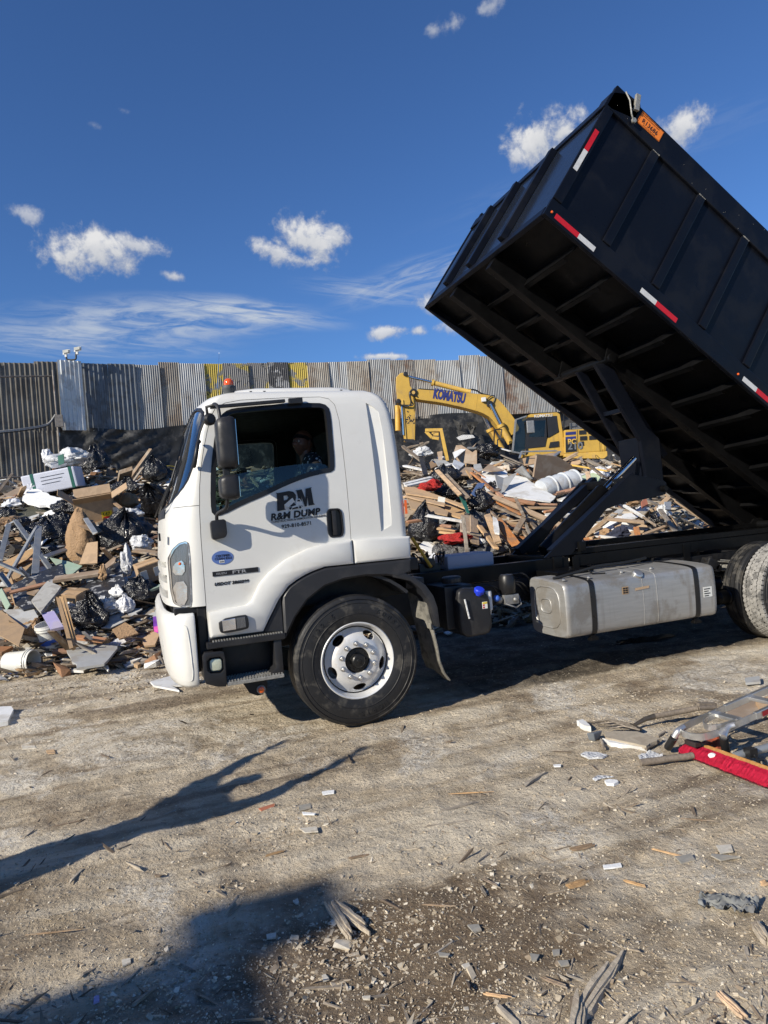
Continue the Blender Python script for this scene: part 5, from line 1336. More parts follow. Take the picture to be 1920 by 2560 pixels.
# underside: long sills and cross members with tapered ends
for y_ in (0.98,1.86):
    b=MB();b.box(0.05,BL,y_,y_+.10,-0.115,0.075);part(b,'long_sill',M_black_under,.006)
for i in range(12):
    x=0.47+.445*i
    b=MB();b.prism([(0.05,0.10),(0.05,0.055),(0.30,0.0),(0.975,-0.045),(0.975,0.10)],'x',x,x+.010);b.prism([(0.30,0.0),(0.975,-0.045),(0.975,-.035),(0.30,.010)],'x',x,x+.055);part(b,'outrigger',M_black_under,.002)
    b=MB();b.box(x,x+.05,1.085,1.855,0.03,0.10);part(b,'floor_crossmember',M_black_under,.003)
    b=MB();b.prism([(2.69,0.10),(2.69,0.055),(2.50,0.02),(1.965,-0.02),(1.965,0.10)],'x',x,x+.010);b.prism([(2.50,.02),(1.965,-.02),(1.965,-.010),(2.50,.030)],'x',x,x+.05);part(b,'outrigger',M_black_under,.002)
# upper arms, in body frame: from the cross tube down to the bell plate pin
BI=BM.inverted()
def bl_(x,y,z):return BI @ Vector((x,y+BA.y*0,z))
b=MB();p1=BI @ Vector((3.25,1.0,3.10));b.lathe([(0.05,-.10),(0.05,0.95)],(1.73,1.0,-0.085),(0,1,0),18);b.prism([(1.61,.07),(1.85,.07),(1.79,-.13),(1.67,-.13)],'y',0.93,0.945);b.prism([(1.61,.07),(1.85,.07),(1.79,-.13),(1.67,-.13)],'y',1.80,1.815);part(b,'hinge_tube',M_black_under,.003,40)
plate([(3.26,3.12),(3.47,3.13),(3.90,2.40),(4.06,2.27),(4.07,1.80),(3.93,1.60),(3.80,1.64),(3.83,1.86),(3.79,2.25)],1.00,1.05,'upper_arm',bev=.01)
plate([(3.32,3.12),(3.44,3.13),(3.94,2.24),(3.98,1.90),(3.93,1.60),(3.80,1.64),(3.88,1.92),(3.85,2.18)],1.40,1.45,'upper_arm',bev=.01)
plate([(3.80,2.30),(4.05,2.26),(4.07,1.80),(3.93,1.62),(3.82,1.66)],1.06,1.39,'arm_box',bev=.01)
b=MB();b.beam((3.72,1.12,2.80),(4.21,1.12,2.07),.05,.085);b.build('arm_brace',M_black_paint,hoist,.006)
b=MB();b.beam((3.66,1.02,2.62),(3.66,1.44,2.62),.05,.05);b.build('arm_spreader',M_black_paint,hoist,.006)
# tailgate at the far end of the body
b=MB();b.box(BL,BL+.05,.05,BW-.05,0.10,1.5);part(b,'tailgate',M_black_paint,.01)
# rear pivot on the frame
b=MB();pv=BM @ Vector((5.25,0.95,-0.06));b.lathe([(.05,0),(.05,1.1)],(pv.x,.80,pv.z),(0,1,0),14);b.prism([(pv.x-.2,1.08),(pv.x+.2,1.08),(pv.x+.07,pv.z+.08),(pv.x-.07,pv.z+.08)],'y',.84,.87);b.prism([(pv.x-.2,1.08),(pv.x+.2,1.08),(pv.x+.07,pv.z+.08),(pv.x-.07,pv.z+.08)],'y',1.75,1.78);b.build('rear_pivot',M_black_under,truck,.004,smooth=30)
b=MB();b.box(6.2,6.9,.1,.6,.85,.90);b.lathe([(.16,0),(.16,.7)],(5.6,.45,.75),(1,0,0),20);b.build('air_reservoir',M_frame,truck,smooth=30)

# ------------------------------------------------------------------ sheet-metal fence on a tarred block wall
RH=Vector((LT[0],LT[1],0.0))

def fence_pt(px,depth):
    """ground-plan point seen at column px and at that distance"""
    k=(px-960)/FPX
    p=Vector((CAM.x,CAM.y,0))+Vector((DP[0],DP[1],0))*depth+RH*(k*depth)
    return p

def ztop(px,py,depth):
    """height of a picture point at a given distance"""
    r_=ray(px,py);return CAM.z+r_.z/math.hypot(r_.x,r_.y)*math.hypot(*(atd(px,py,depth)-CAM)[:2])

def at_depth(px,py,dep):
    r_=ray(px,py);t=dep/(r_.x*DP[0]+r_.y*DP[1]);return CAM+r_*t

fence=empty('metal_fence',loc=(0,0,0),label='tall patchwork fence of corrugated metal sheets standing behind the debris piles',cat='fence')
fence.location=fence_pt(150,23)
FO=fence.location.copy()

def corrugated(a,b,z0,z1,pitch,amp,kind):
    """sheet from plan point a to b; kind: wave or box rib"""
    a,b=Vector(a[:2]).to_3d(),Vector(b[:2]).to_3d();L_=(b-a).length;X=(b-a)/L_;Nn=Vector((-X.y,X.x,0))
    if Nn.dot(Vector((DP[0],DP[1],0)))>0:Nn=-Nn                         # towards us
    prof=[]
    if kind == 'wave':
        n=max(int(L_/pitch*6),6)
        prof=[(L_*i/n,amp*sin(2*pi*(L_*i/n)/pitch)) for i in range(n+1)]
    else:
        s_=0.0
        while s_<L_-1e-3:
            for q_,h_ in ((0,0),(0.58,0),(0.70,1),(0.88,1),(1.0,0)):
                if s_+q_*pitch <= L_:prof.append((s_+q_*pitch,h_*amp))
            s_ += pitch
        prof=sorted(set(prof));prof.append((L_,0)) if prof[-1][0]<L_-.002 else None
    b_=MB();th=0.003
    rows=[z0,z0+(z1-z0)*.35,z0+(z1-z0)*.7,z1];g_=random.Random(int(a.x*1000));wob=[g_.uniform(-.02,.02) for _ in rows]
    vs=[]
    for z,w_ in zip(rows,wob):
        for s_,h_ in prof:vs.append(a+X*s_+Nn*(h_+w_)+Vector((0,0,z)))
    n=len(prof);fs=[(i*n+k,i*n+k+1,(i+1)*n+k+1,(i+1)*n+k) for i in range(len(rows)-1) for k in range(n-1)]
    b_.add(vs,fs)
    return b_

def sheet(px0,px1,d0,d1,ytop0,ybot0,kind,mt,pitch=.076,amp=.012,ytop1=None,ybot1=None,name='sheet',parent=None,off=0.0):
    ytop1=ytop0 if ytop1 is None else ytop1;ybot1=ybot0 if ybot1 is None else ybot1
    pa,pb=at_depth(px0,ytop0,d0+off),at_depth(px1,ytop1,d1+off)
    z1=(pa.z+pb.z)/2;z0=(at_depth(px0,ybot0,d0).z+at_depth(px1,ybot1,d1).z)/2
    # keep the bottom on the same plan line
    b_=corrugated(pa,pb,z0,z1,pitch,amp,kind)
    me=b_.mesh(name,mt,fix=False);me.transform(Matrix.Translation(-FO));
    if kind == 'wave':smooth_mesh(me,80)
    o=link_mesh(name,me,parent or fence)
    return o

def dline(px):return float(np.interp(px,[-400,150,205,700,1450,2300],[20.0,22.8,23.2,26.3,29.5,33.5]))

rf=random.Random(5)
# left stretch: box-rib sheets in two tiers
xs_=[-420,-330,-250,-165,-80,0,84,145]
for i in range(len(xs_)-1):
    d0,d1=dline(xs_[i]),dline(xs_[i+1])
    sheet(xs_[i],xs_[i+1]+2,d0,d1,911-i*.8,1090,'box',M_galv_dark,.148,.034,908-i*.8+rf.uniform(-2,3),1078)
    sheet(xs_[i],xs_[i+1]+2,d0-.08,d1-.08,1082,1275,'box',M_galv_dark,.148,.034,1072,1262)
# bright corner sheet, blue-grey box ribs
sheet(143,202,22.55,23.0,904,1078,'box',M_galv_bright,.135,.034,899,1076)
sheet(200,268,23.15,23.6,908,1079,'box',M_galv_blue,.15,.036,909,1078);sheet(268,336,23.6,24.0,909,1078,'box',M_galv_blue,.15,.036,911,1077)
# fine corrugation from there on
x=334.0;k=0;top=911.0
steps={395:906,462:909,500:910,560:909,640:907,700:905,860:902,905:899,960:897,990:900,1153:889,1240:890}
cur=911
while x<2100:
    wpx=rf.choice([42,50,56,61]);x1=x+wpx
    for s_ in sorted(steps):
        if x>=s_-25:cur=steps[s_]
    t0=cur+rf.uniform(-1.5,1.5)
    if 462 <= x<520 or (690 <= x<738):mt=M_graf_y
    elif 520 <= x<640:mt=M_graf_y2
    elif 640 <= x<690 :mt=M_graf_k
    else:mt=rf.choice([M_galv,M_galv,M_galv_warm,M_galv_warm,M_galv_rust]) if x>738 else rf.choice([M_galv,M_galv_warm])
    yb=float(np.interp(x,[334,420,1060,1400,2200],[1080,1076,1046,1030,985]));yb1=float(np.interp(x1,[334,420,1060,1400,2200],[1080,1076,1046,1030,985]))
    tl=float(np.interp(x,[1240,2200],[0,-34])) if x>1240 else 0
    sheet(x,x1+3,dline(x),dline(x1),t0+tl,yb,'wave',mt,.076,.013,t0+tl+rf.uniform(-1.2,1.2),yb1,off=(k%2)*.03)
    x=x1;k += 1
# low yellow patch where the first sprayed panels reach down beside the cab
# pipes on the left stretch
def ploc(p):return p-FO
b=MB();b.tube([ploc(at_depth(-60,943,20.9)),ploc(at_depth(136,940,22.5))],.028,8);b.build('rail_pipe',M_pipe,fence,smooth=60)
b=MB();b.tube([ploc(at_depth(132,925,22.4)),ploc(at_depth(146,1085,22.4)),ploc(at_depth(149,1150,22.4))],.035,8);b.build('post_pipe',M_pipe,fence,smooth=60)
b=MB();b.tube([ploc(at_depth(-60,1198,20.6)),ploc(at_depth(72,1191,21.6))],.028,8);b.build('rail_pipe',M_pipe,fence,smooth=60)
for k in range(3):
    b=MB();b.tube(chaikin([ploc(at_depth(-60,1082+k*3,20.6)),ploc(at_depth(40,1074+k*3,21.2)),ploc(at_depth(105,1064+k*3,21.9)),ploc(at_depth(124,1058+k*2,22.2)),ploc(at_depth(138,1036+k*2,22.3))],2,closed=False),.018,6);b.build('cable',M_cable if k<2 else M_hose,fence,smooth=60)
b=MB();b.box(-.10,.14,-.02,.06,-.2,.2);b.v=[tuple(Vector(v)+ploc(at_depth(146,1052,22.3))) for v in b.v];b.build('junction_box',M_pipe,fence,.01)
# block wall under the sheets, with black sheeting over its left part
wall=empty('block_wall',label='dark tarred block wall carrying the metal sheets behind the excavator',cat='wall');wall.location=fence_pt(1000,28)
wo_=wall.location.copy()
b=MB();pts=[(150,23.25),(205,23.5),(700,26.6),(1450,29.8),(2300,33.8)]
for i in range(len(pts)-1):
    for j in range(6 if i else 1):
        n=6 if i else 1
        pa=pts[i][0]+(pts[i+1][0]-pts[i][0])*j/n;pb=pts[i][0]+(pts[i+1][0]-pts[i][0])*(j+1)/n
        da,db=np.interp([pa,pb],[p[0] for p in pts],[p[1] for p in pts])
        yb=float(np.interp(pa,[150,420,1060,1400,2300],[1068,1066,1035,1018,970]))
        A_,B_=at_depth(pa,yb,da),at_depth(pb,yb,db);zt=min(A_.z,B_.z)
        bb=MB();X_=(B_-A_).to_2d().to_3d();L_=X_.length;X_.normalize();Y_=Vector((-X_.y,X_.x,0))
        if Y_.dot(Vector((DP[0],DP[1],0)))<0:Y_=-Y_
        rows=3
        for r_ in range(rows):
            z1_=zt-r_*1.25;
            bb.obox((A_+X_*L_/2+Y_*.45).to_2d().to_3d()+Vector((0,0,z1_-.6))-wo_,X_,Y_,(0,0,1),L_-.03,.9-.04*(r_%2),1.2)
        bb.build('concrete_block_stack',M_block,wall,.04)
# sheeting
g2=np.random.default_rng(3)
nx_,nz_=190,26
pxs=np.linspace(150,1262,nx_);vs=[]
for j in range(nz_):
    f_=j/(nz_-1)
    for i,px in enumerate(pxs):
        d_=dline(px)-.12
        yt=float(np.interp(px,[150,205,330,420,560,1060,1262],[1070,1074,1074,1064,1062,1040,1030]))+4*sin(px*.021)*(1 if 205<px<1200 else 0)
        yb_=float(np.interp(px,[150,1262],[1245,1165]))
        p=at_depth(px,yt+(yb_-yt)*f_,d_)
        s_=px*.02;bul=.07*sin(s_*1.1+f_*1.0)+.03*sin(s_*2.9-f_*2.5)+.30*f_ ** 2*(1+.5*sin(s_*.7))+.012*sin(s_*7+f_*5)
        bul += .35*math.exp(-((px-230-240*f_)/60)** 2)*f_+.12*max(0,sin((px+330*f_)*.09))*math.exp(-((px-290-120*f_)/90)** 2)
        vs.append(p-Vector((DP[0],DP[1],0))*bul)
fs=[(j*nx_+i,j*nx_+i+1,(j+1)*nx_+i+1,(j+1)*nx_+i) for j in range(nz_-1) for i in range(nx_-1)]
to=at_depth(600,1250,25);b=MB();b.add([v-to for v in vs],fs)
o=b.build('wall_sheeting',M_tarp,None,loc=to);smooth_mesh(o.data,180)
tag(o,'black plastic sheeting hung in folds on the wall below the metal sheets','tarpaulin')
# torn hole in the sheeting with a pale rag
b=MB();c0=at_depth(1163,1085,27.6)
for k in range(9):
    g_=random.Random(k);q_=c0+RH*g_.uniform(-.35,.35)+Vector((0,0,g_.uniform(-.5,.5)))
    b.add([q_+RH*g_.uniform(-.3,.1)+Vector((0,0,g_.uniform(0,.25))),q_+RH*g_.uniform(0,.3)-Vector((DP[0],DP[1],0))*.12,q_+RH*g_.uniform(-.1,.15)+Vector((0,0,-g_.uniform(.1,.45)))],[(0,1,2)])
b.v=[tuple(Vector(v)-c0) for v in b.v];o=b.build('torn_sheeting',M_tarp,None,loc=c0);o.modifiers.new('s','SOLIDIFY').thickness=.02
tag(o,'torn flaps of black sheeting curling off the wall left of the excavator','torn sheeting')
o=MB();pz=[(-.36,-.02),(-.1,.07),(.30,.03),(.38,-.08),(0.0,-.12),(-.25,-.14)];o.oprism(pz,(0,0,0),RH,(0,0,1),(-DP[0],-DP[1],0),0,.05);o=o.build('rag',M_film,None,loc=at_depth(1163,1091,27.2));tag(o,'pale rag caught in the tear of the black wall sheeting','rag')
# floodlights on the corner sheet
for px,py,dx,lab in ((163,902,-1,'left one of two small white floodlights above the bright corner sheet'),(193,900,1,'right one of two small white floodlights above the bright corner sheet')):
    f_=empty('floodlight',loc=at_depth(178,897,22.9),label=lab,cat='floodlight',group='floodlights on the fence corner')
    o0=f_.location.copy();q_=lambda px,py,dd=22.9:at_depth(px,py,dd)-o0
    b=MB();cxp=166 if dx<0 else 190
    b.tube(chaikin([q_(178,900),q_(cxp,899),q_(cxp,890),q_(cxp,882 if dx<0 else 874)],2,closed=False),.03,8);b.build('bracket_arm',M_hose,f_,smooth=60)
    hx_=(166,877) if dx<0 else (194,870);c0=q_(*hx_)
    b=MB();b.obox(c0+Vector((0,0,-.04)),RH*1+Vector((0,0,.12)),Vector((DP[0],DP[1],0))+Vector((0,0,.5)),Vector((0,0,1)),.23,.10,.13);b.obox(q_(hx_[0]-1,hx_[1]+11),RH,(DP[0],DP[1],0),(0,0,1),.07,.07,.14);b.build('lamp_housing',M_lampwhite,f_,.012)
    b=MB();b.obox(c0+Vector((-DP[0],-DP[1],0))*.075+Vector((0,0,-.03)),RH+Vector((0,0,.12)),Vector((DP[0],DP[1],0))+Vector((0,0,.5)),(0,0,1),.19,.012,.10);b.build('lamp_glass',M_lampglass,f_)
# graffiti-marked white barrier behind the pile
o0=at_depth(1528,1195,21);bar=empty('road_barrier',loc=o0,label='white plastic road barrier with a scrawled tag and a red dot',cat='barrier')
b=MB();Dv=Vector((DP[0],DP[1],0));q_=lambda px,py,dd=21.0:at_depth(px,py,dd)-o0
b.oprism([(-.50,-.55),(.02,-.55),(.02,.40),(-.50,.40)],(0,0,0),RH,(0,0,1),Dv,0,.3);b.oprism([(.05,-.55),(.72,-.55),(.70,.44),(.07,.44)],(0,0,0),RH,(0,0,1),Dv,0,.3);b.build('barrier_body',M_barrier,bar,.04)
b=MB();b.lathe([(.085,0),(.085,.012)],RH*.20+Vector((0,0,.14))-Dv*.005,-Dv,16);b.build('red_dot',M_labelred,bar)
b=MB();scr=[(-.40,.12),(-.34,.22),(-.30,.10),(-.38,.02),(-.26,.16),(-.18,.20),(-.20,.06),(-.08,.20),(-.05,.02),(-.12,-.2),(-.02,.10),(.0,.2)];b.tube(chaikin([RH*u_+Vector((0,0,v_))-Dv*.012 for u_,v_ in scr],2,closed=False),.014,5);b.build('scrawl',M_blackink,bar)
b=MB();scr=[(-.36,.20),(-.24,.24),(-.14,.18),(-.2,.28)];b.tube(chaikin([RH*u_+Vector((0,0,v_-.04))-Dv*.010 for u_,v_ in scr],2,closed=False),.016,5);b.build('scrawl',M_red,bar)

# ------------------------------------------------------------------ excavator on the fill behind the pile
ED=24.0
EO=at_depth(1330,1180,ED);EO=Vector((EO.x,EO.y,1.95))
exc=empty('excavator',loc=EO,label='yellow tracked excavator with raised boom reaching left over the debris pile',cat='excavator')
Dv=Vector((DP[0],DP[1],0));UZ=Vector((0,0,1))

def c6(x,y):return (980+x*.3496,880+y*.3496)      # from the enlargement this machine was measured in

def E2(x,y,dep=ED):
    p=at_depth(*c6(x,y),dep)-EO;return (p.dot(RH),p.z)

def E3(x,y,dd=0.0):s_,z=E2(x,y);return RH*s_+UZ*z+Dv*dd

def eplate(pts,d0,d1,name,mt=M_yellow,bev=.02,parent=None,sm=None,it=0):
    P=[E2(*p) for p in pts]
    if it:P=chaikin(P,it,.2)
    b=MB();b.oprism(ccw(P),(0,0,0),RH,UZ,Dv,d0,d1);o=b.build(name,mt,parent or exc,bev,sm)
    return o

boom=eplate([(180,275),(215,280),(400,292),(560,305),(700,320),(760,352),(870,490),(905,560),(850,600),(800,620),(760,560),(700,480),(630,440),(500,405),(350,372),(200,352),(165,345),(168,300)],-.30,.30,'boom',it=1)
b=MB();b.oprism(ccw([E2(*p) for p in [(600,312),(606,312),(592,420),(586,420)]]),(0,0,0),RH,UZ,Dv,-.305,-.30);b.build('weld_line',M_yellow,boom)
s0=E3(287,337,-.306);s1=E3(532,378,-.306)
text('lettering','KOMATSU',0.46,M_navy,boom,frame_matrix(s0+Vector((0,0,0)),(s1-s0),UZ+RH*.0),ext=.004,offset=.026,sx=(s1-s0).length/2.36,space=1.0)
arm=eplate([(28,190),(60,158),(100,155),(118,175),(128,250),(165,300),(165,500),(162,640),(90,640),(80,520),(60,420),(40,360),(28,250)],-.22,.22,'stick')
b=MB();b.oprism(ccw([E2(*p) for p in [(62,350),(78,350),(102,640),(88,640)]]),(0,0,0),RH,UZ,Dv,-.26,.26);b.build('stick_edge',M_yellow_hi,arm)
for k in range(26):
    g_=random.Random(k);x,y=g_.uniform(92,160),g_.uniform(420,520)
    b=MB();b.lathe([(g_.uniform(.015,.035),0),(.01,.006)],E3(x,y,-.221),-Dv,6);b.build('chipped_paint',M_exblack,arm)
b=MB();b.lathe([(.13,-.36),(.13,.36)],E3(150,300),Dv,16);b.build('pivot_pin',M_exblack,boom,.02,smooth=40)
b=MB();b.lathe([(.06,-.38),(.06,-.36)],E3(150,303),Dv,12);b.build('pin_cap',M_yellow_hi,boom)
b=MB();b.lathe([(.08,-.28),(.08,.28)],E3(95,168),Dv,14);b.lathe([(.085,-.28),(.085,.28)],E3(45,360),Dv,14);b.build('stick_pin',M_exblack,arm,.01,smooth=40)
b=MB();b.tube([E3(100,172),E3(290,218)],.045,10);b.build('stick_ram_rod',M_chrome,boom,smooth=60)
b=MB();b.tube([E3(284,218),E3(300,222),E3(301,222),E3(545,284),E3(560,287)],[.12,.12,.085,.085,.10],14);b.build('stick_ram',M_yellow_hi,boom,smooth=60)
b=MB()
b.tube(chaikin([E3(545,268),E3(600,270),E3(640,300),E3(700,310),E3(740,345)],2,closed=False),.028,6);b.tube(chaikin([E3(190,268,-.1),E3(350,280,-.1),E3(540,300,-.1),E3(700,318,-.1),E3(800,420,-.1)],2,closed=False),.025,6)
b.tube(chaikin([E3(175,330,-.33),E3(125,290,-.36),E3(128,360,-.36),E3(160,395,-.34),E3(60,390,-.3)],3,closed=False),.03,6);b.tube(chaikin([E3(150,290,-.33),E3(115,300,-.38),E3(140,385,-.36),E3(100,402,-.3),E3(45,385,-.3)],3,closed=False),.028,6)
b.tube(chaikin([E3(650,370,-.34),E3(700,320,-.36),E3(735,330,-.33),E3(690,420,-.34)],3,closed=False),.018,6)
b.build('hydraulic_hoses',M_hose,boom,smooth=60)
b=MB();b.tube([E3(38,380,.1),E3(42,560,.1)],.09,12);b.build('bucket_ram',M_yellow_hi,arm,smooth=60);b=MB();b.tube([E3(68,400,-.28),E3(80,600,-.28)],.03,8);b.build('bucket_link',M_chrome,arm,smooth=60)
b=MB();b.obox(E3(645,353,-.36),RH,Dv,UZ,.16,.12,.15);b.build('work_lamp',M_lampwhite,boom,.02)
b=MB();b.lathe([(.12,-.38),(.12,.38)],E3(690,384),Dv,18);b.build('ram_pin',M_exblack,boom,.02,smooth=40)
for dd,(x0,y0,x1,y1,x2,y2) in ((-.36,(690,384,768,540,835,660)),(.36,(660,440,715,552,800,690))):
    b=MB();b.tube([E3(x0,y0,dd),E3(x1,y1,dd)],.055,10);b.build('boom_ram_rod',M_chrome,boom,smooth=60)
    b=MB();b.tube([E3(x1-6,y1-12,dd),E3(x1+2,y1+6,dd),E3(x1+3,y1+7,dd),E3(x2,y2,dd)],[.145,.145,.115,.115],14);b.build('boom_ram',M_yellow_hi,boom,smooth=60)
# cab: posts, roof, glass
cab_d0,cab_d1=-1.15,-.15
eplate([(920,490),(940,478),(1120,466),(1140,478),(1160,600),(1168,760),(1145,762),(1138,600),(1118,492),(930,502)],cab_d0,cab_d1,'cab_roof_frame',bev=.01)
eplate([(1060,640),(1138,600),(1168,640),(1168,745),(905,765),(905,720),(925,706),(1040,690)],cab_d0+.01,cab_d1,'cab_lower_panel',bev=.01)
eplate([(912,508),(925,502),(930,640),(922,745),(906,760),(905,700),(910,620)],cab_d0-.01,cab_d0+.06,'door_post',M_exblack,.005)
eplate([(925,500),(1118,490),(1132,600),(1062,640),(1052,500),(1046,500),(1052,640),(1040,700),(922,712),(920,640),(940,636),(1034,634),(1044,520),(944,524),(930,640)],cab_d0-.012,cab_d0+.04,'door_frame',M_exblack,.004)
eplate([(938,512),(1046,506),(1046,632),(930,634)],cab_d0,cab_d0+.01,'door_window',M_exglass,0)
eplate([(930,642),(1044,640),(1036,694),(928,702)],cab_d0,cab_d0+.01,'lower_window',M_exglass,0)
eplate([(1068,510),(1116,502),(1126,590),(1072,612)],cab_d0,cab_d0+.01,'rear_window',M_exglass,0)
eplate([(1064,500),(1120,492),(1132,598),(1064,622),(1070,612),(1124,590),(1116,502),(1068,510)],cab_d0-.01,cab_d0+.03,'rear_frame',M_exblack,.004)
eplate([(845,510),(915,490),(912,620),(902,742),(822,735),(830,620)],cab_d0+.05,cab_d0+.06,'front_window',M_exglass,0)
for q_ in ([(838,512),(915,486),(916,496),(846,518)],[(836,512),(848,512),(826,735),(814,735)],[(818,728),(905,745),(905,755),(814,738)]):eplate(q_,cab_d0+.02,cab_d0+.10,'front_frame',M_alu_dull,.004)
eplate([(846,512),(1120,492),(1140,600),(1160,740),(830,735)],cab_d1-.06,cab_d1,'cab_back',M_exblack,.01)
eplate([(985,640),(1035,640),(1040,560),(1050,560),(1050,700),(980,700)],cab_d0+.3,cab_d0+.75,'operator_seat',M_exblack,.03)
b=MB();b.obox(E3(935,568,cab_d0-.12),RH,Dv,UZ,.26,.06,.42);b.build('side_mirror',M_alu_dull,exc,.04);b=MB();b.tube([E3(915,590,cab_d0-.1),E3(925,545,cab_d0-.12)],.015,6);b.build('mirror_stalk',M_exblack,exc)
s0,s1=E3(965,502,cab_d0-.016),E3(1030,498,cab_d0-.016);text('lettering','KOMATSU',.13,M_lampwhite,exc,frame_matrix(s0,s1-s0,UZ),ext=.002,offset=.003)
for k in range(9):
    eplate([(1075+k*0,700-k*0),(1136,694)],0,0,'x',bev=0) if False else None
    b=MB();x0=1062+k*0;b.beam(E3(1064+k*1.2,706-k*4.3,cab_d0-.012),E3(1134-k*.2,698-k*4.3,cab_d0-.012),.02,.02);b.build('vent_slat',M_exblack,exc)
# engine house, counterweight
eplate([(1165,590),(1245,585),(1400,578),(1418,600),(1420,735),(1165,752)],-1.3,1.3,'engine_house',bev=.03)
eplate([(1398,578),(1438,600),(1450,640),(1452,735),(1410,738)],-1.30,1.35,'counterweight',bev=.10)
eplate([(1165,752),(1452,733),(1454,765),(1430,785),(1200,782),(1165,772)],-1.32,1.32,'lower_frame',M_yellow_hi,bev=.02)
eplate([(1170,656),(1244,652),(1246,735),(1172,742)],-1.315,-1.3,'badge_panel',M_exblack,.002)
for y0 in (600,632):eplate([(1170,y0+6),(1240,y0),(1240,y0+20),(1170,y0+25)],-1.312,-1.3,'navy_stripe',M_navy,.002)
s0,s1=E3(1184,686,-1.32),E3(1240,684,-1.32);text('lettering','PC',.24,M_yellow_hi,exc,frame_matrix(s0,s1-s0,UZ),ext=.003,offset=.006)
s0,s1=E3(1184,722,-1.32),E3(1240,720,-1.32);text('lettering','210',.34,M_alu_dull,exc,frame_matrix(s0,s1-s0,UZ),ext=.003,offset=.006)
for (x0,y0) in ((1262,594),(1324,590),(1268,634),(1330,630)):
    for k in range(5):
        b=MB();b.beam(E3(x0,y0+3+k*5.2,-1.31),E3(x0+46,y0+k*5.2,-1.31),.03,.030);b.build('louvre_slat',M_exblack,exc)
b=MB();b.beam(E3(1250,590,-1.305),E3(1254,740,-1.305),.01,.01);b.beam(E3(1398,585,-1.305),E3(1404,735,-1.305),.01,.01);b.build('panel_gap',M_exblack,exc)
b=MB();b.obox(E3(1280,682,-1.31),RH,Dv,UZ,.14,.02,.14);b.build('door_latch',M_exblack,exc,.005)
# handrail and grille on top
b=MB()
for p0,p1 in (((1164,590),(1164,450)),((1164,450),(1205,446)),((1205,446),(1200,520)),((1164,520),(1200,516))):b.tube([E3(*p0,-1.2),E3(*p1,-1.2)],.02,6)
for p0,p1 in (((695,690),(700,580)),((700,580),(750,578)),((750,578),(742,640)),((742,640),(720,650)),((720,650),(722,700))):b.tube([E3(*p0,-1.0),E3(*p1,-1.0)],.022,6)
b.build('handrail',M_exblack,exc,smooth=60)
b=MB()
for k in range(12):b.beam(E3(1225+k*10.5,532,-.9),E3(1225+k*10.5,578,-.9),.02,.03,(1,0,0))
for k in range(4):b.beam(E3(1222,538+k*11,-.9),E3(1345,530+k*11,-.9),.02,.03)
b.build('engine_grille',M_alu_dull,exc)
b=MB();b.tube([E3(1195,590,-.4),E3(1195,548,-.4)],.07,12);b.build('exhaust_pipe',M_exblack,exc,smooth=60);eplate([(1222,545),(1340,532),(1345,580),(1225,590)],-.85,.6,'engine_hood',M_exblack,.03)
# tracks and slew ring (mostly hidden by the pile)
b=MB();b.lathe([(.7,-.3),(.7,.1)],E3(1180,790),UZ,24);b.build('slew_ring',M_exblack,exc)
for dd in (-1.35,.75):
    c0=E3(1180,790,dd);zt=c0.z-.15;zb=-.35
    b=MB();P=[(c0.dot(RH)-2.0,zb),(c0.dot(RH)+2.0,zb),(c0.dot(RH)+2.35,(zb+zt)/2),(c0.dot(RH)+2.0,zt),(c0.dot(RH)-2.0,zt),(c0.dot(RH)-2.35,(zb+zt)/2)]
    b.oprism(P,(0,0,0),RH,UZ,Dv,dd,dd+.6);b.build('track',M_exblack,exc,.05)

# ------------------------------------------------------------------ debris: every piece lies on the slope as a thing of its own
G_R2=lambda x,y:(1000+x*.2411,1080+y*.2411)
G_R3=lambda x,y:(1400+x*.2411,1120+y*.2411)
G_L7=lambda x,y:(x*.2983,1080+y*.2983)
G_ID=lambda x,y:(x,y)
NRM=Vector((0,0,1))

def slope_normal(p):
    e=.4;return Vector((-(bz(p.x+e,p.y)-bz(p.x-e,p.y))/(2*e),-(bz(p.x,p.y+e)-bz(p.x,p.y-e))/(2*e),1)).normalized()

def add_thing(b,name,mt,loc,label,cat,group=None,bevel=0,smooth=None,it=None):
    """b holds vertices in world space; recentre on loc"""
    loc=Vector(loc);b.v=[tuple(Vector(v)-loc) for v in b.v]
    o=b.build(name,mt,None,bevel,smooth,loc=loc)
    return tag(o,label,cat,group)

def plank(G,x0,y0,x1,y1,label,mt=None,w_=.09,t_=.04,off=.30,off1=None,name='plank',cat='plank',group=None,roll=0.0,d=None):
    a=at(*G(x0,y0),off) if d is None else at_depth(*G(x0,y0),d[0]);c=at(*G(x1,y1),off if off1 is None else off1) if d is None else at_depth(*G(x1,y1),d[1])
    n=slope_normal((a+c)/2);X=(c-a).normalized()
    n=Matrix.Rotation(roll,3,X)@ n
    b=MB();Y=n.cross(X).normalized();Z=X.cross(Y);b.obox((a+c)/2,X,Y,Z,(c-a).length,w_,t_)
    g_=random.Random(int(x0*7+y0));L_=(c-a).length                                # ends sawn or snapped askew
    b.v=[tuple(Vector(v)+X*g_.uniform(-.035,.035)) for v in b.v]
    loc=(a+c)/2
    M3=Matrix((X,Y,Z)).transposed()
    b.v=[tuple(M3.inverted()@ (Vector(v)-loc)) for v in b.v]
    o=b.build(name,mt or M_pine,None,.004 if w_>.05 else 0,seg=1);o.matrix_world=Matrix.Translation(loc)@ M3.to_4x4()
    return tag(o,label,cat,group)

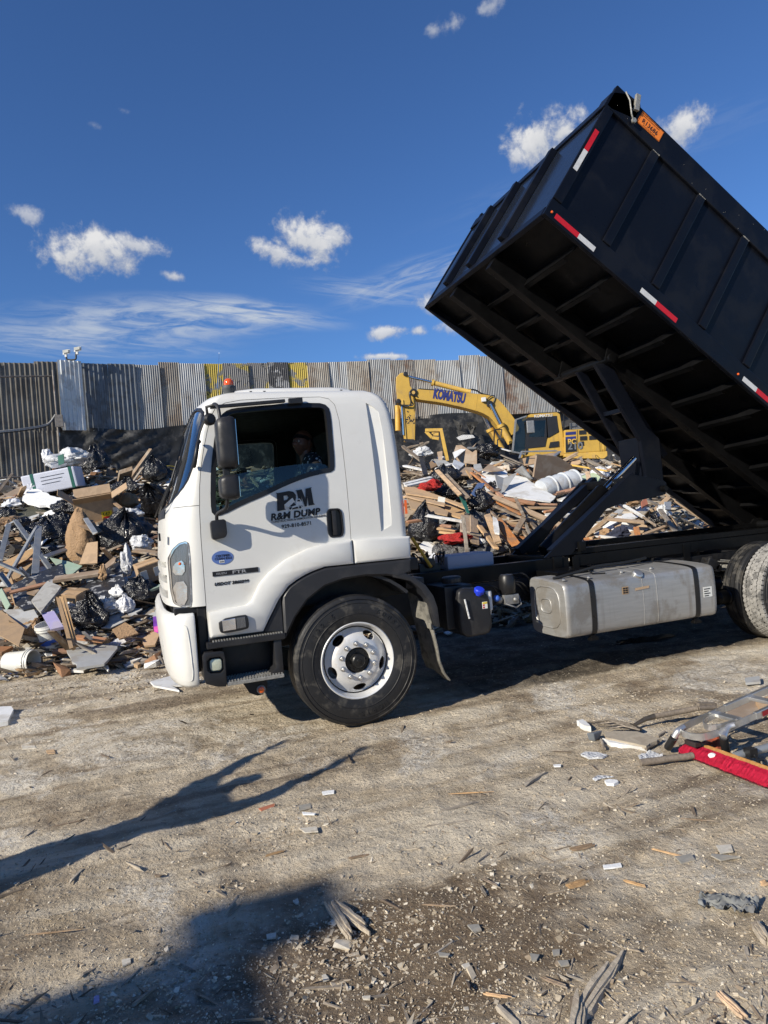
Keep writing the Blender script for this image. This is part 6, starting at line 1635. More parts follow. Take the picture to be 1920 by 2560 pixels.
def sheet_piece(G,pts,label,mt=M_drywall,th=.014,off=.3,name='plasterboard',cat='board',group=None,lift=None,rag=.0,curl=0.0):
    P=[at(*G(x,y),off+(lift[i] if lift else 0)) for i,(x,y) in enumerate(pts)]
    c=sum(P,Vector())/len(P);n=Vector()
    for i in range(len(P)):n += (P[i]-c).cross(P[(i+1)%len(P)]-c)
    if n.length<1e-6:n=Vector((0,0,1))
    n.normalize()
    if n.z<0:n=-n
    X=(P[1]-P[0]);X -= n*X.dot(n);X.normalize();Y=n.cross(X)
    poly=[((p-c).dot(X),(p-c).dot(Y)) for p in P]
    if rag:
        g_=random.Random(int(pts[0][0]));q_=[]
        for i in range(len(poly)):
            a,b2=Vector(poly[i]),Vector(poly[(i+1)%len(poly)]);k=max(int((b2-a).length/.16),1)
            for j in range(k):q_.append(tuple(a.lerp(b2,j/k)+Vector((g_.uniform(-rag,rag),g_.uniform(-rag,rag)))*(0 if j == 0 else 1)))
        poly=q_
    b=MB();poly=ccw(poly)
    n2=len(poly);tri=tessellate_polygon([[Vector((p[0],p[1],0)) for p in poly]])
    vs=[(p[0],p[1],-th/2+curl*p[0]** 2) for p in poly]+[(p[0],p[1],th/2+curl*p[0]** 2) for p in poly]
    b.add(vs,[tuple(t)[::-1] for t in tri]+[tuple(n2+i for i in t) for t in tri]+[(i,(i+1)%n2,n2+(i+1)%n2,n2+i) for i in range(n2)])
    o=b.build(name,mt,None);o.matrix_world=Matrix(((X.x,Y.x,n.x,c.x),(X.y,Y.y,n.y,c.y),(X.z,Y.z,n.z,c.z),(0,0,0,1)))
    return tag(o,label,cat,group)

def bag_mesh(seed,nu=44,nv=30,pleat=13,rough=.16,knot=True,flat=.45):
    g_=random.Random(seed);so=Vector((g_.random()*50,g_.random()*50,g_.random()*50));vs=[];fs=[]
    for i in range(nv+1):
        ph=-pi/2+pi*i/nv
        for k in range(nu):
            th=2*pi*k/nu;p=Vector((cos(ph)*cos(th),cos(ph)*sin(th),sin(ph)))
            n1=noise.noise(p*1.3+so);n2=abs(noise.noise(p*3.1+so));n3=abs(noise.noise(p*7.3+so))
            r_=1+rough*1.5*n1-rough*1.3*n2+rough*.5*(.3-n3)
            up=max(sin(ph),0)
            if knot:
                r_ *= 1+.10*up*sin(th*pleat+2*n1)*(1-up*.2)
                if ph>1.15:r_ *= 1+(ph-1.15)*.55
            q_=p*r_
            if knot and ph>0.9:s_=1-(ph-.9)/(pi/2-.9)*.72;q_.x *= s_;q_.y *= s_
            if q_.z<0:q_.z *= flat
            vs.append(q_)
    for i in range(nv):
        for k in range(nu):fs.append((i*nu+k,i*nu+(k+1)%nu,(i+1)*nu+(k+1)%nu,(i+1)*nu+k))
    b=MB();b.add(vs,fs+[tuple(range(nu))[::-1],tuple(nv*nu+k for k in range(nu))]);me=b.mesh('bag');smooth_mesh(me,60);return me

BAGS=[bag_mesh(s_,pleat=[13,9,17,11][s_%4],rough=[.16,.22,.13,.28][s_%4]) for s_ in range(5)]
LUMPS=[bag_mesh(20+s_,34,22,rough=.42,knot=False,flat=.7) for s_ in range(4)]

def blob(G,x,y,w_px,h_px,label,mt=M_bag,off=.2,name='bin_bag',cat='bin bag',var=0,rz=0.0,tilt=(0,0),group=None,meshes=BAGS,deep=.8,d=None):
    """size given by its height and width in the enlargement"""
    px,py=G(x,y);s_=G(1,0)[0]-G(0,0)[0]
    p=at(px,py,off) if d is None else at_depth(px,py,d);dep=(p-CAM).dot(FW)
    W_,H_=w_px*s_*dep/FPX/2,h_px*s_*dep/FPX/2
    me=meshes[var%len(meshes)].copy();me.materials.clear();me.materials.append(mt)
    # baked size keeps the crease scale of the film right
    me.transform(Matrix.Diagonal((W_,W_*deep,H_*1.25,1)))
    o=link_mesh(name,me);o.location=p;o.rotation_euler=(tilt[0],tilt[1],-YAW+0)
    o.rotation_euler=(Euler((tilt[0],tilt[1],-YAW)).to_matrix()@ Euler((0,0,0)).to_matrix()).to_euler()
    return tag(o,label,cat,group)

def carton(G,x,y,w_px,h_px,label,mt=M_card,off=.25,rz=0.0,tilt=(0,0),open_=True,deep=.7,name='cardboard_box',parts=None,inner=M_carddark):
    px,py=G(x,y);s_=G(1,0)[0]-G(0,0)[0];p=at(px,py,off);dep=(p-CAM).dot(FW)
    W_,H_=w_px*s_*dep/FPX,h_px*s_*dep/FPX;D_=W_*deep
    root=empty(name,loc=p,rot=(tilt[0],tilt[1],rz-YAW),label=label,cat='cardboard box',group=None)
    t_=.008
    for q_ in (('x',-1),('x',1),('y',-1),('y',1)):
        b=MB()
        if q_[0]== 'x':b.box(q_[1]*W_/2-t_,q_[1]*W_/2+t_,-D_/2,D_/2,-H_/2,H_/2)
        else:b.box(-W_/2,W_/2,q_[1]*D_/2-t_,q_[1]*D_/2+t_,-H_/2,H_/2)
        b.build('carton_wall',mt,root)
    b=MB();b.box(-W_/2,W_/2,-D_/2,D_/2,-H_/2-t_,-H_/2+t_);b.build('carton_base',mt,root)
    g_=random.Random(int(x+y))
    for q_ in (('x',-1),('x',1),('y',-1),('y',1)):
        b=MB();a=g_.uniform(.3,1.2) if open_ else g_.uniform(-1.6,-1.45);Lf=(W_ if q_[0]== 'x' else D_)*.48
        if q_[0]== 'x':
            e=Vector((q_[1]*W_/2,0,H_/2));dr=Vector((q_[1]*cos(a),0,sin(a))) if open_ else Vector((-q_[1],0,.03));b.obox(e+dr*Lf/2,dr,(0,1,0),dr.cross(Vector((0,1,0))),Lf,D_*.97,t_*1.4)
        else:
            e=Vector((0,q_[1]*D_/2,H_/2));dr=Vector((0,q_[1]*cos(a),sin(a))) if open_ else Vector((0,-q_[1],.06));b.obox(e+dr*Lf/2,dr,(1,0,0),dr.cross(Vector((1,0,0))),Lf,W_*.97,t_*1.4)
        b.build('flap',mt,root)
    return root,W_,D_,H_

LP='left debris pile'
# ---- left pile, from the back to the front
p=at(*G_L7(452,405),.45);dep=(p-CAM).dot(FW)
wc=empty('wrapped_carton',loc=p,rot=(radians(4),radians(-8),-YAW+radians(8)),label='long white carton with dark green straps lying high on the left pile against the fence',cat='carton')
sx_=420*.2983*dep/FPX;b=MB();b.box(-sx_/2,sx_/2,-.35,.35,-.27,.22);b.build('carton_shell',M_whitebox,wc,.03)
for xx in (-sx_*.30,sx_*.42):
    b=MB();b.box(xx-.035,xx+.035,-.356,.356,-.275,.226);b.build('strap',M_greenstrap,wc)
for i,q_ in enumerate((.10,.02,-.06)):
    b=MB();b.box(-sx_*.15,sx_*(.3-.05*i),-.357,-.352,q_-.006,q_+.004);b.build('print_line',M_fender,wc)
blob(G_L7,560,235,330,130,'heap of milky plastic film on top of the white strapped carton',M_film,.85,'plastic_film','plastic film',0,meshes=LUMPS,tilt=(0,-.1))
blob(G_L7,400,215,90,120,'bundle of printed white wrapping beside the plastic film at the fence',M_whitebag,.75,'wrapping','wrapping',1,meshes=LUMPS)
b=MB();c0=at(*G_L7(505,140),1.35);b.obox(c0-Vector((0,0,.25)),RH+Vector((0,0,.3)),Dv,(0,0,1),.14,.02,.22);add_thing(b,'green_tape_piece',M_greenstrap,c0,'torn strip with a green stripe sticking up from the plastic film','strip')
blob(G_L7,790,300,260,270,'black bin bag slumped against the right end of the white strapped carton',M_bag,.35,var=1)
sheet_piece(G_L7,[(240,500),(300,480),(420,540),(560,575),(430,632),(230,600),(190,560)],'white foam sheet with torn holes lying below the white carton',M_foam,.05,.35,'foam_sheet','foam sheet',rag=.06)
blob(G_L7,260,500,130,110,'crumpled white wrapping under the left end of the strapped carton',M_whitebag,.3,'wrapping','wrapping',2,meshes=LUMPS)
sheet_piece(G_L7,[(560,575),(670,480),(665,500),(590,600)],'small pale board tilted up behind the first black bags',M_drygrey,.02,.3,'board','board',lift=[0,.15,0,0])
plank(G_L7,1085,395,1262,150,'old timber leaning up against the black wall sheeting',M_oldwood,.13,.05,.3,.9)
sheet_piece(G_L7,[(985,420),(1000,335),(1110,305),(1090,400)],'short brown board standing beside the leaning timber',M_oldwood,.10,.45,'board','board',lift=[0,.3,.35,0])
plank(G_L7,1110,420,1200,300,'grey lath next to the old leaning timber',M_greywood,.06,.03,.3,.55)
blob(G_L7,1290,350,200,200,'grey shiny bin bag high on the pile just ahead of the windscreen',M_bag,.35,var=2)
blob(G_L7,1305,590,260,320,'glossy black bin bag with radiating pleats right in front of the windscreen',M_bag,.4,var=2,tilt=(.9,0))
blob(G_L7,1060,490,250,140,'low black bag between the paper sack and the wall',M_bag,.3,var=3)
blob(G_L7,1050,600,210,170,'brown paper sack tied at the neck behind the labelled carton',M_paperbag,.35,'paper_sack','paper sack',0)
plank(G_L7,880,535,1050,665,'dark narrow batten lying across the brown paper sack',M_carddark,.07,.03,.55)
c_,W_,D_,H_=carton(G_L7,800,650,300,200,'open brown carton with a yellow and red price label facing us',off=.40,rz=.35,tilt=(.35,-.12),deep=.6)
b=MB();b.box(.10,.30,-D_/2-.014,-D_/2-.010,-.14,.0);lb=b.build('price_label',M_labelyellow,c_);b=MB();b.box(.12,.30,-D_/2-.018,-D_/2-.015,-.20,-.11);b.build('label_band',M_labelred,lb)
b=MB();b.box(.33,.50,-D_/2-.014,-D_/2-.010,-.13,.05);b.build('address_label',M_paper,c_)
text('lettering','147',.10,M_blackink,c_,frame_matrix((.115,-D_/2-.016,-.09),(1,0,0),(0,0,1)))
blob(G_L7,570,660,280,160,'black bin bag behind the labelled carton on the left pile',M_bag,.3,var=3)
blob(G_L7,1100,690,190,90,'crumpled bubble wrap beside the shiny pleated bag',M_film,.45,'bubble_wrap','bubble wrap',3,meshes=LUMPS)
blob(G_L7,400,890,380,260,'long black bin bag spread behind the metal studs',M_bag,.22,var=1)
blob(G_L7,520,790,200,200,'black bag hanging down left of the crumpled tall carton',M_bag,.3,var=4)
blob(G_L7,60,700,150,110,'dark bag at the very left edge of the picture below the fence',M_bag,.25,var=0)
blob(G_L7,100,610,160,60,'strip of pale rags at the left edge below the fence',M_whitebag,.3,'rags','rags',2,meshes=LUMPS)
sheet_piece(G_L7,[(120,640),(420,610),(430,760),(220,870),(40,920),(10,760)],'dark olive carpet spread over the left pile',mat('olive_carpet',(.075,.075,.055),.95,var=.3,bump=.01,bscale=30),.03,.20,'carpet','carpet',rag=.05)
b=MB()
cm=bag_mesh(44,30,22,rough=.20,knot=False,flat=1.0)
blob(G_L7,690,930,270,400,'tall crumpled brown carton standing open beside the big dusty bag',M_paperbag,.40,'crushed_carton','carton',0,meshes=[cm],deep=.6)
sheet_piece(G_L7,[(620,730),(780,740),(860,830),(800,860),(640,780)],'dark torn mouth flap of the tall crumpled carton',M_carddark,.012,.75,'cardboard_flap','cardboard',rag=.02)
sheet_piece(G_L7,[(730,930),(820,920),(815,1100),(665,1110)],'plain brown cardboard sheet leaning on the crumpled carton',M_card,.012,.45,'cardboard_sheet','cardboard',lift=[.2,.2,0,0])
blob(G_L7,1050,910,500,380,'largest dusty black bag, round, in the middle of the left pile',M_bag,.25,var=0,tilt=(.3,.2))
blob(G_L7,1190,940,180,130,'dirty crumpled plastic caught beside the headlight on the big bag',M_film,.55,'plastic_film','plastic film',1,meshes=LUMPS)
plank(G_L7,1120,990,1330,1020,'flat splintered board poking out beside the headlight',M_oldwood,.12,.03,.55)
plank(G_L7,720,730,800,850,'grey metal channel stuck in the mouth of the crumpled carton',M_stud,.08,.04,.85,name='metal_stud',cat='metal stud')
# metal studs
for i,(x0,y0,x1,y1,lab) in enumerate([(130,745,425,1150,'longest metal stud, running down to the right from the bent top'),(150,742,60,790,'short bent top end joining two metal studs'),(75,775,0,1075,'metal stud sloping down to the left edge from the bent top'),
        (305,800,55,1240,'metal stud crossing behind the longest one down to the left'),(325,790,295,1190,'upright pale metal stud in the middle of the stud heap'),(380,1045,550,985,'short metal stud lying flat toward the crumpled carton'),
        (0,1185,80,1295,'short bluish metal stud at the left edge below the others'),(170,1140,240,1215,'small bluish stud end under the crossing studs'),(0,1100,230,1200,'dark metal stud lying low behind the crossing studs'),(0,1330,75,1475,'pale green metal trim sloping down at the left edge')]):
    plank(G_L7,x0,y0,x1,y1,lab,M_stud if i<9 else M_green,.085 if i != 4 else .11,.035,.62,.42,'metal_stud','metal stud',roll=.5 if i%2 else -.3)
sheet_piece(G_L7,[(5,1100),(280,970),(285,1040),(150,1110),(0,1150)],'brown cardboard strip under the metal studs',M_card,.012,.38,'cardboard_sheet','cardboard')
sheet_piece(G_L7,[(60,1110),(270,1075),(265,1190),(110,1240)],'brown cardboard panel behind the upright stud',M_card,.012,.3,'cardboard_sheet','cardboard')
sheet_piece(G_L7,[(415,1055),(560,1085),(690,1125),(600,1200),(540,1190)],'pale green board below the tall crumpled carton',M_green,.02,.40,'green_board','board')
sheet_piece(G_L7,[(85,1290),(300,1195),(520,1105),(545,1235),(440,1270),(330,1470),(200,1500),(125,1440)],'large black marbled worktop piece on the left side of the pile',M_marble,.03,.42,'worktop_piece','worktop')
sheet_piece(G_L7,[(715,1300),(865,1150),(1000,1095),(1050,1285),(890,1405),(800,1380)],'black marbled worktop piece right of the small carton',M_marble,.03,.42,'worktop_piece','worktop')
sheet_piece(G_L7,[(860,1130),(980,1030),(960,1100),(890,1150)],'brown fibreboard scrap on top of the right worktop piece',M_board,.02,.55,'fibreboard_scrap','board')
plank(G_L7,860,975,935,1060,'short pale lath standing out of the big dusty bag',M_pine,.07,.03,.8,.5)
blob(G_L7,880,1100,160,110,'small black bag under the big dusty one',M_bag,.3,var=1)
plank(G_L7,470,1235,850,1180,'thick plaster-crusted board lying across the pile centre',M_board,.16,.05,.52)
blob(G_L7,860,1200,70,110,'torn yellowish foam at the end of the crusted board',M_paperbag,.5,'foam_scrap','foam',2,meshes=LUMPS)
plank(G_L7,60,1352,400,1268,'thin reddish plank lying over the left worktop piece',M_redwood,.09,.03,.55)
sheet_piece(G_L7,[(225,1290),(290,1240),(330,1330),(290,1370),(225,1355)],'scrap of brown board under the reddish plank',M_board,.02,.5,'fibreboard_scrap','board')
sheet_piece(G_L7,[(265,1420),(400,1258),(515,1302),(440,1400),(345,1520)],'grey veined stone-look slab above the grey sheet',mat('veined_slab',(.40,.39,.36),.7,var=.15,dirt=(.16,.14,.12),dirt_amt=.5,dirt_scale=6),.04,.55,'veined_slab','slab',rag=.015)
c_,W_,D_,H_=carton(G_L7,610,1385,200,95,'small closed brown carton with a dark printed size panel',off=.40,rz=-.2,tilt=(.2,.12),open_=False,deep=.9)
b=MB();b.box(-.08,.16,-D_/2-.014,-D_/2-.010,-.07,.05);pp=b.build('printed_panel',M_blackink,c_);text('lettering','12X16',.075,M_card,pp,frame_matrix((-.07,-D_/2-.016,-.04),(1,0,0),(0,0,1)))
blob(G_L7,780,1240,120,60,'pale grey foam block between the two worktop pieces',M_film,.4,'foam_scrap','foam',1,meshes=LUMPS)
for i in range(3):plank(G_L7,487+i*24,1395-i*10,598+i*20,1810-i*6,('left','middle','right')[i]+' strip of three parallel tan laths standing up in the pile',M_pine,.045,.04,.75,.30,'lath','lath','three parallel tan laths')
sheet_piece(G_L7,[(352,1530),(455,1508),(535,1640),(430,1665)],'lilac foam board above the white bucket',M_lilac,.04,.5,'foam_board','foam board')
sheet_piece(G_L7,[(28,1492),(285,1490),(325,1560),(220,1650),(120,1580)],'smooth grey board at the left front of the pile',M_drygrey,.02,.40,'grey_board','board')
sheet_piece(G_L7,[(-60,1480),(10,1485),(215,1680),(150,1765),(-60,1700)],'wide tan cardboard sheet at the left edge',M_card,.015,.45,'cardboard_sheet','cardboard')
blob(G_L7,265,1690,170,190,'crumpled brown paper sack left of the upright bucket',M_paperbag,.25,'paper_sack','paper sack',1,tilt=(0,.4))
plank(G_L7,432,1668,590,1830,'tan plank propped over the upright bucket',M_oldwood,.10,.03,.55,.2)
plank(G_L7,640,1722,885,1748,'reddish plank lying in front of the front black bag',M_redwood,.09,.04,.30)
plank(G_L7,440,1838,640,1835,'reddish plank lying beside the grey plaster slab',M_redwood,.08,.04,.2)
plank(G_L7,700,1680,770,1740,'small white trim strip leaning on the front black bag',M_whitetrim,.04,.02,.5,.3,'trim_strip','trim strip')
plank(G_L7,-40,1835,70,1835,'dark red board at the left edge behind the lying bucket',M_redwood,.18,.05,.25)
blob(G_L7,770,1580,340,300,'front black bin bag at the foot of the left pile',M_bag,.22,var=3,tilt=(.2,0))
blob(G_L7,890,1470,180,170,'crumpled grey foil heap behind the front black bag',M_film,.3,'foil','foil',3,meshes=LUMPS)
sheet_piece(G_L7,[(560,1860),(610,1795),(705,1765),(985,1782),(988,1850),(870,1935),(640,1965)],'large grey plaster slab lying flat at the foot of the left pile',M_drygrey,.03,.16,'plaster_slab','slab',rag=.02)
sheet_piece(G_L7,[(860,1960),(900,1930),(915,1990),(905,2005)],'small pale offcut below the grey plaster slab',M_drywall,.02,.06,'offcut','board')
sheet_piece(G_L7,[(490,2010),(620,1990),(860,1945),(700,2010)],'broken plaster edge on the ground under the grey slab',M_drywall,.03,.04,'plaster_piece','plaster',rag=.04)
c_,W_,D_,H_=carton(G_L7,1245,1165,180,150,'brown carton with white address labels beside the headlight',off=.50,rz=.55,tilt=(.25,-.25),open_=False,deep=.7)
for xx in (-.10,.10):b=MB();b.box(xx-.05,xx+.05,-D_/2-.014,-D_/2-.010,-.07,.07);b.build('address_label',M_paper,c_)
blob(G_L7,1180,1370,290,250,'black bin bag under the labelled carton close to the truck grille',M_bag,.3,var=4)
blob(G_L7,980,1360,130,100,'white plastic tub on its side left of the grille',M_foam,.4,'plastic_tub','tub',3,meshes=BAGS)
blob(G_L7,1050,1480,150,170,'white crumpled bag below the white tub',M_whitebag,.25,'plastic_bag','plastic bag',1)
blob(G_L7,1060,1110,90,240,'hanging strip of clear plastic between the dusty bag and the carton',M_film,.5,'plastic_film','plastic film',0,meshes=LUMPS)
plank(G_L7,1240,1330,1350,1290,'pale green foam strip against the grille',M_green,.08,.04,.4,name='foam_strip',cat='foam')
sheet_piece(G_L7,[(1285,1560),(1330,1555),(1335,1680),(1290,1660)],'purple and pink packaging wedged beside the bumper',M_purple,.05,.3,'packaging','packaging');sheet_piece(G_L7,[(1290,1640),(1325,1635),(1325,1672),(1292,1668)],'bright pink scrap on the purple packaging beside the bumper',M_pink,.03,.36,'packaging','packaging')
sheet_piece(G_L7,[(1190,1740),(1290,1680),(1340,1700),(1300,1790),(1210,1800)],'folded tan cardboard beside the bumper foot',M_card,.03,.15,'cardboard_sheet','cardboard')
sheet_piece(G_L7,[(890,1790),(1010,1720),(1150,1730),(1080,1790),(960,1800)],'white torn bag piece at the foot of the pile ahead of the bumper',M_whitebag,.02,.15,'plastic_bag','plastic bag',rag=.05)
sheet_piece(G_L7,[(940,1660),(1050,1600),(1160,1690),(1000,1740)],'crumpled tan paper ahead of the bumper',M_paperbag,.02,.25,'paper','paper',rag=.05)
sheet_piece(G_L7,[(1030,1950),(1290,1900),(1260,1930),(1060,1975)],'thin grey plaster strip on the dirt ahead of the bumper',M_drygrey,.02,.03,'plaster_piece','plaster',rag=.03)
sheet_piece(G_ID,[(376,1706),(440,1688),(505,1700),(480,1712),(430,1716),(448,1728),(385,1716)],'white plasterboard piece on the ground under the front bumper',M_drywall,.02,.02,'plasterboard','plasterboard')
sheet_piece(G_ID,[(-20,1772),(28,1770),(34,1778),(20,1808),(-20,1815)],'two-layer pale board on the ground at the left edge',M_drywall,.04,.03,'board','board')
# buckets
def bucket(loc,rot,label,h_=.37,r_=.15,lid=False):
    root=empty('bucket',loc=loc,rot=rot,label=label,cat='bucket')
    b=MB();b.lathe([(r_*.86,0),(r_*.97,h_*.78),(r_*1.06,h_*.78),(r_*1.06,h_*.82),(r_*.98,h_*.82),(r_*.98,h_*.87),(r_*1.05,h_*.87),(r_*1.05,h_*.91),(r_*1.0,h_*.91),(r_*1.0,h_),(r_*.93,h_),(r_*.90,h_*.1),(.001,h_*.09)],(0,0,0),(0,0,1),32)
    b.build('bucket_wall',M_bucket,root,smooth=30)
    b=MB();b.tube([Vector((r_*1.08*cos(a),r_*.3*sin(a),h_*.84-.15*sin(a))) for a in np.linspace(0,pi,12)],.003,5);b.build('wire_handle',M_nut,root)
    return root
p=at(*G_L7(60,1940),.0);bk=bucket(at_depth(*G_L7(62,1945),8.75)+Vector((0,0,.0)),(radians(90),radians(0),radians(62)),'white plastic bucket lying on its side on the dirt, left of the pile')
bk.location.z=.155
b=MB();b.lathe([(.1365,.07),(.1372,.10),(.1372,.10)],(0,0,0),(0,0,1),24)
for i,s_ in enumerate(('KALFIX','READY MIX')):text('lettering',s_,.035-.01*i,M_blue if i == 0 else M_fender,bk,frame_matrix((.143*cos(-2.35),.143*sin(-2.35),.10+.04*i),(0,0,1),(sin(-2.35)*-1,cos(-2.35),0)),sx=1.0)
b=MB();b.obox((.142*cos(-2.1),.142*sin(-2.1),.12),(-sin(-2.1),cos(-2.1),0),(cos(-2.1),sin(-2.1),0.06),(0,0,1),.02,.004,.14);b.build('printed_mark',M_blue,bk)
bp_=at(*G_L7(445,1800),.10);bk=bucket(bp_,(radians(8),radians(-12),.3),'upright white bucket with a blue printed band between the planks',h_=.34)
b=MB();b.lathe([(.1375,.07),(.1425,.14)],(0,0,0),(0,0,1),32);b.f=b.f[:-2];b.mi=b.mi[:-2];b.build('blue_band',M_blue,bk)
text('lettering','K',.06,M_labelred,bk,frame_matrix((.02,-.150,.175),(1,0,0),(0,0.03,1)))
# ---- right pile
RP='pile behind the cab'
def RXp(x,y):return (1000+x*.2411,880+y*.2411)
yf=empty('bent_steelwork',loc=at(*RXp(470,1120),.2),label='bent yellow steel frame standing up from the top of the pile behind the cab',cat='steel frame');o0=yf.location.copy();dd_=(o0-CAM).dot(Dv)
q_=lambda x,y:at_depth(*RXp(x,y),dd_)-o0
for pts,w__ in ((((425,812),(492,1130)),.16),(((262,812),(440,808)),.10),(((266,822),(330,888),(402,898)),.05),(((345,826),(345,852),(400,852)),.04)):
    b=MB()
    for i in range(len(pts)-1):b.beam(q_(*pts[i]),q_(*pts[i+1]),.08,w__,(DP[0],DP[1],0))
    b.build('frame_member',M_yellow_hi,yf,.005)
H=sheet_piece
H(RXp,[(1408,1075),(1418,1060),(1659,1090),(1780,1195),(1740,1235),(1375,1330)],'big brown wood-grain panel standing on the pile below the excavator',M_board,.05,.5,'plywood_sheet','wood panel',lift=[.5,.55,.4,0,0,-.1])
H(RXp,[(1270,1110),(1440,1060),(1410,1160),(1290,1180)],'brown cardboard piece left of the big wood-grain panel',M_card,.02,.5,'cardboard_sheet','cardboard')
H(G_R2,[(580,112),(640,118),(752,240),(798,195),(797,330),(600,318),(555,235)],'pointed brown fibreboard pieces left of the black sheeting heap',M_board,.02,.5,'fibreboard','board',lift=[.25,.25,0,.1,-.1,-.1,0])
H(G_R2,[(545,230),(640,160),(680,200),(570,260)],'pale curled offcut on the pointed fibreboard',M_drywall,.02,.62,'offcut','board')
H(G_R2,[(740,160),(797,108),(760,165)],'thin brown sliver sticking up on the pile top',M_board,.02,.6,'board_sliver','board',lift=[0,.2,0])
blob(G_R2,920,210,260,150,'heap of black sheeting on the pile top in front of the excavator',M_bag,.35,'black_sheeting','sheeting',1,meshes=LUMPS)
blob(G_R2,990,280,150,60,'dark padded strip below the black sheeting heap',M_bagdusty,.4,'foam_scrap','foam',0,meshes=LUMPS)
for i in range(7):plank(G_R2,1040+i*10,235+i*14,1290-i*25,340+i*2,['topmost','second','third','middle','fifth','sixth','lowest'][i]+' thin strip in the bundle of strips below the excavator cab',M_fender if i%2 else M_greywood,.05,.02,.42,name='thin_strip',cat='strip',group='bundle of thin strips below the excavator cab')
plank(G_R2,1255,205,1625,195,'pale metal angle lying level in front of the excavator door',M_stud,.06,.03,.75,name='metal_angle',cat='metal angle');plank(G_R2,1575,275,1659,200,'first of two crossed grey strips in front of the excavator badge',M_stud,.07,.03,.75,name='metal_angle',cat='metal angle');plank(G_R2,1262,205,1240,270,'short bent end of the pale metal angle below the excavator door',M_stud,.05,.03,.7,name='metal_angle',cat='metal angle')
plank(G_R2,700,165,1060,168,'grey pole lying along the pile top left of the excavator',M_stud,.05,.05,.7,name='pole',cat='pole')
plank(G_R2,1060,175,1145,200,'twisted pale strip at the foot of the boom',M_whitetrim,.07,.02,.75,name='trim_strip',cat='trim strip')
H(G_R2,[(20,68),(140,78),(200,120),(60,105)],'dark sheet on the top left of the right pile',M_fender,.02,.45,'dark_sheet','sheet')
for x0,y0,x1,y1,mt,lab in [(60,170,250,110,M_oldwood,'dark old plank on the pile top behind the cab roofline'),(100,200,300,100,M_oldwood,'second dark old plank beside the pile-top sheet'),(30,150,260,330,M_oldwood,'weathered plank running down from the pile top behind the cab'),
        (215,255,268,450,M_fender,'thin dark post standing in the pile just behind the cab'),(45,350,250,395,M_whitetrim,'white trim board behind the dark post'),(50,400,255,450,M_oldwood,'brown plank lying below the white trim board'),
        (380,385,540,330,M_whitetrim,'pale trim running up to the brown offcuts'),(40,540,330,470,M_whitetrim,'long white moulding lying behind the cab'),(60,560,330,500,M_whitetrim,'second white moulding below the first behind the cab')]:
    plank(G_R2,x0,y0,x1,y1,lab,mt,.12,.04,.45)
blob(G_R2,210,230,220,90,'torn white plastic tangled in the planks behind the cab',M_film,.4,'plastic_film','plastic film',2,meshes=LUMPS)
H(G_R2,[(385,210),(440,200),(440,290),(400,300)],'tan fabric scrap left of the yellow frame',M_board,.03,.45,'fabric_scrap','fabric')
H(G_R2,[(350,275),(470,300),(520,330),(400,360),(370,320)],'bluish white board right of the yellow frame foot',M_drygrey,.02,.45,'plasterboard','plasterboard')
H(G_R2,[(255,345),(330,300),(400,350),(300,390)],'brown crumpled mat behind the black bag',M_carddark,.03,.4,'mat','mat',rag=.03)
H(G_R2,[(560,285),(670,335),(600,400),(540,340)],'bright white board standing by the pile top',M_drywall,.02,.5,'plasterboard','plasterboard',lift=[.15,0,0,.1])
H(G_R2,[(600,365),(760,370),(750,450),(640,450)],'brown round-cornered board above the reddish stud',M_board,.02,.45,'fibreboard','board');H(G_R2,[(762,340),(835,330),(860,400),(770,425)],'pale grey board square on the pile',M_drygrey,.02,.5,'plasterboard','plasterboard');H(G_R2,[(850,400),(925,335),(1080,400),(950,412)],'pointed brown board on the white sheets',M_board,.02,.55,'fibreboard','board')
H(G_R2,[(1195,400),(1265,350),(1380,480),(1330,492)],'bluish board standing left of the big wood-grain panel',M_drygrey,.02,.55,'plasterboard','plasterboard',lift=[0,.35,0,-.1])
H(G_R2,[(840,425),(1090,402),(1125,460),(1060,600),(900,620),(850,500)],'broken white plasterboard sheet at the middle of the right pile',M_drywall,.02,.42,'plasterboard','plasterboard',rag=.03)
H(G_R2,[(960,468),(1105,445),(1140,500),(1080,640),(1000,600)],'curved grey plasterboard leaning on the big white sheet',M_drygrey,.02,.55,'plasterboard','plasterboard',lift=[.2,.25,0,0,0],curl=.5)
H(G_R2,[(1070,655),(1150,448),(1310,478),(1420,560),(1615,675),(1560,730),(1320,700)],'largest white plasterboard sheet on the right pile',M_drywall,.02,.50,'plasterboard','plasterboard',rag=.02)
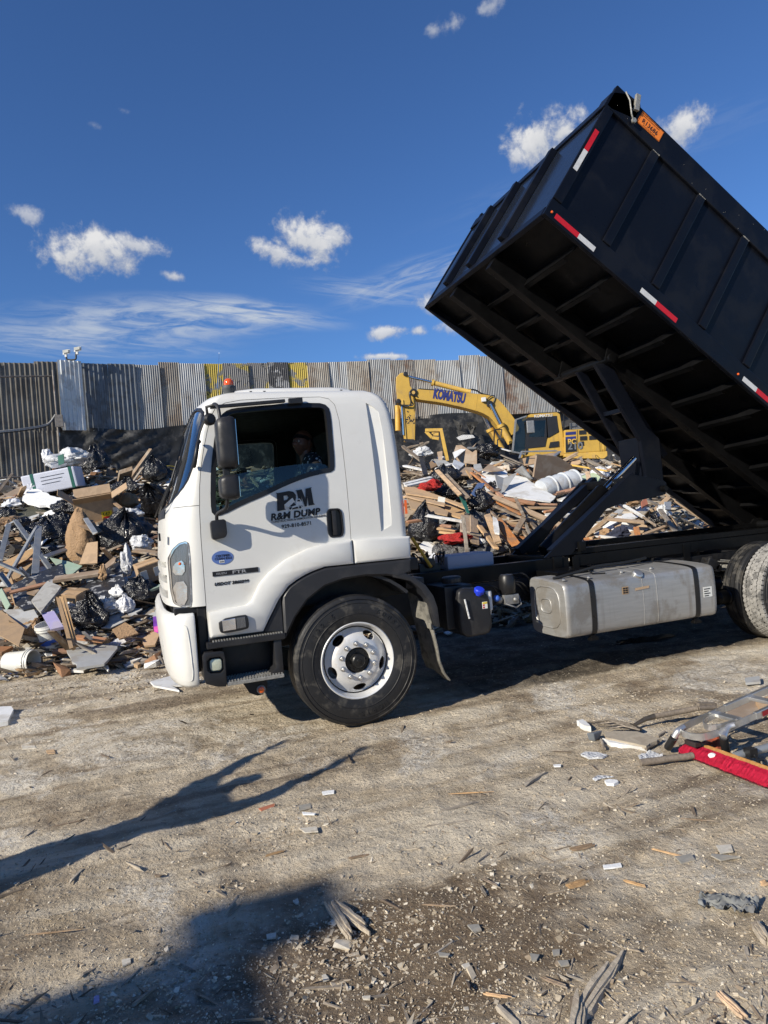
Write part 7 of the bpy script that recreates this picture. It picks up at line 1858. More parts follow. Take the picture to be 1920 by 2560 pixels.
# ribbed drum
pa,pb=at(1352,1226,.45),at(1440,1200,.55);ax_=(pb-pa);L_=ax_.length
dr=empty('duct',loc=pa,label='fat white ribbed duct lying on the plasterboard in front of the wood-grain panel',cat='duct')
prof=[];nR=3
for i in range(nR):t0=L_*i/nR;prof += [(.225,t0),(.25,t0+L_/nR*.4),(.235,t0+L_/nR*.80),(.262,t0+L_/nR*.84),(.262,t0+L_/nR*.90),(.235,t0+L_/nR*.95)]
b=MB();b.lathe(prof+[(.21,L_*.985),(.20,L_*.9)],(0,0,0),ax_,32);b.build('duct_wall',mat('white_duct_plastic',(.50,.53,.56),.5,var=.1,dirt=(.35,.32,.28),dirt_amt=.5,dirt_scale=4),dr,smooth=30)
PL=[  # x0,y0,x1,y1, mat, width, off, label
    (745,420,985,625,M_redwood,.10,.62,'long orange-brown stud pointing up left toward the pile top'),(960,600,1055,665,M_redwood,.10,.6,'short orange-brown stud end beside the white sheets'),(385,400,625,655,M_pine,.09,.75,'straight pine stud crossing the black bag behind the cab'),(472,440,712,690,M_oldwood,.09,.70,'brown stud parallel to the pine stud over the black bag'),
    (905,645,1030,595,M_oldwood,.10,.62,'short brown plank crossing the reddish studs'),(900,640,1659,965,M_pine,.11,.62,'longest pale stud, sloping down right across the timber heap'),(960,700,1260,855,M_redwood,.09,.50,'reddish stud under the longest pale stud'),(985,770,1565,1005,M_oldwood,.12,.45,'wide brown plank below the longest pale stud'),(1080,690,1410,745,M_redwood,.10,.55,'red-brown plank on the right below the white sheet'),
    (1250,742,1625,752,M_redwood,.10,.5,'red-brown plank lying level below the duct'),(1300,785,1700,790,M_pine,.09,.5,'pale stud lying level toward the hoist'),(1600,650,1700,625,M_redwood,.10,.6,'red-brown plank end right of the duct'),(820,970,995,1205,M_pine,.10,.5,'slanting pine board above the clear bags'),(905,860,1015,1145,M_pine,.12,.62,'pine board with sawn notches leaning in the timber heap'),
    (1010,910,1205,1172,M_redwood,.16,.55,'bright orange-brown board with white plaster on it'),(950,830,1225,1160,M_oldwood,.05,.55,'dark lath along the orange-brown board'),(1040,1070,1150,1170,M_pine,.06,.45,'short pale lath below the orange-brown board'),(1200,690,1285,875,M_oldwood,.06,.7,'thin brown lath standing between the studs'),(1300,865,1195,1045,M_oldwood,.10,.65,'brown block of wood leaning left in the timber heap'),
    (1320,900,1520,1125,M_oldwood,.10,.55,'brown stud sloping down right toward the hoist'),(1228,975,1400,1190,M_oldwood,.06,.6,'thin stud sloping down beside the brown stud'),(1300,950,1392,1180,M_greywood,.05,.62,'grey thin lath between the sloping studs'),(1490,1050,1600,960,M_redwood,.14,.55,'wide orange-brown plank end beside the hoist channel'),(690,870,690,1040,M_board,.24,.4,'upright brown cabinet board left of the notched pine board'),
    (765,880,775,1160,M_pine,.16,.42,'upright pale cabinet board left of the notched pine board'),(80,935,210,915,M_redwood,.14,.75,'reddish block lying on the black bag behind the cab'),(390,1000,580,1020,M_pine,.06,.5,'thin pale batten above the red cloth'),(390,965,540,985,M_redwood,.08,.45,'dark red batten above the thin pale batten'),(400,1035,700,1075,M_pine,.08,.45,'tan batten just above the red cloth'),
    (740,1050,830,1065,M_greywood,.03,.5,'thin dark rod right of the red cloth'),(1120,940,1320,960,M_pine,.07,.45,'pale lath lying level in the timber heap'),(900,680,850,600,M_oldwood,.09,.6,'brown plank standing behind the torn black bag'),(690,400,740,480,M_pine,.05,.6,'small pale lath on the round-cornered board'),(1370,1100,1500,1190,M_redwood,.10,.4,'reddish plank low beside the hoist foot'),
    (1180,1080,1420,1130,M_redwood,.10,.38,'dark reddish plank low in the heap above the clear bags'),(1500,870,1680,870,M_whitetrim,.10,.5,'white board lying level beside the hoist channel'),(1490,830,1700,800,M_redwood,.08,.5,'reddish lath above the level white board')]
for x0,y0,x1,y1,mt,w__,off,lab in PL:plank(G_R2,x0,y0,x1,y1,lab,mt,w__,.04,off,roll=random.Random(x0).uniform(-.4,.4))
for i,pts in enumerate([[(45,575),(150,575),(690,768),(680,800),(440,700),(60,640)],[(60,630),(470,745),(460,770),(160,700),(60,670)],[(60,660),(200,690),(505,830),(490,868),(120,800)],[(460,720),(690,770),(655,905),(470,850)],[(110,780),(400,870),(470,855),(220,800)]]):
    H(G_R2,pts,('topmost','second','third','rightmost','lowest')[i]+' flattened cardboard sheet in the stack behind the cab',M_card,.03,.55-.06*i,'cardboard_sheet','cardboard','flattened cardboard stack behind the cab')
b=MB();c0=at(*G_R2(430,700),.75);b.obox(c0,RH+Vector((0,0,-.25)),Vector((0,0,1))+RH*.25,Dv,.14,.10,.01);add_thing(b,'shipping_label',M_paper,c0,'white shipping label on the topmost flattened cardboard','label')
blob(G_R2,470,480,330,200,'black bin bag under the two slanting studs behind the cab',M_bag,.35,var=0)
blob(G_R2,500,650,300,170,'black bag between the red netting and the cardboard stack',M_bag,.35,var=3)
blob(G_R2,315,570,220,110,'bunch of red netting on the bags behind the cab',M_rednet,.6,'red_netting','netting',0,meshes=LUMPS)
blob(G_R2,835,760,270,240,'torn open black bag in the middle of the timber heap',M_bag,.45,var=1)
H(G_R2,[(725,655),(800,535),(870,520),(865,560),(790,660)],'folded shiny foil strip standing above the torn black bag',M_chrome,.03,.7,'foil_strip','foil',lift=[0,.1,.1,0,0])
H(G_R2,[(610,660),(660,655),(720,840),(690,830)],'dark green cloth hanging left of the torn black bag',M_greenstrap,.02,.6,'green_cloth','cloth')
H(G_R2,[(960,880),(1000,900),(1030,1060),(985,1050)],'white plaster shard on the orange-brown board',M_drywall,.03,.68,'plaster_shard','plaster',rag=.02)
blob(G_R2,245,1040,320,440,'big smooth black bin bag just behind the cab',M_bag,.30,var=0,tilt=(0,.15))
blob(G_R2,580,1115,330,115,'red cloth bundle behind the pale upright frame',M_rednet,.45,'red_cloth','cloth',1,meshes=LUMPS)
plank(G_R2,275,865,640,925,'pale metal bar, level arm of the bent frame behind the cab',M_whitetrim,.05,.04,.85,name='metal_bar',cat='metal bar');plank(G_R2,655,885,700,1290,'pale upright leg of the bent frame above the chassis',M_greywood,.06,.05,.95,.45,name='metal_bar',cat='metal bar')
blob(G_R2,560,1265,320,210,'clear dusty plastic bag low behind the chassis',M_bagdusty,.2,'plastic_bag','plastic bag',3);blob(G_R2,920,1250,370,120,'grey see-through bag behind the pale box on the chassis',M_bagdusty,.2,'plastic_bag','plastic bag',1);blob(G_R2,1230,1220,350,140,'grey film bag beside the foot of the hoist',M_bagdusty,.2,'plastic_bag','plastic bag',4)
blob(G_R2,840,1150,130,90,'small pale bag above the clear bags',M_film,.3,'plastic_bag','plastic bag',0);blob(G_R2,400,1240,150,120,'crumpled dark bag under the red cloth',M_bagdusty,.25,var=2)
H(G_R2,[(270,1350),(350,1265),(395,1310),(260,1390)],'white plaster lump behind the chassis rail near the cab',M_drywall,.06,.3,'plaster_lump','plaster',rag=.03)
# toward the tipped body
for x0,y0,x1,y1,mt,w__,off,lab in [(120,178,500,240,M_yellow_hi,.12,.6,'bright yellow board lying right of the wood-grain panel'),(300,178,462,305,M_oldwood,.10,.7,'brown stick crossing the bright yellow board'),(285,250,305,362,M_pine,.10,.7,'short pine post in front of the light green board'),
        (-20,470,365,372,M_redwood,.13,.55,'wide reddish plank below the duct'),(0,545,215,455,M_whitetrim,.14,.5,'white rounded trim below the reddish plank'),(20,590,330,400,M_whitetrim,.08,.48,'thin white trim beside the rounded one'),(0,640,260,590,M_drygrey,.22,.42,'grey board strip low beside the hoist'),(0,700,120,690,M_whitetrim,.14,.42,'white board end beside the hoist channel foot'),
        (480,735,865,770,M_pine,.11,.5,'knotty pale pine board seen under the hoist arm'),(330,930,540,1010,M_pine,.10,.3,'pine board low under the hoist arm'),(790,830,820,975,M_redwood,.10,.45,'short upright block with an orange face'),(1095,488,1545,795,M_pine,.09,.55,'long pale lath along the right flank of the pile'),(1060,640,1500,850,M_greywood,.22,.45,'big grey weathered beam on the right flank of the pile'),
        (1040,640,1240,930,M_greywood,.09,.55,'grey split timber sloping down right under the body'),(660,595,870,720,M_whitetrim,.05,.5,'thin white strip under the hoist arm'),(870,720,1000,805,M_oldwood,.05,.5,'thin brown stick in the dark hollow of the pile'),(860,900,1140,795,M_pine,.05,.5,'thin pale stick crossing low on the right flank'),(1120,890,1255,855,M_pine,.06,.5,'short pale stick low on the right flank'),
        (930,935,1110,875,M_whitetrim,.08,.4,'white crusted board low above the subframe'),(340,870,420,830,M_pine,.08,.5,'small pale offcut at the crank of the hoist arm'),(1160,720,1290,920,M_card,.12,.45,'orange-brown torn board on the right flank'),(830,510,1120,640,M_greywood,.12,.5,'dark weathered plank behind the arm pin'),(200,1000,330,960,M_redwood,.16,.3,'dark red board at the foot of the hoist arm'),
        (560,980,700,1000,M_redwood,.08,.3,'reddish splintered board just above the subframe'),(380,910,620,945,M_whitetrim,.05,.38,'white edge strip under the navy cushion'),(1450,870,1620,860,M_drywall,.06,.3,'row of pale rubble pieces at the far right above the rail')]:
    plank(G_R3,x0,y0,x1,y1,lab,mt,w__,.04,off,roll=random.Random(x0+3).uniform(-.3,.3))
H(G_R3,[(215,300),(340,265),(432,290),(380,370),(225,372)],'light green insulation board behind the short pine post',mat('light_green_board',(.52,.62,.42),.85,var=.06),.04,.5,'green_board','board')
H(G_R3,[(520,700),(600,640),(660,640),(640,680),(560,700)],'pale blue-white board under the hoist arm',M_drygrey,.02,.5,'plasterboard','plasterboard');blob(G_R3,600,895,210,100,'navy blue padded cushion low under the hoist arm',mat('navy_cushion',(.03,.035,.06),.9,var=.2),.35,'cushion','cushion',2,meshes=LUMPS)
H(G_R3,[(640,690),(740,680),(780,740),(680,760)],'crumbled pale plaster sheet above the knotty pine board',M_drywall,.03,.45,'plaster_piece','plaster',rag=.05);H(G_R3,[(1080,560),(1150,560),(1150,640),(1090,640)],'small square grey board at the right flank top',M_drygrey,.02,.6,'plasterboard','plasterboard')
blob(G_R3,760,560,170,90,'crumpled brown cardboard behind the hoist arm pin',M_paperbag,.45,'crumpled_cardboard','cardboard',1,meshes=LUMPS);blob(G_R3,1070,690,130,180,'hanging grey film on the right flank of the pile',M_film,.4,'plastic_film','plastic film',3,meshes=LUMPS);blob(G_R3,980,760,110,90,'dark blue crumpled bag in the hollow of the right flank',M_bag,.3,var=3)
H(G_R3,[(840,560),(890,530),(910,590),(850,620)],'red brick-coloured board scrap behind the arm',M_brick,.04,.6,'board_scrap','board')
H(G_ID,[(1400,1130),(1340,1140),(1335,1190)],'thin brown panel edge left of the wood-grain panel',M_board,.02,.5,'board_sliver','board')

# ---- the uncounted in between: boards and offcuts strewn over both piles, each a thing
gd=np.random.default_rng(77);rg_=random.Random(77)
WHERE=lambda px,py:('on the left pile below the fence' if py<1330 else 'low on the left pile') if px<480 else ('on the pile seen through the cab window' if px<990 else ('on the pile top before the excavator' if py<1210 else ('in the heap behind the cab' if px<1290 else ('beside the hoist arm' if px<1530 else 'under the tipped body'))))
planks_protos=[]
for L_,w__,t__ in ((.5,.09,.04),(.8,.09,.04),(1.2,.09,.04),(.7,.14,.02),(1.0,.05,.03),(.35,.12,.04),(1.5,.06,.03)):
    b=MB();b.obox((0,0,0),(1,0,0),(0,1,0),(0,0,1),L_,w__,t__);g_=random.Random(int(L_*100));b.v=[(x+g_.uniform(-.03,.03),y+g_.uniform(-.004,.004),z) for x,y,z in b.v];planks_protos.append((b,L_))
sheets_protos=[]
for k in range(9):
    g_=random.Random(200+k);n_=g_.choice([4,5,5,6]);R_=[g_.uniform(.13,.30) for _ in range(n_)]
    poly=[(R_[i]*cos(2*pi*i/n_+g_.uniform(-.25,.25))*1.35,R_[i]*sin(2*pi*i/n_)) for i in range(n_)]
    if k%3:poly=[((poly[i][0]*(4-j)+poly[(i+1)%n_][0]*j)/4+(g_.uniform(-.03,.03) if j and i%2 else 0),(poly[i][1]*(4-j)+poly[(i+1)%n_][1]*j)/4+(g_.uniform(-.03,.03) if j and i%2 else 0)) for i in range(n_) for j in range(4)]
    b=MB();b.prism(poly,'z',-.008,.008);sheets_protos.append(b)
cache={}
def shared(kind,i,mt):
    key=(kind,i,mt.name)
    if key not in cache:cache[key]=(planks_protos[i][0] if kind == 'p' else sheets_protos[i]).mesh('board_shape',mt)
    return cache[key]
import re as _re
HERO=[(o,o.matrix_world.translation.copy() if o.parent is None else o.location.copy()) for o in COL.objects if o.get('category') and o.parent is None and o.name.split('.')[0] not in ('dump_truck','metal_fence','block_wall','wall_sheeting','excavator')]
HP=np.array([tuple(o.location) for o,_ in HERO]);SHORT=[]
for o,_ in HERO:
    wd=_re.split(r' (?:lying|on|in|behind|with|standing|of|against|slumped|under|spread|hanging|leaning|beside|below|above|between|from|at|sloping|crossing|running|seen|just|high|low|pointing|caught|tied|ahead|right|left|poking|stuck|wedged|over|along|toward|near|across|joining|across,|holding|facing|sticking|next) ',o['label'])[0].replace(',','')
    SHORT.append(' '.join(wd.split()[:6]))
def near(p):
    d2=((HP-np.array(p))** 2).sum(1);return SHORT[int(d2.argmin())]
SZ={('p',0):'short',('p',1):'middling',('p',2):'long',('p',3):'wide',('p',4):'thin',('p',5):'stubby',('p',6):'very long'}
def strew(n_,kind,name,mats,cat,group,words,zoff):
    xs,ys=slope(gd,n_*6);made=0
    for x,y in zip(xs,ys):
        if made>=n_:break
        z=gz(x,y);v=Vector((x,y,z))-CAM;dz_=v.dot(FW);px,py=960+FPX*v.dot(RT)/dz_,1280-FPX*v.dot(UP)/dz_
        if not (-40<px<1880):continue
        if dz_<9.6:continue
        if rg_.random()>.35+.65*min(dz_/14,1):continue
        mt=rg_.choice(mats);i=rg_.randrange(7 if kind == 'p' else 9)
        o=link_mesh(name,shared(kind,i,mt));n=slope_normal(Vector((x,y,0)))
        q_=n.to_track_quat('Z','X')@ Euler((rg_.gauss(0,.25),rg_.gauss(0,.28),rg_.uniform(0,2*pi))).to_quaternion()
        o.rotation_euler=q_.to_euler();o.location=(x,y,z+rg_.uniform(zoff*.4,zoff*1.3));s_=rg_.uniform(.85,1.35);o.scale=(s_,s_,1)
        tag(o,(SZ.get((kind,i),('small','mid-sized','large')[min(int((s_-.85)/.17),2)])+' '+words[mt.name][0]+' '+words[mt.name][1]+' strewn next to the '+near(o.location)),cat,group);made += 1
strew(290,'p','loose_plank',[M_pine,M_pine,M_redwood,M_redwood,M_oldwood,M_oldwood,M_greywood,M_whitetrim,M_pine],'plank','loose planks strewn over the piles',
      {'pale_pine':('pale','pine plank'),'reddish_fir':('reddish','plank'),'weathered_brown_wood':('dark brown','plank'),'grey_weathered_wood':('grey weathered','plank'),'white_painted_wood':('white painted','trim board')},.22)
strew(290,'s','board_offcut',[M_drywall,M_drywall,M_drywall,M_drygrey,M_drygrey,M_board,M_card,M_card,M_foam,M_carddark],'board offcut','board offcuts strewn over the piles',
      {'white_plasterboard':('broken white','plasterboard offcut'),'grey_plasterboard_back':('broken grey','plasterboard offcut'),'brown_fibreboard':('broken brown','fibreboard offcut'),'brown_cardboard':('torn brown','cardboard offcut'),'white_foam':('broken white','foam offcut'),'damp_dark_cardboard':('torn dark','cardboard offcut')},.20)
# more bags over the back of both piles
for k in range(26):
    xs,ys=slope(gd,40)
    for x,y in zip(xs,ys):
        v=Vector((x,y,gz(x,y)))-CAM;dz_=v.dot(FW);px=960+FPX*v.dot(RT)/dz_
        if dz_>11.5 and (0<px<470 or 560<px<900 or 1000<px<1500):break
    me=BAGS[k%5].copy() if k%3 else LUMPS[k%4].copy();mt=[M_bag,M_bag,M_whitebag,M_bag,M_bagdusty][k%5];me.materials.clear();me.materials.append(mt);s_=rg_.uniform(.22,.42);me.transform(Matrix.Diagonal((s_,s_*.85,s_*.75,1)))
    o=link_mesh('rubbish_bag',me);o.location=(x,y,gz(x,y)+.12);o.rotation_euler=(rg_.uniform(-.3,.3),rg_.uniform(-.3,.3),rg_.uniform(0,6))
    py=1280-FPX*v.dot(UP)/dz_;tag(o,{'black_bin_bag':'loose black','milky_plastic_film':'loose milky','white_plastic_wrap':'loose white','dusty_grey_bag':'loose dusty grey'}[mt.name]+' rubbish bag half buried next to the '+near(o.location),'rubbish bag','rubbish bags half buried in the piles')

# crushed paper, film and rags between the boards, and loose wires
SCR=[(M_paperbag,'brown paper'),(M_film,'milky film'),(M_bagdusty,'dusty grey plastic'),(M_bag,'black plastic'),(M_whitebag,'white wrapping'),(M_cloth,'grey rag'),(M_foam,'white foam'),(M_paperbag,'brown paper')]
xs,ys=slope(gd,190)
for k,(x,y) in enumerate(zip(xs,ys)):
    mt,wd=SCR[k%8];s_=rg_.uniform(.08,.20);key=('l',k%4,mt.name)
    if key not in cache:m2=LUMPS[k%4].copy();m2.materials.clear();m2.materials.append(mt);m2.transform(Matrix.Scale(.15,4));cache[key]=m2
    z=gz(x,y);v=Vector((x,y,z))-CAM
    if v.dot(FW)<9.6:continue
    o=link_mesh('crumpled_scrap',cache[key]);o.location=(x,y,z+rg_.uniform(.05,.25));o.rotation_euler=(rg_.uniform(-.6,.6),rg_.uniform(-.6,.6),rg_.uniform(0,6));o.scale=(s_/.15*rg_.uniform(.8,1.7),s_/.15,s_/.15*rg_.uniform(.4,.8))
    tag(o,('small ' if s_<.12 else 'wide ' if s_>.165 else '')+'crumpled piece of '+wd+' next to the '+near(o.location),'crumpled scrap','crumpled scraps between the boards')
xs,ys=slope(gd,34)
for k,(x,y) in enumerate(zip(xs,ys)):
    p=Vector((x,y,gz(x,y)+.30));pts=[p];dr=Vector((rg_.uniform(-1,1),rg_.uniform(-1,1),0)).normalized()
    for j in range(5):dr=Matrix.Rotation(rg_.uniform(-.8,.8),3,'Z')@ dr;q2=pts[-1]+dr*rg_.uniform(.12,.30);q2.z=gz(q2.x,q2.y)+rg_.uniform(.16,.42);pts.append(q2)
    if (p-CAM).dot(FW)<9.6:continue
    mt,wd=[(M_hose,'black'),(M_cable,'pale'),(M_labelyellow,'yellow'),(M_hose,'black')][k%4];b=MB();b.tube(chaikin(pts,2,closed=False),rg_.uniform(.006,.012),5);add_thing(b,'loose_wire',mt,p,wd+' wire snaking over the pile next to the '+near(p),'wire','loose wires in the piles',smooth=60)

# ------------------------------------------------------------------ people
def skin_body(name,verts,edges,radii,mt,parent=None,loc=None,rot=None,sub=2,root=0):
    me=bpy.data.meshes.new(name);me.from_pydata([Vector(v) for v in verts],edges,[])
    o=bpy.data.objects.new(name,me);COL.objects.link(o)
    o.modifiers.new('skin','SKIN').use_smooth_shade=True
    sk=me.skin_vertices[0].data
    for i,r_ in enumerate(radii):sk[i].radius=(r_,r_) if not isinstance(r_,tuple) else r_;sk[i].use_root=(i == root)
    m_=o.modifiers.new('sub','SUBSURF');m_.levels=sub;m_.render_levels=sub
    eval_mesh(o);smooth_mesh(o.data,180);o.data.materials.clear();o.data.materials.append(mt)
    if parent is not None:o.parent=parent
    if loc is not None:o.location=loc
    if rot is not None:o.rotation_euler=rot
    return o

def head_mesh(h_=.235):
    """a head facing -x, origin at the chin-neck joint: skull, brow, nose, lips, chin"""
    nu,nv=48,40;vs=[]
    for i in range(nv+1):
        ph=-pi/2+pi*i/nv
        for k in range(nu):
            th=2*pi*k/nu;x,y,z=cos(ph)*cos(th),cos(ph)*sin(th),sin(ph)
            X,Y,Z=x*.098,y*.076,z*.118
            if x<0:                                             # face side
                f_=-x;t=Z/.118
                if Z<-.02:X *= 1-.10*(-(Z+.02)/.1);Y *= 1-.32*min((-Z-.02)/.1,1)
                g=lambda cy_,cz_,sy,sz:math.exp(-((Y-cy_)/sy)** 2-((Z-cz_)/sz)** 2)
                X +=-.024*g(0,-.018,.013,.020)-.012*g(0,.004,.009,.022)          # nose
                X +=-.006*g(0,.030,.045,.010)                                           # brow
                X += .013*(g(.030,.010,.016,.012)+g(-.030,.010,.016,.012))          # eye sockets
                X +=-.009*g(0,-.048,.024,.007)-.009*g(0,-.061,.022,.007)+.004*g(0,-.0545,.024,.0035)   # lips
                X +=-.010*g(0,-.090,.020,.014)                                          # chin
                X +=-.005*(g(.045,-.015,.02,.018)+g(-.045,-.015,.02,.018))         # cheeks
            elif Z<-.03:X *= .72;
            vs.append((X,Y,Z+.118))
    fs=[(i*nu+k,i*nu+(k+1)%nu,(i+1)*nu+(k+1)%nu,(i+1)*nu+k) for i in range(nv) for k in range(nu)]
    b=MB();b.add(vs,fs);return b

def hand_chain(wrist,direction,side,curl=.5,s_=1.0,up=Vector((0,0,1))):
    """palm plus five bent fingers as one list of chains (verts, edges, radii)"""
    D_=Vector(direction).normalized();S_=Vector(side).normalized();U_=D_.cross(S_)
    w0=Vector(wrist);V=[w0,w0+D_*.035*s_,w0+D_*.075*s_];E_=[(0,1),(1,2)];R_=[(.024*s_,.018*s_),(.034*s_,.016*s_),(.036*s_,.014*s_)]
    for k,(o_,L_) in enumerate(((-.030,.070),(-.010,.080),(.010,.076),(.029,.060))):
        base=len(V);p=w0+D_*.078*s_+S_*o_*s_;V.append(p);E_.append((2,base));R_.append((.0095*s_,)*2);d_=D_.copy()
        for j in range(3):
            d_=(Matrix.Rotation(-curl*(.5+.5*j),3,S_)@ d_);p=p+d_*L_*s_*(.42,.32,.26)[j];V.append(p);E_.append((len(V)-2,len(V)-1));R_.append(((.009-.001*j)*s_,)*2)
    base=len(V);p=w0+D_*.03*s_-S_*.034*s_;V.append(p);E_.append((1,base));R_.append((.012*s_,)*2)
    for j in range(2):p=p+(D_*.7-S_*.55+U_*-.2*curl).normalized()*.032*s_;V.append(p);E_.append((len(V)-2,len(V)-1));R_.append((.010*s_,)*2)
    return V,E_,R_

def join_chains(*cs):
    V,E_,R_=[],[],[]
    for v,e,r_ in cs:n=len(V);V += list(v);E_ += [(a+n,b_+n) for a,b_ in e];R_ += list(r_)
    return V,E_,R_

# driver: seated at the wheel, head turned a little toward the window, looking ahead
drv=empty('person',loc=(-0.13,0.62,1.735),label='driver in a black headscarf and white-flecked dark shirt sitting at the truck wheel',cat='person')
V=[(0,0,0.02),(0.01,0,.16),(0.03,0,.32),(0.02,0,.44),(0.0,0,.50),(-.02,0,.56),
     (0.02,-.13,.44),(0.03,-.19,.42),(-.06,-.24,.25),(-.16,-.25,.13),(-.32,-.20,.20),(-.48,-.16,.24),
     (0.02,.13,.44),(0.03,.19,.42),(-.06,.24,.25),(-.16,.25,.13),(-.32,.18,.20),(-.48,.12,.24),
     (-.04,-.10,.0),(-.42,-.13,.03),(-.46,-.13,-.28),(-.04,.10,.0),(-.42,.13,.03),(-.46,.13,-.28)]
E_=[(0,1),(1,2),(2,3),(3,4),(4,5),(3,6),(6,7),(7,8),(8,9),(9,10),(10,11),(3,12),(12,13),(13,14),(14,15),(15,16),(16,17),(0,18),(18,19),(19,20),(0,21),(21,22),(22,23)]
R_=[(.14,.11),(.15,.11),(.17,.12),(.12,.09),(.06,.06),(.055,.055),.075,.068,.052,.045,.036,.028,.075,.068,.052,.045,.036,.028,.09,.075,.055,.09,.075,.055]
skin_body('shirt',V,E_,R_,M_shirt,drv)
hv=[]
for s_ in (-1,1):hv.append(hand_chain((-.50,s_*.155,.245),(-.75,s_*-.1,.35),(0,s_,.2),1.0))
v_,e_,r_=join_chains(*hv);
for q_ in range(2):skin_body('hand',*hand_chain((-.50,(-.155,.12)[q_],.245),(-.75,.1*(1,-1)[q_],.35),(0,(-1,1)[q_],.2),1.0),M_skin,drv,sub=1)
b=MB();b.tube([(0,0,.44),(-.01,0,.49),(-.015,0,.54)],[.066,.060,.056],16);b.build('neck',M_skin,drv,smooth=70)
hb=head_mesh();hd=hb.build('head',M_skin,drv,smooth=180);HR=Euler((0,radians(4),radians(28))).to_matrix().to_4x4();hd.matrix_local=Matrix.Translation((-.035,0,.485))@ HR
b=MB()
for s_ in (-1,1):b.ball((-.078,s_*.030,.128),.0135,12,8)
b.build('eyes',M_eye,hd,smooth=180)
b=MB()
for s_ in (-1,1):b.ball((-.0885,s_*.030-.001,.128),.006,8,6)
b.build('pupils',M_blackink,hd,smooth=180)
b=MB()
for s_ in (-1,1):b.ball((.008,s_*.077,.115),.03,10,8,(.55,.28,1))
b.build('ears',M_skin,hd,smooth=180)
b=MB();nu=32;vs=[];fs=[]
for i in range(11):
    ph=radians(14)+(pi/2-radians(14))*i/10
    for k in range(nu):th=2*pi*k/nu;drop=.018*(1+cos(th))*(1-i/10);vs.append((cos(ph)*cos(th)*.104+.002,cos(ph)*sin(th)*.083,.122+sin(ph)*.108-drop+(.012 if cos(th)<-.3 and i == 0 else 0)))
fs=[(i*nu+k,i*nu+(k+1)%nu,(i+1)*nu+(k+1)%nu,(i+1)*nu+k) for i in range(10) for k in range(nu)];b.add(vs,fs+[tuple(10*nu+k for k in range(nu))]);b.build('headscarf',M_durag,hd,smooth=180)
b=MB();b.tube([(.095,0,.125),(.13,.01,.09),(.15,.015,.02)],[.018,.014,.010],8);b.build('scarf_tail',M_durag,hd,smooth=90)

# the man whose shadow falls across the yard: stands left of the picture, both arms up, waving the truck
man=empty('person',loc=(-3.95,-1.93,gz(-3.95,-1.93)),label='standing person in dark work clothes with both arms raised, casting the long shadow',cat='person')
fx=Vector((KX,KY,0)).normalized();lx=Vector((-fx.y,fx.x,0))                 # lateral as seen from the sun
q_=lambda l_,z,f_=0.0:lx*l_+fx*f_+Vector((0,0,z))
V=[q_(0,.95),q_(0,1.12),q_(0,1.32),q_(0,1.46),q_(0.05,1.50),q_(0.10,1.53),
     q_(.17,1.44),q_(.34,1.60,.03),q_(.46,1.80,.05),q_(.50,1.86,.05),q_(-.17,1.44),q_(-.24,1.66,.03),q_(-.14,1.90,.05),q_(-.11,2.00,.05),
     q_(.11,.90),q_(.16,.50),q_(.20,.08),q_(.20,.04,.14),q_(-.11,.90),q_(-.17,.50),q_(-.24,.08),q_(-.24,.04,.14)]
E_=[(0,1),(1,2),(2,3),(3,4),(4,5),(3,6),(6,7),(7,8),(8,9),(3,10),(10,11),(11,12),(12,13),(0,14),(14,15),(15,16),(16,17),(0,18),(18,19),(19,20),(20,21)]
R_=[(.20,.14),(.21,.14),(.22,.14),(.14,.10),.065,.06,.10,.065,.045,.035,.10,.065,.045,.035,.125,.09,.07,.05,.125,.09,.07,.05]
skin_body('work_clothes',V,E_,R_,M_jacket,man)
hd=head_mesh().build('head',M_skin,man,smooth=180);hd.matrix_local=Matrix.Translation(q_(.13,1.50))@ Matrix.Rotation(radians(200),4,'Z')
for l_,z,dl in ((.50,1.86,.35),(-.11,2.00,.15)):skin_body('hand',*hand_chain(q_(l_,z,.05),q_(dl,1.0),lx,.25),M_skin,man,sub=1)

# ------------------------------------------------------------------ building behind us on the left: its roof corner throws the soft shadow at the bottom
HB=5.6;cx_,cy_=-1.03-KX*HB,-2.11-KY*HB
wh_=empty('warehouse',loc=(cx_-.25,cy_-.25,0),label='low warehouse with a flat roof behind the photographer, seen by its shadow',cat='building')
b=MB();b.box(-14,0,-18,0,-0.3,HB-.25);b.build('wall',M_wall,wh_)
b=MB();b.box(-14.2,0.03,-18.2,0.03,HB-.248,HB);b.build('roof',M_roofmetal,wh_,.02)
b=MB();b.box(-.34,.26,-.12,.26,HB+.002,HB+.10);b.build('gutter_corner',M_roofmetal,wh_,.01)
b=MB();b.box(-.02,.04,-9,-6,0,3.4);b.build('roller_door',M_galv_blue,wh_)

# ------------------------------------------------------------------ tools on the ground at the right
M_dusty=mat('dust_caked_board',(.40,.345,.265),.92,var=.2,scale=6,dirt=(.24,.19,.14),dirt_amt=.5,dirt_scale=6,bump=.003,bscale=30)
M_chalk=mat('dusty_plaster',(.56,.52,.44),.92,var=.2,scale=30,dirt=(.36,.30,.22),dirt_amt=.6,dirt_scale=20)
M_slate=mat('dusty_slate',(.30,.285,.25),.85,var=.2,scale=20,dirt=(.36,.30,.22),dirt_amt=.5,dirt_scale=16)
GP=lambda x,y:(1400+x*.3134,1680+y*.3134)

def g0(x,y,h_=0.0):
    """yard point seen at an enlargement position, at height h_"""
    r_=ray(*GP(x,y));t=(h_-CAM.z)/r_.z;return CAM+r_*t

def add_parts(root,b,name,mt,**k):
    M_=root.matrix_world.inverted() if False else None
    loc=root.location;b.v=[tuple(Vector(v)-loc) for v in b.v];return b.build(name,mt,root,**k)

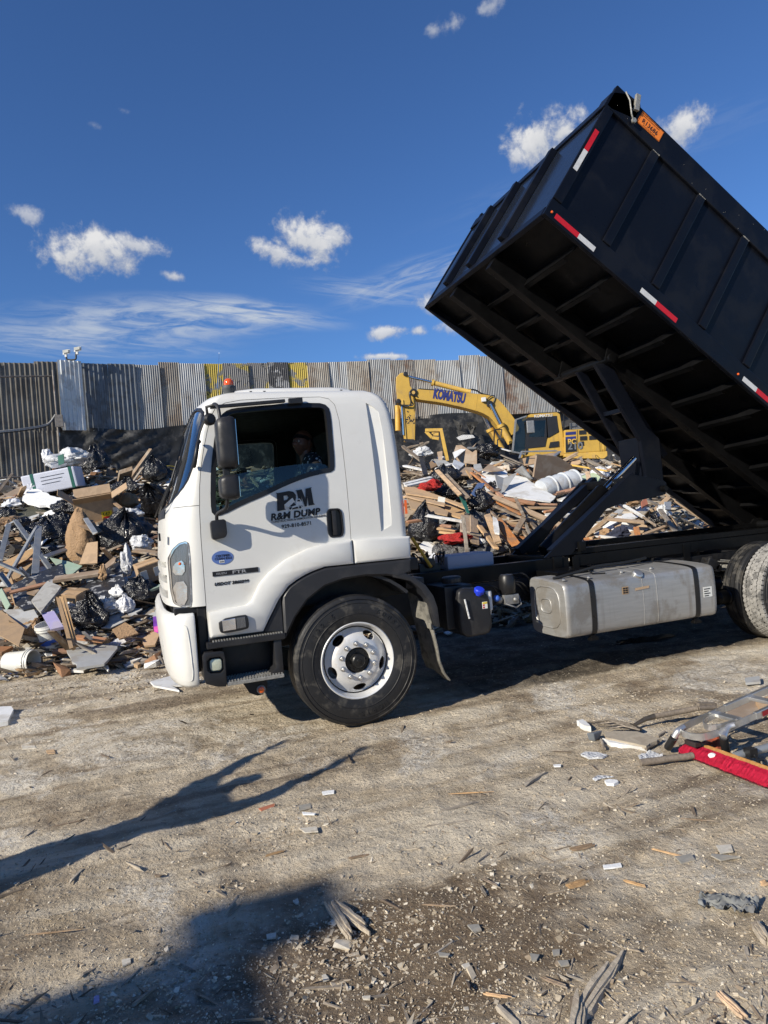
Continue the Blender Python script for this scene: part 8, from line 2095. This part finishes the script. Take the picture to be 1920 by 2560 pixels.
# folding aluminium hand truck lying down
ht=empty('hand_truck',loc=g0(1200,420,.2),label='aluminium hand truck lying on its side in the dust with black-gripped bent handles',cat='hand truck')
hz=.16
A0,A1=g0(905,470,hz),g0(1700,120,hz+.10);B0,B1=g0(1135,545,hz),g0(1700,320,hz+.10)
rail=(A1-A0).normalized();across=(B0-A0);across -= rail*across.dot(rail);wdt=across.length;across.normalize();up_=rail.cross(across);up_=up_ if up_.z>0 else -up_
O_=A0+rail*.13
loop=chaikin([O_+rail*2.4,O_+rail*.25,O_-rail*.05,O_+across*wdt*.25-rail*.13,O_+across*wdt*.75-rail*.13,O_+across*wdt-rail*.05,O_+across*wdt+rail*.25,O_+across*wdt+rail*2.4],3,closed=False)
b=MB()
for i in range(len(loop)-1):
    if (Vector(loop[i+1])-Vector(loop[i])).length>1e-4:b.beam(loop[i],Vector(loop[i+1])+(Vector(loop[i+1])-Vector(loop[i]))*.05,.008,.042,up_)
add_parts(ht,b,'frame_loop',M_alu)
for s_ in (0,1):
    b=MB();p0=O_+across*wdt*s_+rail*.35;b.beam(p0-up_*.0,p0+rail*2.0,.026,.046,up_);add_parts(ht,b,'side_rail',M_alu,bevel=.004)
    b=MB();b.beam(p0+across*(.017 if s_ else -.017)+rail*.05,p0+across*(.017 if s_ else -.017)+rail*2.0,.002,.030,up_);add_parts(ht,b,'label_stripe',M_redpaint if s_ else M_alu)
for i,r_ in enumerate((.24,.60,.96,1.32,1.68)):
    b=MB();b.beam(O_+rail*r_,O_+across*wdt+rail*r_,.05,.022,up_);rg=add_parts(ht,b,'crossbar',M_alu,bevel=.003)
l2=chaikin([O_+rail*.28+across*.03,O_+rail*.12+across*.03,O_+rail*.03+across*wdt*.4,O_+rail*.06+across*wdt*.8,O_+rail*.22+across*(wdt-.03)],2,closed=False)
b=MB()
for i in range(len(l2)-1):b.beam(l2[i],Vector(l2[i+1])+(Vector(l2[i+1])-Vector(l2[i]))*.05,.006,.04,up_)
add_parts(ht,b,'inner_strap',M_alu)
b=MB();c0=O_+rail*.215+across*wdt*.15;b.obox(c0+up_*.002,across,rail,up_,.05,.002,.018);add_parts(ht,b,'small_label',M_paper)
for (x0,y0,x1,y1,x2,y2,x3,y3,h0) in ((985,440,940,470,910,520,862,600,hz),(1390,425,1330,440,1305,520,1325,640,hz+.02)):
    P=[g0(x0,y0,h0+.02),g0(x1,y1,h0+.01),g0(x2,y2,h0-.03),g0(x3,y3,.035)]
    P[3]=P[2]+(P[3]-P[2]);b=MB();b.tube(chaikin([P[0],P[1],P[2]],2,closed=False),.020,10);add_parts(ht,b,'bent_handle',M_alu,smooth=60)
    b=MB();b.tube([P[2],P[3]],.025,12);add_parts(ht,b,'rubber_grip',M_grip,smooth=60)
# push broom
bm_=empty('push_broom',loc=g0(1300,700,.05),label='push broom head with bright red bristles and a varnished wooden block, lying on the dirt',cat='broom')
p0,p1=g0(1040,565,.055),g0(1780,830,.06);dx=(p1-p0).normalized();fwd=Vector((-DP[0],-DP[1],0));fwd=(fwd-dx*fwd.dot(dx)).normalized();nz_v=dx.cross(fwd);nz_v=nz_v if nz_v.z>0 else -nz_v
b=MB();b.beam(p0,p1,.024,.042,(fwd*.75-Vector((0,0,.6))));add_parts(bm_,b,'broom_block',M_varnish,bevel=.006)
b=MB();b.beam(p0+fwd*.026-Vector((0,0,.010)),p1+fwd*.026-Vector((0,0,.010)),.012,.040,(fwd*.75-Vector((0,0,.6))));add_parts(bm_,b,'dark_bristle_row',M_bristledark)
b=MB();g_=random.Random(9);L_=(p1-p0).length;vs=[]
for k in range(5200):
    t=g_.random();a=p0+dx*L_*t+fwd*(.022+g_.uniform(-.006,.006))+Vector((0,0,g_.uniform(-.024,.014)))
    cl=int(t*L_/.019)*.019-t*L_
    e=a+fwd*(.070+g_.uniform(-.008,.008))+Vector((0,0,-.040+g_.uniform(-.012,.012)))+dx*(cl*-.4+g_.gauss(0,.007));e.z=max(e.z,.006);w__=.0018
    m_=(a+e)/2+Vector((0,0,.008))+dx*g_.gauss(0,.002)
    n=len(b.v);b.v += [tuple(a-dx*w__),tuple(a+dx*w__),tuple(m_+dx*w__),tuple(m_-dx*w__),tuple(e+dx*w__),tuple(e-dx*w__)];b.f += [(n,n+1,n+2,n+3),(n+3,n+2,n+4,n+5)];b.mi += [0,0]
o=add_parts(bm_,b,'bristles',M_bristle);o['kind']='stuff'
b=MB();b.v=[]
for k in range(500):
    t=g_.random();a=p0+dx*L_*t+fwd*(.095+g_.uniform(-.01,.01));a.z=.012;e=a+fwd*.018+dx*g_.gauss(0,.006);n=len(b.v);b.v += [tuple(a-dx*.002),tuple(a+dx*.002),tuple(e)];b.f += [(n,n+1,n+2)];b.mi += [0]
o=add_parts(bm_,b,'worn_tips',M_bristledark);o['kind']='stuff'
b=MB();b.ball(p0+dx*.23+fwd*.06+Vector((0,0,.0)),.022,8,6,(1.2,1,.7));add_thing(b,'plaster_crumb',M_foam,p0+dx*.23+fwd*.06,'small pink-white lump caught on the red broom bristles','plaster crumb')
b=MB();a=g0(1030,555,.09);b.obox(a+dx*.03,dx,fwd,(0,0,1),.09,.05,.03);add_parts(bm_,b,'block_end',M_bristledark,bevel=.004)
# digging fork
fk=empty('digging_fork',loc=g0(600,430,.03),label='worn digging fork with a grey wooden shaft lying left of the hand truck',cat='garden fork')
b=MB();b.tube(chaikin([g0(600,425,.04),g0(700,370,.06),g0(830,335,.07),g0(1000,305,.07),g0(1100,280,.08)],1,closed=False),[.014,.017,.019,.019,.019,.019,.019,.019]+[.019]*4,10) if False else b.tube([g0(590,425,.04),g0(680,375,.06),g0(760,352,.065)],[.012,.017,.020],10);add_parts(fk,b,'steel_socket',M_ruststeel,smooth=60)
b=MB();b.tube([g0(755,354,.065),g0(900,328,.07),g0(1060,295,.075),g0(1100,290,.08)],.0195,12);add_parts(fk,b,'wooden_shaft',M_shaft,smooth=60)
b=MB();b.tube([g0(1100,290,.08),g0(1240,282,.06)],.018,8);b.beam(g0(1100,262,.09),g0(1240,262,.07),.035,.03);add_parts(fk,b,'grip',M_shaft,smooth=60)
cx0=g0(600,437,.035)
for i in range(4):
    ex=g0(225+i*52,402+i*18,.012+.01*(i%2));st_=g0(560+i*26,418+i*15,.035)
    b=MB();b.tube([st_,(st_+ex)/2+Vector((0,0,.025)),ex],[.010,.009,.003],6);b.v=[tuple(Vector(v)) for v in b.v];add_parts(fk,b,'tine',M_ruststeel,smooth=50)
b=MB();b.beam(g0(560,415,.035),g0(645,462,.035),.022,.012);add_parts(fk,b,'tine_bar',M_ruststeel,bevel=.003)
# wooden handle, red steel tube, grey tube with clamp, lath
def rod(x0,y0,x1,y1,r_,mt,name,label,cat,h0=None,h1=None):
    h0=r_+.006 if h0 is None else h0;h1=r_+.006 if h1 is None else h1
    a,c=g0(x0,y0,h0),g0(x1,y1,h1);b=MB();g_=random.Random(int(x0));n_=7;b.tube([a.lerp(c,i/(n_-1))+Vector((0,0,g_.uniform(-.002,.002))) for i in range(n_)],[r_*g_.uniform(.95,1.05) for i in range(n_)],12);return add_thing(b,name,mt,(a+c)/2,label,cat,smooth=60)
rod(640,722,1060,668,.021,M_shaft,'wooden_handle','grey wooden handle lying on the dirt under the red broom','wooden handle')
rod(1600,590,1900,520,.020,M_shaft,'wooden_handle','brown shaft at the right edge behind the broom','wooden handle')
rod(1130,590,1240,545,.018,M_redpipe,'red_tube','rust-red steel tube behind the broom and the bent handle','steel tube',.05,.06)
b=MB();b.prism([(-.03,-.05),(.03,-.04),(.035,.05),(-.02,.055)],'y',-.02,.02);o=b.build('steel_bracket',M_redpipe,None,.005,loc=g0(1258,565,.07));tag(o,'rust-red steel bracket at the end of the red tube','steel bracket')
rod(1390,672,1750,575,.024,M_stud,'grey_tube','blue-grey metal tube behind the broom with a black clamp','metal tube',.04,.06)
b=MB();a=g0(1520,640,.06);b.tube(chaikin([a,g0(1570,680,.04),g0(1600,740,.03),g0(1560,700,.05),g0(1640,690,.05),g0(1650,750,.02)],2,closed=False),.008,6);b.obox(a,(1,0,0),(0,1,0),(0,0,1),.06,.05,.05);add_thing(b,'clamp',M_seal,a,'black wire clamp and cord on the blue-grey tube','clamp',smooth=50)
def flat_g(pts,mt,name,label,cat,th=.012,h_=.012,G=None,curl=0.0,rag=0.0):
    P=[g0(x,y,h_) if G is None else (lambda r_:CAM+r_*((h_-CAM.z)/r_.z))(ray(x,y)) for x,y in pts];c=sum(P,Vector())/len(P)
    poly=ccw([(p.x-c.x,p.y-c.y) for p in P])
    if rag:
        g_=random.Random(int(pts[0][0]));q2=[]
        for i in range(len(poly)):
            a,b2=Vector(poly[i]),Vector(poly[(i+1)%len(poly)]);k=max(int((b2-a).length/.03),1);q2 += [tuple(a.lerp(b2,j/k)+Vector((g_.uniform(-rag,rag),g_.uniform(-rag,rag)))) for j in range(k)]
        poly=q2
    n=len(poly);tri=tessellate_polygon([[Vector((p[0],p[1],0)) for p in poly]]);b=MB()
    g_=random.Random(3);wob=[g_.uniform(-1,1)*curl for _ in poly]
    b.add([(p[0],p[1],-th/2+w_) for p,w_ in zip(poly,wob)]+[(p[0],p[1],th/2+w_) for p,w_ in zip(poly,wob)],[tuple(t)[::-1] for t in tri]+[tuple(n+i for i in t) for t in tri]+[(i,(i+1)%n,n+(i+1)%n,n+i) for i in range(n)])
    o=b.build(name,mt,None,loc=(c.x,c.y,gz(c.x,c.y)+h_));return tag(o,label,cat)
flat_g([(355,500),(440,488),(620,495),(800,548),(680,612),(520,575),(370,540)],M_dusty,'flat_board','flat dusty board with a white crumbled edge below the digging fork','board',.022,.02,rag=.008)
flat_g([(340,538),(430,560),(560,590),(685,618),(560,600),(400,575)],M_drywall,'plaster_edge','crumbled white plaster edge along the flat dusty board','plaster',.03,.012,rag=.008)
flat_g([(1335,380),(1340,300),(1500,215),(1625,225),(1620,300),(1480,380)],M_board,'wood_offcut','tan wooden offcut under the rungs of the hand truck','board',.03,.03)
flat_g([(1560,250),(1700,200),(1700,330),(1610,330)],M_pine,'wood_offcut','second tan offcut at the right edge under the hand truck','board',.05,.05)
flat_g([(165,655),(200,642),(300,645),(378,665),(340,684),(230,686)],M_film,'crushed_plastic','clear crushed plastic lid below the fork tines','plastic lid',.012,.012,curl=.004)
flat_g([(350,862),(390,850),(450,855),(468,872),(430,888),(370,884)],M_foam,'foam_piece','small white foam piece on the dirt in front of the broom','foam',.016,.010,rag=.004)
flat_g([(258,845),(300,820),(430,820),(330,838),(280,850)],M_film,'plastic_strip','clear twisted plastic strip above the white foam piece','plastic strip',.006,.012,curl=.012)
flat_g([(620,650),(760,620),(850,670),(800,690),(660,690)],M_film,'plastic_film','crumpled clear film between the board and the wooden handle','plastic film',.008,.015,curl=.016,rag=.01)
flat_g([(1475,50),(1590,35),(1600,80),(1480,90)],M_drygrey,'grey_slab','grey flat slab on the dirt behind the hand truck rails','slab',.02,.02)
rod(780,515,835,475,.008,M_greywood,'dark_stick','short dark stick right of the flat dusty board','stick');rod(685,615,795,550,.010,M_shaft,'grey_stick','grey stick along the right edge of the flat dusty board','stick');rod(330,545,355,612,.010,M_greywood,'upright_stub','short brown stub left of the flat dusty board','stick')
b=MB();g_=random.Random(2);b=MB();b.obox((0,0,0),(1,.2,0),(-.2,1,0),(0,0,1),.08,.05,.05);b.v=[(x+g_.uniform(-.015,.015),y+g_.uniform(-.01,.01),z+g_.uniform(-.01,.01)) for x,y,z in b.v];o=b.build('blue_grey_rock',M_galv_blue,None,.006,loc=g0(280,505,.03));tag(o,'blue-grey stone chunk beside the fork tines','stone')
flat_g([(140,400),(180,390),(240,430),(250,450),(190,440)],M_drywall,'plaster_chunk','white plaster chunk under the fork tine tips','plaster',.04,.02,rag=.006)

# ------------------------------------------------------------------ single pieces lying about the yard (whole-photo coordinates)
def yz(px,py,h_=0.0):r_=ray(px,py);return CAM+r_*((h_-CAM.z)/r_.z)
M_splitwood=mat('sun_bleached_split_wood',(.46,.395,.305),.9,var=.3,scale=6,stretch=(12,3,12),dirt=(.25,.19,.14),dirt_amt=.5,dirt_scale=14,bump=.003,bscale=40)
def splinter(px0,py0,px1,py1,w__,t__,mt,name,label,cat='wood splinter',n_=9,seed=1,jag=.3):
    """split piece of wood: layered, with ragged ends"""
    a,c=yz(px0,py0),yz(px1,py1);X=(c-a).normalized();Y=Vector((-X.y,X.x,0));L_=(c-a).length;g_=random.Random(seed);b=MB()
    for k in range(4):
        s0,s1=g_.uniform(0,jag*.5)*L_,L_*(1-g_.uniform(0,jag));yo=(k-1.5)*w__*.20;zc=t__*(.5+.16*k*(1 if k%2 else -1));pts=5
        vs=[]
        for i in range(pts+1):
            s_=s0+(s1-s0)*i/pts;ww=w__*.26*(1 if 0<i<pts else .35)*g_.uniform(.8,1.3);yy=yo+g_.uniform(-1,1)*w__*.05;zz=zc+g_.uniform(-1,1)*t__*.12+.004
            vs += [a+X*s_+Y*(yy-ww)+Vector((0,0,zz-t__*.5)),a+X*s_+Y*(yy+ww)+Vector((0,0,zz-t__*.5)),a+X*s_+Y*(yy+ww*.7)+Vector((0,0,zz+t__*.3)),a+X*s_+Y*(yy-ww*.7)+Vector((0,0,zz+t__*.4))]
        fs=[(i*4+j,i*4+(j+1)%4,(i+1)*4+(j+1)%4,(i+1)*4+j) for i in range(pts) for j in range(4)]+[(0,3,2,1),(pts*4,pts*4+1,pts*4+2,pts*4+3)]
        b.add(vs,fs)
    z0=gz(((a+c)/2).x,((a+c)/2).y);b.v=[(v[0],v[1],v[2]+z0) for v in b.v]
    return add_thing(b,name,mt,(a+c)/2+Vector((0,0,z0)),label,cat)
splinter(1422,2560,1560,2362,.050,.022,M_splitwood,'split_board','long split grey board at the bottom right of the centre',seed=5)
splinter(1430,2620,1455,2480,.045,.020,M_splitwood,'split_board','lower piece of split grey board at the bottom edge',seed=6)
splinter(815,2240,880,2335,.035,.018,M_splitwood,'split_board','weathered split stick standing out in the rubble left of centre',seed=7);splinter(830,2245,930,2325,.040,.020,M_splitwood,'split_board','second weathered stick crossing the rubble left of centre',seed=8)
splinter(1790,2480,1870,2555,.020,.012,M_pine,'split_board','pale splinter at the bottom right corner',seed=9);splinter(1885,2310,1925,2370,.030,.02,M_splitwood,'split_board','grey splinter at the right edge below the cloth',seed=10)
K_=0
for (x0,y0,x1,y1,w__,mt,lab) in [(1100,2028,1195,2003,.012,M_greywood,'thin dark twig in the middle of the yard'),(1060,2062,1190,2045,.008,M_greywood,'long thin twig below the dark one in mid yard'),(1410,2213,1485,2192,.022,M_pine,'pale flat splinter right of centre'),(1555,2198,1620,2216,.012,M_pine,'pale thin stick right of the flat splinter'),(1425,2125,1497,2110,.020,M_oldwood,'grey flat splinter above the pale one'),
        (1190,2150,1225,2122,.006,M_greywood,'tiny diagonal twig left of the grey flat splinter'),(1200,2205,1215,2232,.012,M_greywood,'short broken twig in the twig heap'),(1205,2190,1255,2215,.010,M_oldwood,'second twig in the twig heap'),(1120,1985,1240,1978,.006,M_pine,'straight pale twig by the white dust'),(1620,2120,1740,2150,.008,M_pine,'long curved pale twig right of centre'),
        (1700,2055,1800,2062,.007,M_oldwood,'long thin straw at right'),(870,2140,925,2128,.010,M_oldwood,'small stick above the big soft shadow'),(660,2135,720,2118,.010,M_pine,'tan stick left of the rubble heap'),(445,2400,490,2422,.012,M_greywood,'grey stick inside the soft shadow'),(350,2410,290,2470,.008,M_greywood,'thin stick inside the soft shadow'),(1205,2470,1280,2482,.010,M_pine,'pale stick at the bottom centre'),
        (1350,2430,1420,2455,.012,M_oldwood,'brown stick left of the long split board'),(1140,2260,1050,2255,.008,M_oldwood,'thin stick in the damp soil'),(1700,2540,1780,2500,.010,M_greywood,'stick at the bottom right'),(60,2335,210,2320,.006,M_oldwood,'thin straw at the lower left'),(130,2060,220,2040,.006,M_oldwood,'thin straw left of the long shadow'),(1900,2205,1920,2200,.02,M_pine,'pale chip at the right edge')]:
    K_ += 1;splinter(x0,y0,x1,y1,w__,w__*.5,mt,'stick',lab,'stick',seed=20+K_)
CH=[(1785,2110,1830,2108,1838,2128,1800,2135,M_drywall,'white plaster chip at the right'),(1770,2135,1775,2130,1860,2140,1800,2150,M_drygrey,'grey flat tile shard at the right'),(1680,2140,1730,2133,1745,2152,1700,2160,M_drygrey,'flat grey shard beside the plaster chip'),(1500,2158,1555,2150,1560,2162,1505,2168,M_foam,'bright white plaster smear right of centre'),
      (300,2385,325,2380,330,2395,305,2405,M_drywall,'white chip at the edge of the big soft shadow'),(230,2480,250,2474,252,2494,232,2500,M_lilac,'pale blue tile chip inside the soft shadow'),(662,2318,692,2312,690,2328,662,2332,M_drywall,'pale square chip by the rubble heap'),(730,2232,745,2224,748,2240,738,2242,M_drywall,'small triangular chip at the shadow tip'),
      (640,2015,690,2000,690,2010,650,2022,M_brick,'orange-red brick sliver below the long shadow'),(740,2010,780,2002,782,2016,745,2024,M_drygrey,'bluish glass scrap right of the brick sliver'),(750,2028,795,2032,790,2036,755,2036,M_foam,'thin white strip below the bluish scrap'),(800,1975,838,1970,840,1980,803,1985,M_foam,'white plastic scrap above the bluish scrap'),
      (48,1862,90,1862,95,1870,50,1873,M_drywall,'flat white chip at the left'),(112,1874,138,1872,140,1884,115,1884,M_pine,'tan chip right of the flat white one'),(740,2068,795,2062,800,2078,760,2080,M_drywall,'crumpled white chip cluster below the long shadow'),(1380,1908,1405,1906,1404,1914,1382,1914,M_foam,'small white flat chip left of the foam piece'),
      (1160,2290,1195,2288,1205,2305,1180,2312,M_drygrey,'grey slate chip in the damp soil'),(1320,2370,1350,2372,1345,2390,1325,2392,M_drygrey,'blue-grey slate chip at the bottom centre'),(1375,2355,1400,2352,1402,2368,1380,2370,M_drygrey,'second slate chip at the bottom centre'),(1150,2395,1172,2388,1176,2400,1158,2404,M_drywall,'pale rounded chip at the bottom centre'),
      (1390,2385,1420,2380,1425,2395,1400,2400,M_drygrey,'grey flat chip right of the slate chips'),(1090,2362,1130,2368,1120,2376,1095,2374,M_drygrey,'thin grey chip left of the rounded one'),(800,2418,815,2415,825,2428,805,2436,M_drywall,'small triangular white chip low at the centre'),(860,2440,875,2438,878,2448,862,2450,M_drywall,'white pebble chip right of the triangular one'),(900,2462,925,2462,925,2470,902,2472,M_drywall,'flat white chip near the bottom edge'),
      (1215,2540,1235,2535,1240,2545,1220,2548,M_foam,'white crumb at the bottom edge right of centre')]
for c in CH:
    P=[(c[0],c[1]),(c[2],c[3]),(c[4],c[5]),(c[6],c[7])];cm_=sum(p[0] for p in P)/4,sum(p[1] for p in P)/4;P=[(cm_[0]+(p[0]-cm_[0])*.8,cm_[1]+(p[1]-cm_[1])*.8) for p in P];flat_g(P,{'white_plasterboard':M_chalk,'grey_plasterboard_back':M_slate}.get(c[8].name,c[8]),'chip',c[9],'chip',.006,.007,G=1,rag=.003)
# grey rag
b=MB();nx2,ny2=34,20;P0,P1,P2,P3=yz(1745,2262),yz(1750,2240),yz(1900,2248),yz(1885,2290);vs=[]
for j in range(ny2):
    for i in range(nx2):
        u_,v_=i/(nx2-1),j/(ny2-1);p=(P0.lerp(P3,u_)).lerp(P1.lerp(P2,u_),v_);nn=noise.noise(Vector((u_*4,v_*3,1)));rr=abs(noise.noise(Vector((u_*9,v_*5,4))))
        e_=.02*noise.noise(Vector((u_*6,v_*6,9)));vs.append((p.x+e_,p.y+e_*1.4,gz(p.x,p.y)+.012+.022*max(nn+.3,0)+.03*rr))
b.add(vs,[(j*nx2+i,j*nx2+i+1,(j+1)*nx2+i+1,(j+1)*nx2+i) for j in range(ny2-1) for i in range(nx2-1)]);o=add_thing(b,'grey_cloth',M_cloth,yz(1825,2262),'crumpled grey rag trodden into the dirt at the lower right','rag',smooth=180)
# heap of rubble around the split sticks, and in the shadow
def heap(cx0,cy0,rad,n_,seed,size=-4.0,name='rubble_heap'):
    c=yz(cx0,cy0)
    def smp(g,m):a=g.uniform(0,2*pi,m);r_=rad*g.uniform(0,1,m)** .8;return c.x+r_*np.cos(a)*1.2,c.y+r_*np.sin(a)
    return chips(name,n_,smp,lambda g,n2,x,y:g.lognormal(size-.12,.42,n2),(.14,.36),M_chipsG,len(CH_GROUND),seed,sink=.5)
heap(870,2330,.30,380,61,-4.4);heap(385,2440,.22,90,62,-4.3);heap(1040,2290,.30,170,63,-4.7);heap(1330,2380,.25,45,64,-4.3);heap(700,2070,.35,260,65,-4.5);heap(1210,2200,.16,70,66,-4.4);heap(1500,1800,.9,900,67,-4.6);heap(1750,1780,.8,900,68,-4.5,'plaster_rubble')
heap(560,1690,.7,700,69,-4.2);heap(330,1700,.9,900,70,-4.0);heap(100,1720,.9,700,71,-4.2)
# yellow-handled tool leaning on the chassis behind the cab
a,c=at_depth(1036,1357,7.2),None
b=MB();P0=Y0=None
def on_y(px,py,y):r_=ray(px,py);return CAM+r_*((y-CAM.y)/r_.y)
b.tube([on_y(1030,1345,.95),on_y(1078,1418,.78)],.016,8);add_thing(b,'yellow_handle',M_yshaft,on_y(1055,1380,.86),'yellow tool handle sticking over the chassis rail just behind the cab','tool handle',smooth=60)
# puddle in the shade under the fuel tank
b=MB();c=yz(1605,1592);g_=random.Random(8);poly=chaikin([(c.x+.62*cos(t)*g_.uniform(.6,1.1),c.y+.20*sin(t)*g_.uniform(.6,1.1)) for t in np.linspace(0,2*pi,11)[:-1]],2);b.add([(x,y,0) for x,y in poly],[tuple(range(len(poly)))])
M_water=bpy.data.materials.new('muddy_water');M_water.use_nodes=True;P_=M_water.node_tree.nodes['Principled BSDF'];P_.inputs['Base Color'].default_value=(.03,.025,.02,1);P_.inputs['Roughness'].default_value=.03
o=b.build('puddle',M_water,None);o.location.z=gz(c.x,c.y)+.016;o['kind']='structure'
